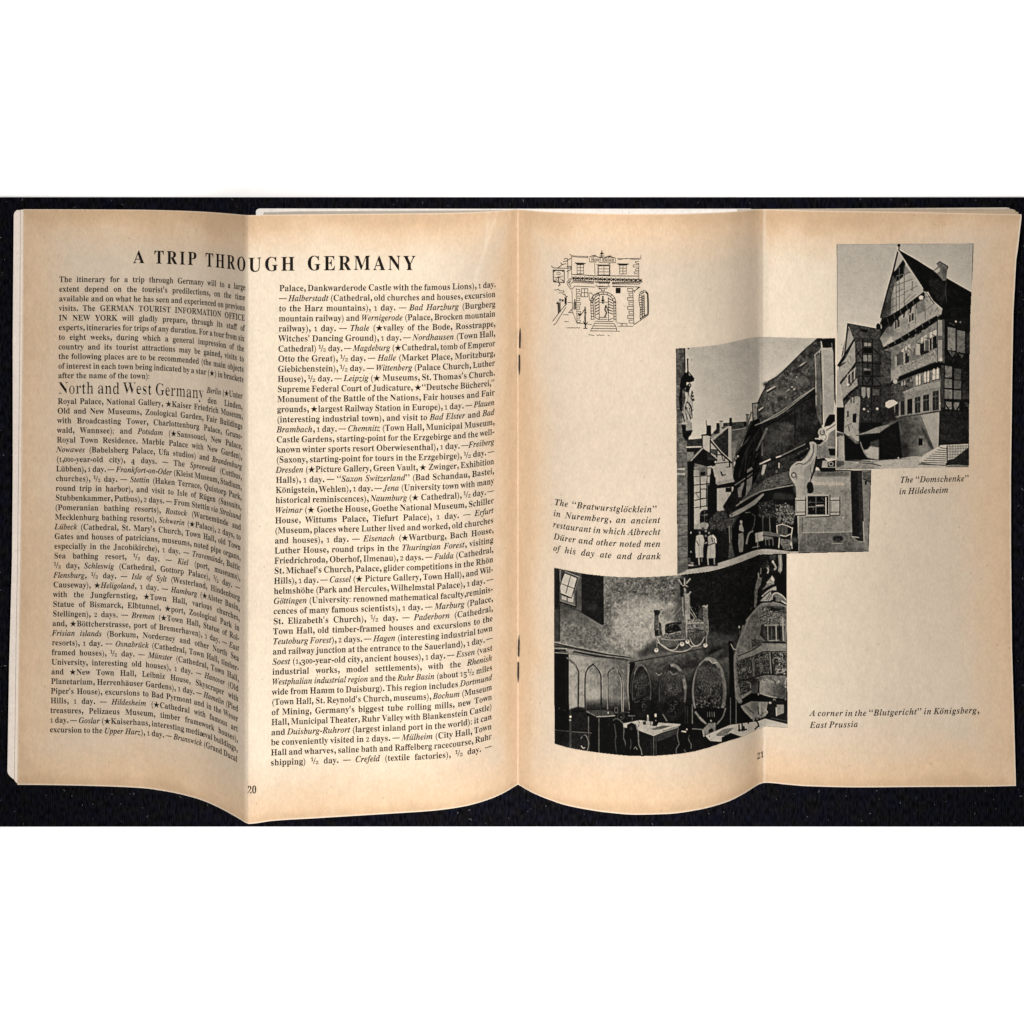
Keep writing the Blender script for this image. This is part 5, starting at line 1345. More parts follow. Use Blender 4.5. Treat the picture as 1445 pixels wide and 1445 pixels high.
# shrubs, table and chair
B.dabs(S2((255, 560), (300, 490), (400, 470), (440, 560), (410, 640), (280, 650)), 260, 0.9, 3.2, (20, 30, 52, 70, 80)); B.dabs(S2((300, 640), (420, 620), (410, 780), (310, 800)), 80, 0.9, 4.0, (10, 30, 40), tilt=1.5)
B.poly(S2((388, 580), (410, 560), (408, 700), (430, 800), (385, 810), (395, 700)), 66, noise=14, soft=0.5); B.line(S2((392, 590), (396, 700)), 0.9, 128)
B.dabs(S2((600, 480), (640, 430), (700, 440), (705, 510), (650, 530)), 140, 0.9, 2.4, (26, 44, 64, 78)); B.dabs(S2((720, 500), (745, 450), (800, 440), (845, 490), (835, 550), (740, 550)), 240, 0.9, 2.2, (40, 70, 100, 128, 146))
B.poly(S2((568, 640), (620, 626), (624, 690), (600, 690), (578, 698)), 158, noise=8); B.line(S2((585, 645), (590, 692)), 1.0, 120); B.poly(S2((622, 626), (740, 640), (738, 662), (624, 650)), 84, noise=10); B.line(S2((622, 652), (735, 664)), 1.2, 20); B.poly(S2((600, 690), (720, 670), (720, 740), (600, 740)), 12, soft=0.3)
for x in (588, 640, 664, 690): B.line(S2((x, 668), (x + 2, 718)), 0.9, 92)
# gable scroll
B.poly(S2((945, 18), (962, 10), (985, 22), (992, 60), (985, 110), (962, 185), (940, 260), (928, 330), (920, 372), (852, 392), (846, 320), (818, 272), (806, 236), (816, 178), (850, 150), (884, 146), (912, 128), (934, 92), (948, 52)), 146, noise=8, cell=3)
B.poly(S2((905, 200), (975, 110), (960, 190), (938, 270), (924, 372), (890, 380), (900, 300)), 126, soft=1.2)
B.curve(S2((966, 30), (968, 80), (942, 135), (905, 165), (868, 160), (845, 172)), 1.3, 66, 0.9, 0.2); B.curve(S2((952, 40), (952, 80), (930, 120), (898, 144), (856, 152)), 1.2, 172); B.curve(S2((976, 60), (972, 110), (945, 160), (900, 182)), 0.9, 170)
B.curve(S2((812, 200), (808, 240), (824, 272), (848, 290)), 1.1, 178); x, y = S2((833, 240))[0]; B.ring(x, y, 3.2, 3.4, 1.2, 58); B.oval(x, y, 1.1, 1.2, 168); B.curve(S2((850, 268), (852, 246), (840, 228)), 0.9, 80)
B.line(S2((990, 120), (965, 215), (945, 285)), 1.3, 22); B.line(S2((945, 190), (955, 240)), 0.8, 60)
B.oval(1143.3, 687, 4.6, 7.0, 24, soft=0.3)
# figures again, softly
B.poly(S2((155, 640), (310, 620), (315, 860), (150, 860)), 14, soft=0.8)
B.poly(S2((168, 655), (190, 645), (215, 650), (224, 690), (214, 740), (216, 800), (166, 804), (160, 740), (164, 690)), 156, soft=0.35); B.line(S2((192, 665), (188, 790)), 0.9, 112, 0.8); B.line(S2((170, 690), (185, 720)), 1.2, 60); B.line(S2((205, 720), (208, 795)), 0.8, 116, 0.8)
B.oval(986.9, 751, 2.3, 2.7, 34, soft=0.3); B.oval(987.6, 752, 1.2, 1.5, 120); B.line(S2((185, 804), (188, 850)), 1.5, 140); B.line(S2((205, 802), (206, 830)), 1.2, 90)
B.poly(S2((246, 660), (268, 648), (288, 655), (296, 704), (250, 714)), 138, soft=0.3); B.curve(S2((282, 652), (298, 672), (302, 700)), 2.0, 190); B.poly(S2((248, 716), (296, 706), (300, 760), (297, 805), (240, 808), (243, 760)), 154, soft=0.35); B.line(S2((248, 722), (294, 702)), 1.3, 24); B.line(S2((268, 725), (262, 800)), 0.9, 110, 0.8); B.line(S2((272, 665), (280, 695)), 1.2, 40)
B.oval(1001.4, 751, 2.2, 2.8, 36, soft=0.3); B.oval(1000.6, 752.4, 1.1, 1.5, 122); B.line(S2((246, 808), (250, 852)), 1.5, 142); B.line(S2((290, 806), (292, 846)), 1.4, 134)
B.oval(996.2, 756.5, 1.3, 1.8, 112, soft=0.3); B.line(S2((228, 706), (240, 700)), 1.2, 150); B.oval(1046.2, 738, 1.6, 2.2, 132, soft=0.3)
B.poly(Q1((285, 640), (320, 640), (400, 735), (436, 785), (425, 835), (370, 860), (300, 866), (262, 845), (262, 720)), 8); B.poly(Q1((318, 660), (345, 700), (362, 735), (325, 720)), 140)
B.poly(Q1((196, 1060), (250, 1090), (250, 1300), (230, 1445), (185, 1445)), 70, noise=20, soft=0.3)
for pts, t_ in ((((255, 1100), (270, 1200), (245, 1330)), 176), (((330, 1100), (350, 1180), (330, 1250)), 170), (((280, 1300), (330, 1440)), 168), (((230, 1330), (225, 1440)), 150), (((360, 1280), (400, 1400)), 160)): B.curve(Q1(*pts), 1.4, t_, 0.9, 0.2)
for pts in (((205, 20), (240, 200)), ((270, 30), (300, 230)), ((320, 40), (345, 200))): B.line(Q3(*pts), 1.2, 164, 0.9)
B.finish()
B.print_on([(953.6, 491.8), (967, 491), (990, 489.4), (1005, 487.7), (1020, 485.4), (1032, 482.9), (1046, 479.6), (1058, 477.0), (1066, 475.8), (1076, 475.2), (1090, 475.7), (1110, 476.3), (1140, 477), (1178.4, 477.1), (1179.6, 560), (1179.4, 663.2),
            (1229.6, 662.4), (1228.5, 700), (1225.7, 778.4), (1150, 780.2), (1110.8, 781.0), (1079, 781.4), (1070.6, 782.4), (1058, 787.6), (1045, 792.8), (1033, 797.0), (1019.6, 801.3), (1000, 806.2), (971, 809.6), (955.8, 811.4), (955.2, 700), (954.4, 600)],
           "photograph", right_page, "printed photograph of steep roofs above a narrow street tavern")
Block().line("Bratwurstglöcklein", (1147.4, 684.2), (1191.2, 685.0), 8.0, 'r', False).build("painted_sign", right_page, material("pale_sign_ink", (0.36, 0.30, 0.23))[0], "pale lettering on the wall inside the street photograph")

# ---- lower photograph: vaulted wine cellar with carved casks
C = Plate(779, 779, 1115, 1071, 100)
R1, R2, R3 = tile(776, 795, 11.115), tile(890, 795, 11.115), tile(1000, 770, 12.04)
R4, R5, R6 = tile(776, 900, 8.5), tile(880, 940, 11.115), tile(1000, 880, 8.025)
R7, R8 = tile(1060, 780, 18.05), tile(1030, 900, 11.115)
C.rect(779, 779, 1115, 1071, 14, noise=8)
# plastered vault
C.grad([(783, 800), (1000, 800), (1040, 940), (890, 960), (783, 930)], (800, 860), 96, (930, 905), 138, noise=34, cell=3)
C.poly([(860, 813), (900, 815), (945, 813), (970, 812), (965, 850), (930, 850), (900, 840), (870, 850)], 92, noise=36, cell=3, soft=3)
C.poly([(880, 860), (925, 850), (960, 865), (962, 880), (925, 905), (880, 905), (866, 890)], 142, noise=26, cell=3, soft=5)
C.poly([(851, 812), (866, 815), (862, 900), (851, 900)], 92, noise=30, cell=2, soft=2)
C.dabs([(851, 814), (970, 814), (965, 900), (890, 925), (800, 905), (853, 884)], 520, 0.9, 1.9, (66, 84, 92, 128, 150, 164))
C.poly([(790, 852), (825, 868), (850, 884), (852, 900), (880, 925), (800, 906), (783, 904), (783, 870)], 96, noise=26, cell=2.5, soft=1.5)
C.grad([(790, 850), (822, 862), (850, 884), (826, 884), (790, 874)], (800, 850), 62, (806, 886), 96, noise=14, soft=1.5)
C.dabs([(790, 880), (850, 886), (880, 925), (800, 905)], 170, 0.8, 1.7, (70, 84, 128, 142))
# window niche
C.rect(781, 798, 790.6, 905, 30, noise=8); C.rect(783, 860, 789.5, 905, 56, noise=12, soft=1.0)
C.poly(R1((155, 85), (250, 110), (500, 160), (510, 780), (330, 710), (150, 640)), 58, noise=12, cell=3)
C.poly(R1((440, 230), (500, 200), (505, 760), (420, 720)), 70, noise=8, soft=0.4); C.line(R1((500, 160), (505, 770)), 0.9, 40)
C.poly(R1((500, 150), (660, 172), (845, 195), (850, 960), (820, 975), (510, 785)), 22, noise=12, cell=3)
C.poly(R1((560, 640), (760, 620), (720, 760), (560, 720)), 36, soft=2)
C.poly(R1((240, 125), (470, 215), (460, 250), (410, 400), (410, 680), (160, 600), (160, 320)), 86)
C.poly(R1((235, 150), (430, 230), (345, 545), (180, 475), (165, 380)), 172, noise=6); C.line(R1((235, 150), (435, 230), (345, 548), (178, 478)), 1.5, 26); C.line(R1((235, 150), (190, 260)), 1.2, 40)
for a, b in (((330, 190), (255, 470)), ((195, 325), (375, 395))): C.line(R1(a, b), 1.0, 44)
C.poly(R1((190, 510), (265, 535), (265, 590), (190, 565)), 160); C.poly(R1((285, 545), (345, 555), (375, 460), (370, 615), (285, 600)), 160)
C.poly(R1((165, 570), (400, 645), (405, 675), (165, 595)), 104); C.line(R1((155, 610), (410, 685)), 1.6, 12); C.line(R1((240, 128), (468, 218)), 0.9, 128); C.line(R1((410, 430), (412, 680)), 1.4, 24); C.line(R1((165, 110), (165, 290)), 1.6, 112)
# cornice and panelling
C.poly(R4((50, 130), (230, 190), (560, 235), (950, 275), (945, 900), (230, 900), (50, 900)), 92, noise=10, cell=4)
C.grad(R4((230, 200), (560, 245), (945, 280), (950, 900), (440, 880), (235, 870)), (815, 960), 138, (885, 960), 84, noise=12, cell=4)
C.grad(R4((430, 740), (620, 720), (900, 700), (945, 740), (945, 900), (430, 890)), (850, 985), 100, (850, 1002), 24, noise=10, soft=1.5)
C.poly(R4((440, 640), (600, 600), (600, 740), (440, 760)), 140, soft=3); C.poly(R4((640, 640), (700, 640), (690, 730), (640, 730)), 120, soft=2)
C.poly(R4((50, 150), (225, 190), (235, 900), (245, 1320), (50, 1320)), 12, noise=5); C.line(R4((190, 230), (200, 800)), 0.9, 34); C.oval(789.4, 1000, 1.0, 1.4, 66); C.oval(797, 1003.5, 1.2, 1.4, 80)
C.poly(R4((50, 55), (300, 105), (700, 190), (960, 215), (1000, 245), (940, 290), (600, 245), (250, 185), (50, 150)), 66)
for pts, w, t in ((((50, 52), (300, 110), (700, 190), (980, 228)), 1.2, 132), (((50, 66), (300, 126), (700, 205), (985, 240)), 1.3, 18), (((190, 130), (420, 175), (700, 222), (960, 252)), 1.0, 126), (((300, 168), (560, 225), (780, 240)), 1.4, 16), (((240, 175), (560, 238), (900, 280)), 1.0, 96),
                  (((55, 128), (205, 132)), 1.2, 136), (((55, 150), (200, 158)), 1.6, 14), (((55, 178), (215, 192)), 1.0, 142), (((55, 100), (200, 118)), 1.4, 22)): C.line(R4(*pts), w, t)
C.poly(R4((190, 135), (290, 155), (250, 190), (200, 160)), 122); C.poly(R4((960, 215), (1000, 245), (945, 300)), 78)
C.curve(R4((215, 250), (290, 310), (335, 390), (345, 460), (340, 860)), 2.8, 58); C.curve(R4((205, 240), (285, 300), (325, 390), (332, 460), (328, 840)), 0.9, 130); C.line(R4((235, 280), (238, 800)), 1.5, 152); C.line(R4((228, 270), (228, 820)), 0.8, 40)
C.curve(R4((425, 880), (422, 640), (428, 450), (460, 370), (520, 318)), 2.2, 42); C.curve(R4((520, 318), (580, 380), (612, 450), (618, 560), (618, 880)), 2.2, 36); C.curve(R4((530, 316), (590, 380), (624, 450), (630, 560), (630, 720)), 0.8, 140); C.curve(R4((412, 870), (410, 640), (418, 440), (450, 360)), 0.8, 150)
C.curve(R4((702, 890), (698, 640), (700, 440), (730, 390), (770, 362)), 1.8, 44); C.line(R4((692, 470), (694, 860)), 0.8, 124); C.curve(R4((815, 400), (850, 450), (872, 520), (880, 640), (882, 885)), 1.0, 156); C.curve(R4((830, 410), (845, 450), (858, 520), (864, 640), (868, 885)), 1.2, 150); C.curve(R4((822, 405), (848, 450), (866, 520), (873, 640), (875, 885)), 1.2, 20)
C.line(R4((940, 290), (935, 600), (950, 900)), 1.2, 124); C.poly(R4((240, 860), (330, 830), (420, 840), (420, 900), (250, 900)), 26, soft=0.8)
# wall round the casks
C.grad([(888, 934), (898, 925), (940, 922), (985, 930), (1038, 912), (1040, 985), (1030, 1000), (886, 1005)], (960, 925), 84, (960, 985), 18, noise=12, cell=4)
C.grad([(888, 925), (930, 908), (985, 915), (1030, 905), (1036, 925), (985, 942), (940, 946), (900, 945)], (940, 905), 116, (950, 945), 44, noise=16, cell=4, soft=2)
C.poly([(888, 936), (896, 934), (897, 1010), (888, 1010)], 10, soft=0.5); C.line([(888.6, 934), (886.4, 970), (888.4, 1002)], 1.0, 120)
C.curve([(888, 936), (905, 932), (940, 926), (985, 917), (1018, 909), (1036, 905)], 2.0, 40, 0.8); C.curve([(888, 931), (905, 927.5), (940, 921), (985, 912), (1018, 904)], 2.4, 104, 0.5)
# dark shadow under the vault on the right
C.poly([(962, 811), (972, 809), (1019, 801), (1058, 788), (1070, 782), (1112, 781), (1112, 850), (1075, 852), (1052, 880), (1038, 925), (1020, 915), (1000, 925), (992, 905), (975, 880), (972, 850)], 17, noise=14, cell=2.5, soft=0.8)
C.grad([(980, 880), (1050, 850), (1042, 910), (1036, 925), (1015, 912), (995, 925), (985, 905)], (1000, 870), 16, (1000, 925), 58, noise=16, cell=3, soft=2)
C.dabs([(975, 815), (1060, 795), (1050, 860), (1030, 900), (1000, 900), (978, 860)], 260, 0.8, 2.4, (8, 12, 30, 38, 46), tilt=1.5)
C.dabs([(925, 814), (966, 812), (966, 838), (940, 838), (918, 826)], 80, 1.3, 2.4, (26, 40, 60, 140))
# hanging ship chandelier
C.poly([(925, 902), (1000, 890), (1040, 900), (1030, 908), (985, 914), (940, 921), (906, 926), (900, 922)], 62, noise=12, cell=3, soft=2.6)
C.poly([(958, 815), (968, 812), (966, 900), (958, 905), (950, 870)], 76, noise=18, soft=3)
C.poly(R2((770, 240), (860, 250), (840, 400), (830, 530), (780, 520)), 22, noise=18, soft=0.6)
for pts in (((760, 260), (800, 330)), ((845, 240), (850, 340)), ((935, 245), (880, 310)), ((820, 350), (900, 360)), ((845, 400), (860, 430)), ((940, 450), (910, 500))): C.line(R2(*pts), 1.8, 136)
C.oval(967, 828, 1.6, 1.4, 30); C.oval(971, 826, 1.2, 1.8, 20)
C.poly(R2((835, 480), (930, 470), (935, 700), (930, 840), (880, 860), (850, 800)), 122, noise=26, cell=1.2); C.line(R2((820, 540), (818, 690), (830, 820)), 1.0, 144); C.line(R2((845, 500), (848, 800)), 1.2, 66); C.line(R2((925, 490), (930, 660)), 0.9, 76)
C.poly(R2((1130, 670), (1210, 655), (1215, 900), (1210, 1100), (1140, 1050)), 88, noise=34, cell=1.1); C.line(R2((1130, 680), (1155, 665), (1185, 700), (1205, 660)), 1.4, 156); C.poly(R2((1080, 690), (1130, 690), (1130, 880), (1060, 860)), 62, noise=10, soft=0.6); C.line(R2((1215, 880), (1222, 1060), (1190, 1150)), 0.8, 130)
C.poly(R2((880, 870), (950, 880), (1040, 860), (1140, 910), (1150, 1060), (880, 1060)), 104, noise=44, cell=0.9); C.line(R2((890, 940), (1150, 935)), 0.9, 166); C.line(R2((890, 1045), (1150, 1050)), 1.2, 38); C.oval(976.4, 883.5, 1.0, 1.2, 20); C.oval(983.5, 883.5, 1.0, 1.2, 20); C.dabs(R2((890, 880), (1040, 850), (1060, 920), (890, 925)), 22, 1.0, 1.8, (40, 176))
C.line(R2((880, 840), (880, 1190)), 1.2, 150); C.line(R2((935, 690), (1030, 850)), 1.0, 140); C.line(R2((930, 760), (1010, 860)), 0.9, 140); C.line(R2((800, 690), (690, 820), (650, 900)), 0.8, 126)
C.poly(R2((480, 1120), (600, 1110), (860, 1060), (880, 1190), (700, 1220), (480, 1200)), 80, noise=44, cell=0.8); C.poly(R2((890, 1080), (1170, 1060), (1160, 1140), (900, 1180)), 74, noise=46, cell=0.8)
C.curve(R2((480, 1185), (620, 1205), (780, 1200), (860, 1190)), 0.9, 152); C.line(R2((610, 1110), (780, 1075)), 1.2, 140); C.poly(R2((500, 1210), (760, 1225), (740, 1290), (600, 1320), (500, 1270)), 88, noise=12, soft=0.6)
C.poly(R2((545, 960), (640, 930), (800, 925), (820, 1050), (600, 1110), (540, 1090)), 20, noise=16); C.dabs(R2((545, 960), (800, 920), (800, 1060), (560, 1100)), 26, 1.0, 1.8, (84, 100, 10)); C.poly(R2((740, 960), (860, 930), (860, 1060), (800, 1050)), 78, noise=18, soft=0.5)
C.poly(R2((360, 740), (420, 730), (470, 745), (460, 790), (440, 815), (380, 815)), 34, noise=14); C.poly(R2((378, 815), (440, 815), (445, 1030), (375, 1030)), 74, noise=10); C.line(R2((378, 815), (376, 1030)), 1.0, 40); C.line(R2((370, 830), (362, 1020)), 0.9, 148); C.poly(R2((370, 1030), (440, 1040), (445, 1140), (385, 1150)), 38, noise=16)
C.poly(R2((465, 900), (490, 900), (530, 1000), (530, 1130), (500, 1130), (495, 1000)), 142); C.line(R2((440, 900), (440, 1000)), 0.9, 124); C.poly(R2((440, 920), (480, 940), (500, 1120), (450, 1140)), 56, noise=14, soft=0.3)
C.line(R2((410, 1150), (415, 1320)), 1.2, 110); C.poly(R2((470, 760), (600, 700), (700, 690), (640, 880), (540, 900)), 112, noise=16, soft=1.5)
for pts in (((420, 1180), (480, 1280), (600, 1355), (700, 1350), (760, 1270)), ((425, 1240), (530, 1300), (620, 1365), (780, 1388), (900, 1360), (980, 1300)), ((935, 1190), (980, 1270), (1040, 1300), (1110, 1250), (1160, 1160)), ((900, 1240), (950, 1300), (1020, 1300), (1100, 1270))): C.curve(R2(*pts), 1.1, 158)
for x, y, r in ((405, 1365, 2.9), (808, 1268, 3.1), (893, 1230, 2.9), (1175, 1288, 2.9)):
    C.oval(890 + x / 11.115, 795 + y / 11.115, r, r, 184); C.oval(890 + x / 11.115, 795 + y / 11.115 - 1.0, r * 0.5, r * 0.5, 120)
C.line(R2((1190, 1140), (1190, 1240)), 1.4, 120); C.line(R2((1165, 1180), (1165, 1250)), 1.6, 12)
C.dabs(R2((380, 740), (1210, 660), (1210, 1160), (400, 1200)), 150, 0.7, 2.2, (26, 40, 70, 140, 150))
# row of casks
def cask(cx, cy, rx, ry, lit, w, dark):
    C.oval(cx, cy, rx + w, ry + w * 0.8, 26, noise=8, soft=0.8)
    C.oval(cx, cy, rx, ry, dark, noise=10, cell=2, soft=0.3)
    a = np.linspace(0, 2 * np.pi, 28, endpoint=False)
    C.oval(cx, cy - ry * 0.35, rx * 0.7, ry * 0.4, dark + 22, noise=14, cell=1.5, soft=2)
    C.oval(cx, cy + ry * 0.55, rx * 0.8, ry * 0.35, 12, soft=2.5)
    C.dabs(np.stack([cx + rx * 0.84 * np.cos(a), cy + ry * 0.86 * np.sin(a)], 1), int(rx * ry * 0.14), 0.9, 2.6, (8, 14, dark + 26, dark + 44))
    C.carving(np.stack([cx + rx * 0.8 * np.cos(a), cy - 2 + ry * 0.8 * np.sin(a)], 1), int(rx * ry * 0.085), 2.3, dark + 14, dark + 52)
    C.ring(cx, cy, rx, ry, 1.2, 10, 0, 360, 0.8, 0.3)
    for a0, a1, k, ww in lit: C.ring(cx, cy, rx + 0.8, ry + 0.6, ww, k, a0, a1, 0.85, 0.45)
cask(905.6, 975.5, 12.2, 35, ((160, 290, 74, 1.6), (290, 380, 84, 1.8)), 2.5, 30); C.ring(905.6, 972, 15.4, 38.5, 0.9, 78, 170, 265, 0.8)
cask(949, 977, 17.6, 37.5, ((160, 250, 66, 1.8), (268, 350, 120, 4.6), (340, 380, 92, 3.0)), 3.5, 36)
cask(1000.5, 976, 21.6, 45.5, ((150, 270, 118, 2.6), (262, 330, 124, 5.4), (325, 388, 104, 5.0)), 4.0, 42)
C.curve([(895, 951), (900, 941), (907, 939), (913, 947)], 1.0, 104)
C.poly([(930, 945), (966, 948), (966, 958), (932, 960)], 58, noise=28, cell=1.2, soft=1.0); C.poly([(984, 940), (1016, 942), (1020, 965), (982, 962)], 66, noise=24, cell=1.4, soft=1.2)
C.dabs([(982, 962), (1020, 962), (1022, 992), (984, 990)], 130, 0.9, 2.8, (14, 20, 84, 104, 116), tilt=1.5)
C.dabs([(982, 988), (1024, 990), (1024, 1000), (984, 998)], 60, 1.1, 1.6, (12, 110, 134))
C.curve([(1002, 932), (1006, 936), (1012, 935)], 1.2, 150); C.curve([(946, 948), (950, 952), (956, 950)], 1.0, 118); C.curve([(926, 950), (930, 953), (934, 950)], 1.0, 116)
C.poly([(982, 999), (1024, 1000), (1028, 1012), (1018, 1022), (990, 1020), (980, 1006)], 10); C.curve([(982, 1005), (988, 1014), (996, 1021)], 2.4, 118); C.curve([(1024, 1000), (1020, 1012), (1012, 1022)], 1.8, 92); [C.line([(x, 1005), (x + 0.3, 1011.5)], 0.9, t_) for x, t_ in ((998.5, 84), (1001.5, 96), (1004.8, 88), (1008, 92))]
C.poly([(983, 1000), (1000, 1000), (998, 1006), (986, 1005)], 14)
# great carved cask at the right
rim = R6((445, -20), (395, 90), (350, 195), (318, 300), (298, 400), (290, 550), (300, 700), (322, 830), (345, 890))
body = [(1112, 856), (1098, 851.5), (1087, 850.6), (1075, 852), (1065, 863), (1054, 876)] + rim + R6((360, 910), (560, 820), (880, 900), (890, 0))
C.poly(body, 94, noise=22, cell=2.5)
C.poly(R8((110, 150), (200, 60), (330, 20), (560, 60), (880, 70), (880, 0), (200, -200), (150, 60)), 96, noise=16, cell=3)
C.poly(R3((900, 1050), (1000, 1020), (1300, 1040), (1320, 1160), (1000, 1130), (870, 1180)), 62, noise=26, cell=1.6); C.poly(R3((1000, 1060), (1100, 1050), (1250, 1110), (1020, 1120)), 26, soft=0.6); C.dabs(R3((860, 1060), (1300, 1120), (1290, 1290), (880, 1300)), 50, 1.2, 2.6, (30, 50, 120)); C.carving(R3((860, 1050), (1300, 1110), (1290, 1290), (880, 1300)), 60, 2.2, 100, 142)
C.poly(R3((700, 1200), (860, 1040), (900, 1130), (800, 1445), (640, 1445)), 92, noise=22, cell=2, soft=0.4)
C.poly(R6((600, 10), (860, 0), (860, 205), (640, 200), (580, 130)), 44, noise=22)
for pts, w, t in ((((640, 20), (860, 15)), 2.4, 116), (((670, 30), (675, 190)), 1.2, 122), (((765, 20), (770, 195)), 1.4, 138), (((690, 195), (800, 190)), 1.2, 124), (((840, -60), (850, 190)), 2.4, 132), (((800, 0), (810, 180)), 1.6, 16), (((715, 40), (715, 180)), 1.0, 80), (((475, 0), (480, 300)), 1.2, 106), (((590, 60), (560, 150), (620, 190)), 1.4, 92)): C.line(R6(*pts), w, t)
C.poly(R8((150, 130), (290, 20), (300, 190), (150, 240)), 108, noise=14, soft=0.6); C.poly(R8((340, 20), (520, 40), (480, 120), (350, 150)), 66, noise=22, cell=1.4)
C.poly(R8((130, 270), (330, 190), (520, 110), (870, 108), (870, 208), (520, 215), (380, 290), (130, 370)), 112, noise=12, cell=3); C.line(R8((130, 290), (340, 205), (480, 120)), 1.4, 24); C.line(R8((120, 370), (380, 290), (520, 222), (870, 222)), 1.6, 20); C.line(R8((520, 70), (870, 80)), 2.4, 22)
C.poly(R8((110, 390), (400, 290), (520, 240), (880, 235), (880, 580), (640, 580), (380, 620), (130, 700)), 54, noise=20)
C.dabs(R8((110, 390), (340, 310), (350, 620), (130, 690)), 60, 1.1, 2.2, (10, 20, 80)); C.carving(R8((115, 390), (345, 310), (355, 620), (130, 690)), 46, 2.2, 84, 128); C.dabs(R8((390, 300), (620, 250), (620, 560), (400, 600)), 60, 1.1, 2.2, (10, 22, 84)); C.carving(R8((390, 300), (620, 250), (622, 560), (400, 600)), 46, 2.2, 88, 136); C.dabs(R8((700, 250), (880, 250), (880, 570), (710, 570)), 40, 1.2, 2.2, (10, 24, 100)); C.carving(R8((690, 245), (885, 245), (885, 575), (700, 575)), 46, 2.3, 104, 156)
C.oval(1049.5, 945, 2.8, 2.6, 96, noise=12); C.oval(1075, 943, 3, 6, 84, noise=14, soft=0.5)
C.dabs(R8((710, 250), (880, 250), (880, 570), (720, 570)), 60, 1.4, 2.2, (12, 20, 132, 150))
for a, b, w, t in (((360, 320), (372, 620), 1.2, 104), ((380, 310), (392, 610), 1.0, 92), ((628, 240), (652, 572), 1.1, 118), ((655, 240), (676, 570), 1.4, 10)): C.line(R8(a, b), w, t)
C.line(R8((130, 705), (380, 625), (560, 570), (880, 590)), 1.8, 14)
C.poly(R8((140, 720), (360, 640), (460, 640), (440, 760), (330, 850), (170, 900)), 48, noise=20); C.dabs(R8((150, 720), (350, 660), (330, 850), (170, 880)), 20, 1.2, 2.2, (14, 60)); C.carving(R8((145, 725), (360, 650), (330, 850), (170, 890)), 30, 2.0, 80, 118); C.curve(R8((270, 700), (320, 720), (325, 790)), 1.4, 112)
C.poly(R8((350, 760), (440, 660), (460, 880), (330, 900)), 72, noise=14, soft=0.5); C.line(R8((200, 940), (330, 840)), 2.4, 110)
C.grad(R8((450, 700), (620, 660), (760, 700), (880, 790), (880, 960), (760, 960), (620, 920), (470, 880)), (1075, 968), 124, (1104, 975), 60, noise=16)
C.dabs(R8((470, 630), (640, 600), (740, 640), (890, 760), (890, 800), (700, 700), (480, 690)), 60, 1.6, 2.2, (150, 160, 60, 130)); C.curve(R8((480, 880), (580, 910), (680, 935), (730, 940)), 1.6, 140); C.line(R8((460, 700), (450, 880)), 2.2, 36); C.line(R8((890, 640), (870, 720)), 2, 128)
C.poly(R8((170, 980), (330, 870), (470, 880), (620, 930), (740, 950), (860, 960), (900, 1060), (640, 1000), (400, 1000), (190, 1050)), 10); C.oval(1093, 988, 2, 2.2, 110); C.oval(1093, 988.4, 1, 1, 20); C.oval(1070.4, 980, 1, 1.6, 120)
C.poly(R8((180, 1070), (330, 1000), (620, 1010), (600, 1060), (560, 1230), (400, 1300), (330, 1270)), 112, noise=14, cell=2.5); C.curve(R8((190, 1080), (240, 1150), (310, 1220), (370, 1270)), 3.0, 128); C.line(R8((250, 1080), (380, 1190)), 1.4, 66); C.line(R8((470, 1030), (480, 1190)), 2.4, 146); C.line(R8((440, 1080), (450, 1180)), 1.4, 36); C.line(R8((370, 1230), (375, 1310)), 2.0, 120); C.poly(R8((330, 1010), (460, 1000), (430, 1160), (380, 1180)), 92, soft=0.8)
C.poly(R8((600, 1000), (900, 980), (905, 1360), (640, 1280), (560, 1240)), 24, noise=14); C.poly(R8((740, 1050), (850, 1050), (850, 1180), (730, 1230)), 120, noise=10); C.line(R8((730, 1100), (735, 1220)), 1.6, 160); C.line(R8((650, 1260), (890, 1310)), 1.0, 70); C.oval(1087, 992, 2, 1.6, 140); C.curve(R8((560, 1130), (590, 1170), (560, 1200)), 1.6, 150); C.dabs(R8((400, 1200), (600, 1140), (560, 1260), (400, 1300)), 40, 1.4, 1.8, (16, 110, 130))
C.curve(rim, 3.0, 112); C.curve([(1064, 864), (1054, 876)] + rim[:3], 2.4, 104); C.curve([(x - 1.9, y) for x, y in rim], 0.8, 60); C.curve([(1054, 876), (1065, 862.5), (1075, 853), (1087, 850.6), (1098, 852), (1111, 857)], 2.6, 110); C.line(R8((100, 880), (180, 1000)), 3.0, 108); C.oval(1040, 983, 3, 3, 104, noise=14)
C.poly([(1028, 905), (1034, 905), (1036, 950), (1038, 1000), (1034, 1020), (1028, 1020), (1030, 960)], 9, soft=0.5)
for x, t in ((1031, 92), (1039, 116)): C.line([(x, 985), (x, 1021)], 0.9, t)
C.curve(R6((255, 235), (285, 290), (310, 292)), 1.2, 150); C.oval(1043.3, 885, 1.2, 1.7, 150); C.poly(R3((700, 1080), (740, 1040), (720, 1110)), 60)
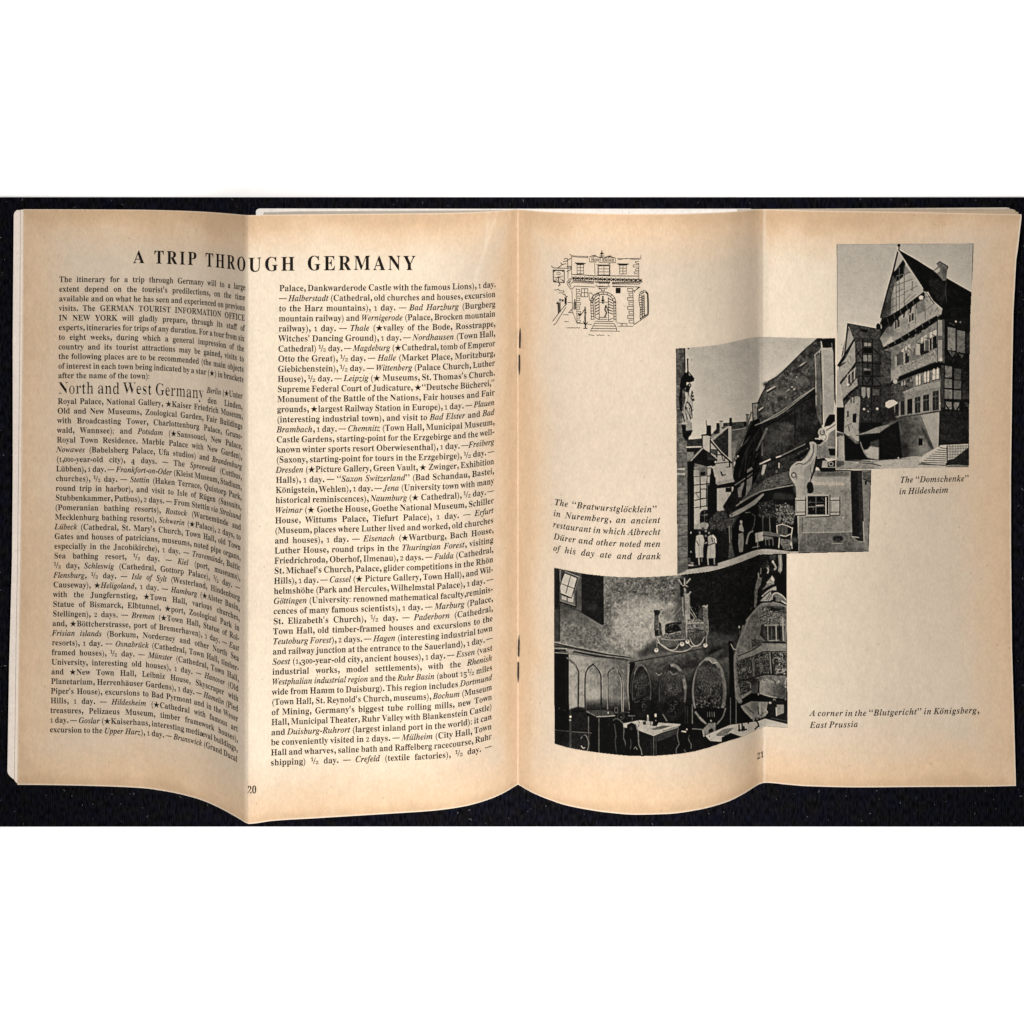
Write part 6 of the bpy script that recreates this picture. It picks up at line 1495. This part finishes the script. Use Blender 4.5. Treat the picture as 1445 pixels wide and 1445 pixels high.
# carved figures on top of it
C.poly(R7((90, 960), (120, 820), (170, 640), (280, 640), (250, 800), (170, 950), (160, 1150), (130, 1400), (80, 1400)), 88, noise=30, cell=1.5); C.line(R7((190, 530), (195, 640)), 2.0, 116); C.line(R7((255, 400), (245, 540)), 1.6, 92); C.line(R7((100, 1000), (140, 1250), (90, 1380)), 1.4, 96)
C.ring(1083, 802, 2.2, 4.2, 1.6, 84, 200, 400); C.line(R7((420, 390), (445, 450), (425, 520)), 1.8, 138); C.dabs(R7((260, 200), (440, 200), (440, 380), (280, 400)), 24, 1.4, 2.0, (54, 70, 10))
C.poly(R7((470, 60), (640, 60), (620, 200), (480, 170)), 52, noise=16, soft=0.8); C.line(R7((555, 240), (600, 300), (640, 380), (600, 430)), 2.4, 132); C.oval(1091, 792.8, 1.6, 1.8, 160); C.oval(1094.4, 803, 1.4, 1.6, 130)
C.poly(R7((690, 60), (780, 50), (800, 300), (790, 450), (740, 530), (690, 470), (710, 300)), 116, noise=12); C.line(R7((745, 100), (760, 450)), 1.2, 148)
C.poly(R7((280, 950), (380, 840), (430, 720), (540, 580), (600, 670), (590, 800), (450, 860), (340, 950)), 108, noise=34, cell=1.2); C.poly(R7((530, 590), (600, 690), (580, 740), (500, 690)), 170); C.line(R7((410, 760), (500, 740)), 1.4, 150); C.line(R7((360, 920), (520, 830)), 1.2, 30); C.line(R7((300, 960), (500, 850), (590, 820)), 1.6, 8)
C.poly(R7((260, 1110), (420, 970), (560, 880), (640, 860), (650, 960), (520, 960), (380, 1060), (290, 1130)), 144, noise=14); C.line(R7((330, 1090), (480, 970)), 1.0, 70)
C.poly(R7((230, 1240), (380, 1080), (510, 980), (530, 1200), (470, 1240)), 128, noise=24, cell=1.4); C.line(R7((400, 1200), (470, 1060)), 1.2, 40); C.line(R7((440, 1220), (500, 1100)), 1.2, 44); C.line(R7((200, 1270), (520, 1250)), 2.2, 8)
C.poly(R7((540, 1060), (640, 1020), (780, 1080), (900, 1200), (895, 1310), (780, 1250), (640, 1240), (550, 1190)), 92, noise=12); C.curve(R7((550, 1190), (550, 1080), (620, 1030), (700, 1040), (800, 1100), (890, 1200)), 1.6, 158); C.line(R7((790, 1240), (890, 1300)), 1.8, 170); C.poly(R7((560, 1100), (640, 1160), (620, 1240), (550, 1200)), 20, soft=0.5); C.poly(R7((680, 640), (895, 560), (890, 1150), (760, 1030), (660, 960)), 9, soft=0.4)
# floor, benches, tables and chairs on the left
C.poly(R4((50, 880), (440, 870), (450, 940), (560, 1000), (770, 960), (1105, 1000), (1105, 1430), (50, 1300)), 11, noise=5)
C.poly(R4((260, 900), (440, 890), (460, 1110), (260, 1110)), 24, noise=8); C.poly(R4((50, 1115), (500, 1150), (480, 1400), (50, 1290)), 28, noise=10); C.line(R4((50, 1106), (300, 1130), (500, 1144)), 1.2, 74)
C.poly(R4((232, 870), (262, 870), (265, 1340), (232, 1330)), 46, noise=8); C.line(R4((247, 980), (248, 1330)), 2.2, 62); C.oval(805.3, 1011.6, 1.5, 1.7, 206); C.oval(804.8, 1016.4, 1.6, 1.2, 130)
C.poly(R4((430, 875), (620, 868), (760, 880), (790, 945), (570, 955)), 58, noise=12); C.line(R4((560, 948), (690, 944), (780, 935)), 1.1, 140); C.line(R4((440, 885), (560, 945)), 1.0, 96); C.line(R4((465, 950), (468, 1240)), 1.3, 78); C.line(R4((590, 960), (590, 1370)), 1.5, 74); C.oval(858.6, 1006, 1.1, 1.6, 140); C.ring(870, 1002.5, 2.4, 4, 0.9, 84)
C.curve(R4((375, 1210), (400, 1175), (430, 1172), (455, 1220), (468, 1280), (450, 1370)), 1.3, 100); C.curve(R4((380, 1300), (400, 1325), (420, 1320)), 1.3, 150); C.curve(R4((430, 1172), (445, 1180), (470, 1240)), 0.8, 90)
C.ring(876.5, 1011, 4.5, 4.5, 1.0, 54); C.oval(877, 1012, 1.4, 1.6, 66); C.poly(R4((940, 930), (1030, 930), (1025, 945), (940, 945)), 74); C.line(R4((990, 945), (990, 1000)), 1.6, 60)
for pts, t in ((((760, 990), (800, 970), (850, 1000), (885, 1040), (890, 1130), (885, 1200), (905, 1250), (915, 1330), (925, 1400)), 84), (((775, 1040), (790, 1130), (795, 1190), (785, 1240), (800, 1380)), 58), (((980, 1030), (1030, 1050), (1055, 1100), (1075, 1210), (1070, 1260), (1090, 1330), (1105, 1400)), 96), (((925, 1050), (960, 1130), (975, 1210), (960, 1260), (970, 1390)), 60)): C.curve(R4(*pts), 1.1, t)
# laid table
C.poly(R5((0, 900), (260, 850), (570, 890), (905, 912), (865, 965), (610, 1042), (475, 1100), (230, 1010), (0, 960)), 148, noise=12)
C.poly(R5((430, 985), (620, 935), (760, 940), (600, 990), (480, 1005)), 84, noise=14); C.line(R5((520, 960), (700, 950)), 1.0, 60); C.line(R5((620, 1020), (860, 950)), 1.4, 84)
C.poly(R5((475, 1100), (865, 965), (860, 1060), (560, 1180), (475, 1180)), 46, noise=12); C.poly(R5((240, 1020), (475, 1105), (480, 1180), (440, 1400), (250, 1300)), 18, noise=8); C.line(R5((472, 1100), (476, 1400)), 1.2, 76); C.line(R5((510, 1150), (515, 1390)), 1.2, 54); C.line(R5((430, 1120), (440, 1390)), 0.9, 44)
C.poly(R5((370, 800), (385, 760), (398, 800), (400, 930), (370, 930)), 132); C.oval(914.3, 1010.5, 0.8, 1.6, 190); C.poly(R5((300, 880), (350, 860), (360, 920), (310, 925)), 52); C.poly(R5((410, 860), (440, 880), (440, 935), (415, 935)), 96)
C.poly(R5((470, 850), (500, 800), (530, 830), (560, 880), (520, 945), (450, 940)), 9); C.poly(R5((488, 750), (520, 750), (518, 800), (490, 800)), 172); C.oval(925.6, 1017, 1.0, 1.2, 96); C.line(R5((620, 760), (680, 860)), 1.8, 86)
C.poly(R5((60, 920), (130, 885), (190, 920), (230, 1050), (245, 1150), (290, 1400), (20, 1400)), 9); C.curve(R5((185, 905), (225, 1000), (235, 1130), (245, 1240), (275, 1310), (290, 1390)), 1.2, 100); C.oval(891, 1028, 2.2, 2.6, 40); C.curve(R5((110, 1150), (120, 1220), (110, 1300)), 1.0, 66); C.curve(R5((165, 1300), (190, 1270), (215, 1310)), 1.0, 100)
C.poly(R5((860, 960), (900, 910), (1000, 895), (1080, 900), (1075, 1100), (1040, 1180), (1060, 1390), (830, 1390), (870, 1200), (840, 1080)), 9); C.curve(R5((865, 980), (845, 1080), (860, 1170), (870, 1230), (830, 1300), (830, 1380)), 1.0, 92); C.curve(R5((1030, 1090), (1025, 1160), (1060, 1230), (1060, 1290)), 1.0, 92); C.line(R5((920, 1025), (975, 1032)), 1.6, 200); C.oval(969.4, 1029.5, 0.9, 1.4, 160); C.line(R5((955, 1310), (975, 1350)), 1.0, 90)
for x, t in ((970, 40), (1005, 44), (1085, 78)): C.line(R5((x, 640), (x, 900)), 1.0, t)
C.line(R5((1080, 600), (1078, 900)), 0.9, 96); C.line(R5((1085, 985), (1235, 995)), 1.4, 96)
C.poly(R5((1235, 1010), (1330, 900), (1445, 890), (1445, 1040), (1320, 1060), (1255, 1110)), 108, noise=12); C.poly(R5((1330, 1050), (1340, 1000), (1380, 975), (1410, 1000), (1410, 1040)), 12); C.oval(1003.6, 1017.5, 1.1, 1.6, 140); C.line(R5((1245, 1010), (1262, 1105)), 1.6, 146)
C.curve(R5((1130, 730), (1190, 800), (1280, 890)), 2.6, 110)
# table in the right foreground
C.poly(R6((-40, 1270), (240, 1150), (560, 1108), (640, 1078), (895, 1140), (895, 1185), (640, 1172), (520, 1215), (380, 1285), (150, 1340), (20, 1330)), 164, noise=8)
C.poly(R6((80, 1265), (170, 1195), (295, 1180), (240, 1225), (200, 1270)), 104, noise=16); C.line(R6((100, 1270), (200, 1265)), 1.2, 84)
C.poly(R6((150, 1290), (250, 1238), (380, 1285), (150, 1345)), 8); C.poly(R6((-40, 1330), (160, 1342), (370, 1285), (200, 1340), (-40, 1420)), 10)
for pts in (((345, 1150), (350, 1220)), ((380, 1140), (385, 1215)), ((340, 1210), (430, 1200)), ((400, 1170), (405, 1210)), ((530, 1090), (560, 1130)), ((560, 1130), (570, 1165)), ((530, 1195), (560, 1165)), ((450, 1130), (460, 1100))): C.line(R6(*pts), 2.2, 30)
C.line(R6((640, 1085), (640, 1170)), 0.8, 128); C.line(R6((640, 1166), (895, 1180)), 0.9, 92)
C.dabs([(806, 930), (886, 936), (885, 985), (806, 985)], 90, 0.8, 4.0, (70, 84, 126, 138), tilt=1.5)
C.dabs([(784, 1005), (830, 1005), (905, 1010), (900, 1060), (784, 1048)], 150, 0.9, 3.0, (5, 8, 30, 38, 46), tilt=1.5)
C.dabs([(935, 1030), (1010, 1040), (1000, 1054), (940, 1060)], 60, 0.9, 3.0, (5, 24, 36), tilt=1.5)
C.dabs([(1042, 890), (1070, 860), (1070, 905), (1042, 920)], 60, 1.0, 3.4, (60, 70, 120, 132), tilt=1.3)
C.shade([(783, 940), (803, 930), (803, 1050), (783, 1050)], 0.7, 3)
C.finish(grain=6.5)
C.print_on([(781.8, 801.0), (792, 803), (803, 805.3), (821, 809), (835, 810.9), (848, 812.3), (866, 813.9), (893, 814.7), (915, 814.3), (935, 813.2), (954.8, 811.8), (971, 809.9), (1000, 806.5), (1019.6, 801.6), (1033, 797.3), (1045, 793.1), (1058, 787.9), (1070.6, 782.7), (1079, 781.8), (1110.4, 781.4),
            (1110.4, 880), (1110.9, 960), (1111.6, 1027), (1095, 1026), (1081, 1025), (1070, 1029), (1060, 1033.5), (1047.4, 1039.8), (1033, 1044), (1018.7, 1048.4), (1000, 1055), (979, 1060.6), (960, 1063.6), (943, 1065.2), (925, 1066.5), (907, 1067), (888, 1066.6), (870, 1065), (850, 1062.8), (829, 1060), (814, 1057.4), (799.5, 1054.6), (782.4, 1049.4), (782, 920)],
           "photograph", right_page, "printed photograph of a wine cellar with carved casks and laid tables")

# ------------------------------------------------------------------ the little pen drawing of an inn front
class Pen:
    def __init__(self): self.v, self.f, self.n = [], [], 0
    def line(self, pts, w=0.55):
        w = w * 1.12 + 0.1
        P = [np.asarray(p, float) for p in pts]
        for a, b in zip(P[:-1], P[1:]):
            d = b - a; L = np.hypot(*d)
            if L < 1e-6: continue
            u = d / L; nrm = np.array([-u[1], u[0]]) * w / 2
            k = max(1, int(L / 3)); e = u * w * 0.3
            for i in range(k):
                p, q = a + d * i / k - (e if i == 0 else 0), a + d * (i + 1) / k + (e if i == k - 1 else 0)
                self.quad(p + nrm, p - nrm, q - nrm, q + nrm)
    def quad(self, *c):
        c = np.array(c)
        self.v.append(on_sheet(c[:, 0], c[:, 1], 0.00004)); self.f.append(np.arange(4)[None, :] + self.n); self.n += 4
    def build(self, name, parent, label):
        o = build_mesh(name, np.concatenate(self.v), np.concatenate(self.f), M_ink); o.parent = parent; o["label"] = label
        return o

P = Pen()
D1, D2, D3, D4 = tile(770, 345, 18.06), tile(845, 345, 18.06), tile(770, 405, 18.06), tile(845, 405, 18.06)
def strokes(tl, w, *lines):
    for ln in lines: P.line(tl(*ln), w)
def box(tl, x0, y0, x1, y1, w=0.6): P.line(tl((x0, y0), (x1, y0), (x1, y1), (x0, y1), (x0, y0)), w)
def window(tl, x0, y0, x1, y1, rows, w=0.6):
    box(tl, x0, y0, x1, y1, w); P.line(tl(((x0 + x1) / 2, y0), ((x0 + x1) / 2, y1)), w)
    for i in range(1, rows): y = y0 + (y1 - y0) * i / rows; P.line(tl((x0, y), (x1, y)), w)
# roof line, name board and upper windows
strokes(D1, 0.6, ((615, 245), (660, 285), (840, 300), (1080, 305), (1070, 350)), ((680, 310), (850, 325), (1060, 330)), ((660, 290), (660, 780)), ((1250, 480), (1255, 770)), ((1110, 340), (1120, 445), (1290, 450)), ((1290, 515), (1445, 520)))
strokes(D1, 0.9, ((1120, 320), (1180, 290), (1260, 280), (1320, 320), (1445, 330)), ((1200, 300), (1290, 300)))
strokes(D2, 0.6, ((0, 335), (430, 345), (425, 465), (280, 465)), ((0, 460), (270, 465)), ((0, 520), (240, 520), (285, 480), (285, 780)), ((470, 350), (520, 385), (700, 355), (900, 380), (1060, 375), (1080, 265)), ((480, 360), (700, 365), (1040, 350)))
strokes(D2, 0.9, ((75, 160), (75, 330)), ((35, 240), (125, 240)), ((50, 230), (75, 200), (105, 230)), ((30, 290), (140, 295)), ((160, 330), (230, 300), (300, 290), (350, 330), (400, 340)), ((250, 320), (310, 300)))
window(D1, 800, 515, 965, 745, 3); strokes(D1, 0.8, ((750, 465), (800, 500), (970, 500), (1015, 480), (750, 470)), ((780, 488), (990, 488)))
window(D1, 1345, 545, 1625, 775, 3); box(D1, 1330, 530, 1640, 790, 0.5)
window(D2, 530, 530, 700, 750, 3); strokes(D2, 0.8, ((470, 490), (530, 525), (700, 525), (760, 495), (470, 492)), ((500, 508), (740, 508)))
strokes(D2, 0.6, ((1020, 480), (1020, 880)), ((920, 440), (1020, 430)), ((930, 445), (950, 480), (1020, 485)), ((1020, 510), (880, 520), (875, 570), (1020, 575)), ((1020, 610), (940, 620), (935, 665), (1020, 670)), ((1020, 700), (900, 700), (905, 745), (1020, 750)))
# balcony
strokes(D1, 0.9, ((680, 765), (900, 770), (1250, 800), (1445, 790)), ((690, 860), (900, 870), (1200, 880), (1445, 885)))
strokes(D2, 0.9, ((0, 790), (300, 800), (1010, 805)), ((0, 890), (340, 905), (1010, 890)))
for i in range(16):
    x = 806.5 + i * 6.25; y = 390.0 + 0.035 * (x - 806)
    P.line([(x, y), (x + 3, y + 4.4), (x + 6, y)], 0.7); P.line([(x, y + 4.6), (x + 3, y + 0.6), (x + 6, y + 4.6)], 0.7)
    P.line([(x + 2.2, y + 2.4), (x + 3.8, y + 2.4)], 1.3)
strokes(D1, 0.7, ((660, 860), (600, 880), (545, 960), (560, 1030), (640, 1140), (700, 1110), (740, 1060), (1260, 1085)), ((640, 890), (580, 970), (650, 1080)), ((690, 930), (1225, 965)), ((690, 905), (1230, 945)), ((640, 1000), (690, 960), (1225, 990)), ((600, 980), (640, 940)), ((1255, 940), (1445, 950)), ((1255, 970), (1445, 975)), ((1280, 1040), (1310, 1070), (1445, 1075)), ((1330, 1100), (1420, 1130), (1430, 1190)))
strokes(D2, 0.7, ((1010, 880), (1100, 930), (1080, 960), (1030, 1010), (340, 1005)), ((340, 965), (1050, 950)), ((345, 985), (1040, 975)), ((350, 1060), (1050, 1085), (940, 1165), (880, 1180)), ((350, 1075), (1000, 1080)), ((0, 950), (285, 950), (280, 985), (0, 990)), ((0, 970), (280, 970)), ((240, 990), (240, 1060)), ((0, 1060), (200, 1075), (290, 1075)), ((0, 1075), (190, 1080)), ((0, 1130), (210, 1120), (205, 1080)), ((60, 1130), (70, 1180), (140, 1180), (150, 1130)))
# hanging sign at the left
strokes(D1, 0.8, ((155, 540), (165, 580), (230, 600), (520, 605), (640, 600)), ((310, 600), (440, 500)), ((385, 465), (420, 510), (520, 490)), ((470, 380), (500, 350), (550, 360), (560, 400), (510, 430), (450, 430)), ((560, 400), (650, 350)), ((560, 420), (570, 690)), ((540, 560), (660, 560)), ((540, 690), (650, 640), (640, 560)), ((570, 700), (570, 860)))
P.line(D1((190, 650), (475, 660), (475, 970), (200, 950), (190, 650)), 1.0)
strokes(D1, 1.1, ((190, 655), (470, 665)), ((330, 820), (330, 940)), ((290, 840), (380, 830)), ((210, 690), (240, 665)), ((430, 690), (465, 670)), ((220, 920), (260, 940)), ((420, 900), (460, 940)), ((330, 960), (370, 1020), (330, 1060)))
strokes(D1, 0.6, ((280, 730), (330, 700), (380, 740)), ((230, 830), (290, 860)), ((400, 830), (440, 800)), ((250, 880), (300, 920)), ((380, 880), (430, 920)), ((280, 760), (380, 770)))
# ground floor
strokes(D3, 0.6, ((670, 75), (690, 640), (790, 900)), ((780, 30), (800, 930)), ((795, 920), (960, 935)), ((1060, 945), (1170, 960)))
for i in range(8):
    y = 60 + i * 112; r = 885 if i % 2 else 870
    P.line(D3((795, y), (r, y), (r, y + 62), (800, y + 62)), 0.6)
window(D3, 910, 45, 1075, 250, 2, 0.7)
for x in (745,): P.line(D3((x, 320), (x, 570)), 1.3)
strokes(D3, 0.6, ((720, 380), (715, 560)), ((765, 380), (765, 560)), ((690, 540), (580, 650), (690, 655)), ((660, 570), (640, 650)), ((560, 390), (660, 400)))
strokes(D3, 0.7, ((220, 75), (300, 75), (320, 50), (360, 95), (465, 100), (460, 150), (335, 150)), ((440, 185), (500, 190), (500, 225), (560, 250)), ((500, 235), (555, 240)), ((530, 250), (530, 440), (500, 470)), ((490, 260), (490, 440)), ((510, 450), (380, 610), (180, 870)), ((520, 510), (400, 700), (260, 930), (200, 970)), ((350, 330), (380, 310)), ((310, 370), (320, 680)), ((340, 380), (345, 660)), ((370, 340), (375, 630)), ((455, 705), (580, 710)), ((480, 880), (580, 885)))
for i in range(4): strokes(D3, 0.5, ((500 + i * 9, 270), (500 + i * 9, 430)), ((320 + i * 14, 400 + i * 6), (320 + i * 14, 670 - i * 10)))
for x, y in ((296, 415), (370, 325), (435, 335), (435, 350)): P.line(D3((x - 14, y), (x + 14, y)), 1.8)
strokes(D3, 0.6, *[((530 + i * 34, 1030 + (i % 2) * 20), (564 + i * 34, 1050 - (i % 2) * 20)) for i in range(10)])
strokes(D3, 1.6, ((1005, 520), (1010, 900)), ((1000, 760), (1015, 1050))); strokes(D3, 0.9, ((965, 1055), (1060, 1055)), ((960, 880), (1010, 960), (1070, 900)), ((980, 580), (1030, 590)), ((990, 660), (1045, 655)), ((980, 590), (890, 720), (850, 730)), ((970, 930), (1040, 960)))
P.line(D3((840, 690), (900, 700)), 2.0)
# arched doorway with steps
def arch(cx, cy, rx, ry, a0, a1, w):
    a = np.radians(np.linspace(a0, a1, 20)); P.line(np.stack([cx + rx * np.cos(a), cy + ry * np.sin(a)], 1), w)
arch(851.2, 425.5, 17.6, 13.5, 180, 360, 0.8); arch(851.2, 426, 14.2, 10.8, 180, 360, 0.8)
P.line([(833.6, 425), (834.4, 451)], 0.8); P.line([(836.8, 426), (838.4, 451)], 0.9); P.line([(868.8, 425), (869.4, 454)], 0.8); P.line([(866, 426), (866.4, 452)], 0.9)
for i in range(9):
    a = math.radians(180 + i * 22.5)
    P.line([(851.2 + 14.2 * math.cos(a), 426 + 10.8 * math.sin(a)), (851.2 + 17.6 * math.cos(a), 425.5 + 13.5 * math.sin(a))], 0.8)
for i in range(7):
    P.line([(833.8, 427 + i * 3.9), (837.2, 427 + i * 3.9)], 0.8); P.line([(866.2, 427 + i * 3.9), (869.4, 427 + i * 3.9)], 0.8)
for i in range(6): P.line([(839.5 + i * 0.4, 424 + i * 4), (845, 420.5 + i * 4.3)], 1.0); P.line([(858, 421 + i * 4), (864.5, 424 + i * 3.8)], 1.0)
P.line([(839.5, 422), (840, 448), (845.5, 451)], 0.8); P.line([(845.5, 420), (845.6, 450)], 0.8); P.line([(858.5, 420), (858.6, 452), (864.5, 449)], 0.8)
P.line([(850.8, 418), (850.8, 428)], 1.8); P.line([(849, 424), (852.6, 424)], 1.6); P.line([(846, 426.5), (857.5, 426.5)], 0.6)
P.line([(855, 431), (853.5, 437), (856, 441), (853.5, 447)], 1.6); P.line([(856, 433), (858.5, 440)], 1.2)
P.line([(831, 414), (832, 424), (836.5, 424), (837, 416), (833.6, 413), (831, 414)], 0.7); P.line([(841, 416), (845, 414), (846, 418)], 0.9)
for i, (x0, x1, y) in enumerate(((846, 856, 447.6), (845, 857, 450.4), (840, 865, 453.4), (838.5, 866.8, 456.2), (836.5, 868.6, 459.8), (834.6, 870.2, 463.4), (833.2, 872.5, 466.9))): P.line([(x0, y), (x1, y + 0.4)], 0.7)
P.line([(838.5, 456), (838, 459.8), (836.5, 460), (836, 463.5), (834.2, 464), (833.6, 467)], 0.6); P.line([(866.4, 456.5), (868.6, 460), (870, 463.6), (870.4, 467)], 0.7)
strokes(D4, 0.6, ((455, 915), (720, 935), (715, 995)), ((480, 1000), (880, 1000)), ((570, 930), (570, 990)), ((605, 935), (605, 990)))
strokes(D4, 0.6, *[((i * 40 - 60, 1215 + (i % 2) * 24), (i * 40 - 20, 1240 - (i % 2) * 24)) for i in range(5)]); P.line(D4((230, 1240), (265, 1240)), 0.8); P.line(D4((-260, 1215), (-120, 1235)), 0.7); P.line(D4((500, 1130), (530, 1130)), 0.7)
for y0 in range(435, 550, 14): P.line(D4((y0 * 0 + 435, y0 - 405), (550, y0 - 405)), 0.85) if y0 - 405 < 150 else None
P.quad(*D4((432, 32), (432, 160), (550, 160), (550, 32)))
# right wall with quoins and side arch
strokes(D4, 0.8, ((865, 40), (880, 500), (895, 960), (1060, 850), (1260, 710)), ((940, 80), (1010, 10)), ((880, 95), (915, 100), (905, 140)))
for i in range(8):
    y = 40 + i * 115; x = 730 if i % 2 == 0 else 765
    P.line(D4((870, y), (x, y), (x + 8, y + 72), (872, y + 72)), 0.7)
P.line(D4((1060, 850), (1050, 740), (1060, 560), (1020, 340), (1030, 220), (1060, 130), (1140, 95), (1200, 100), (1255, 170), (1270, 400), (1265, 690)), 0.8)
strokes(D4, 1.2, ((1100, 220), (1105, 760)), ((1150, 200), (1160, 730)), ((1240, 190), (1250, 680)), ((1090, 170), (1150, 130)), ((1190, 130), (1240, 180)), ((1070, 800), (1240, 690)))
for i in range(9): P.line(D4((1025 + i * 4, 210 + i * 62), (1085 + i * 2, 200 + i * 62)), 0.8); P.line(D4((1110, 230 + i * 55), (1150, 250 + i * 55)), 0.7)
Block().line("Hotel Riesen", (834.2, 368.6), (866.6, 369.4), 7.6, 'r', True).build("signboard_lettering", right_page, label="tiny lettering on the signboard of the pen drawing")
P.build("line_drawing", right_page, "small pen drawing of an inn front with balcony and arched door")
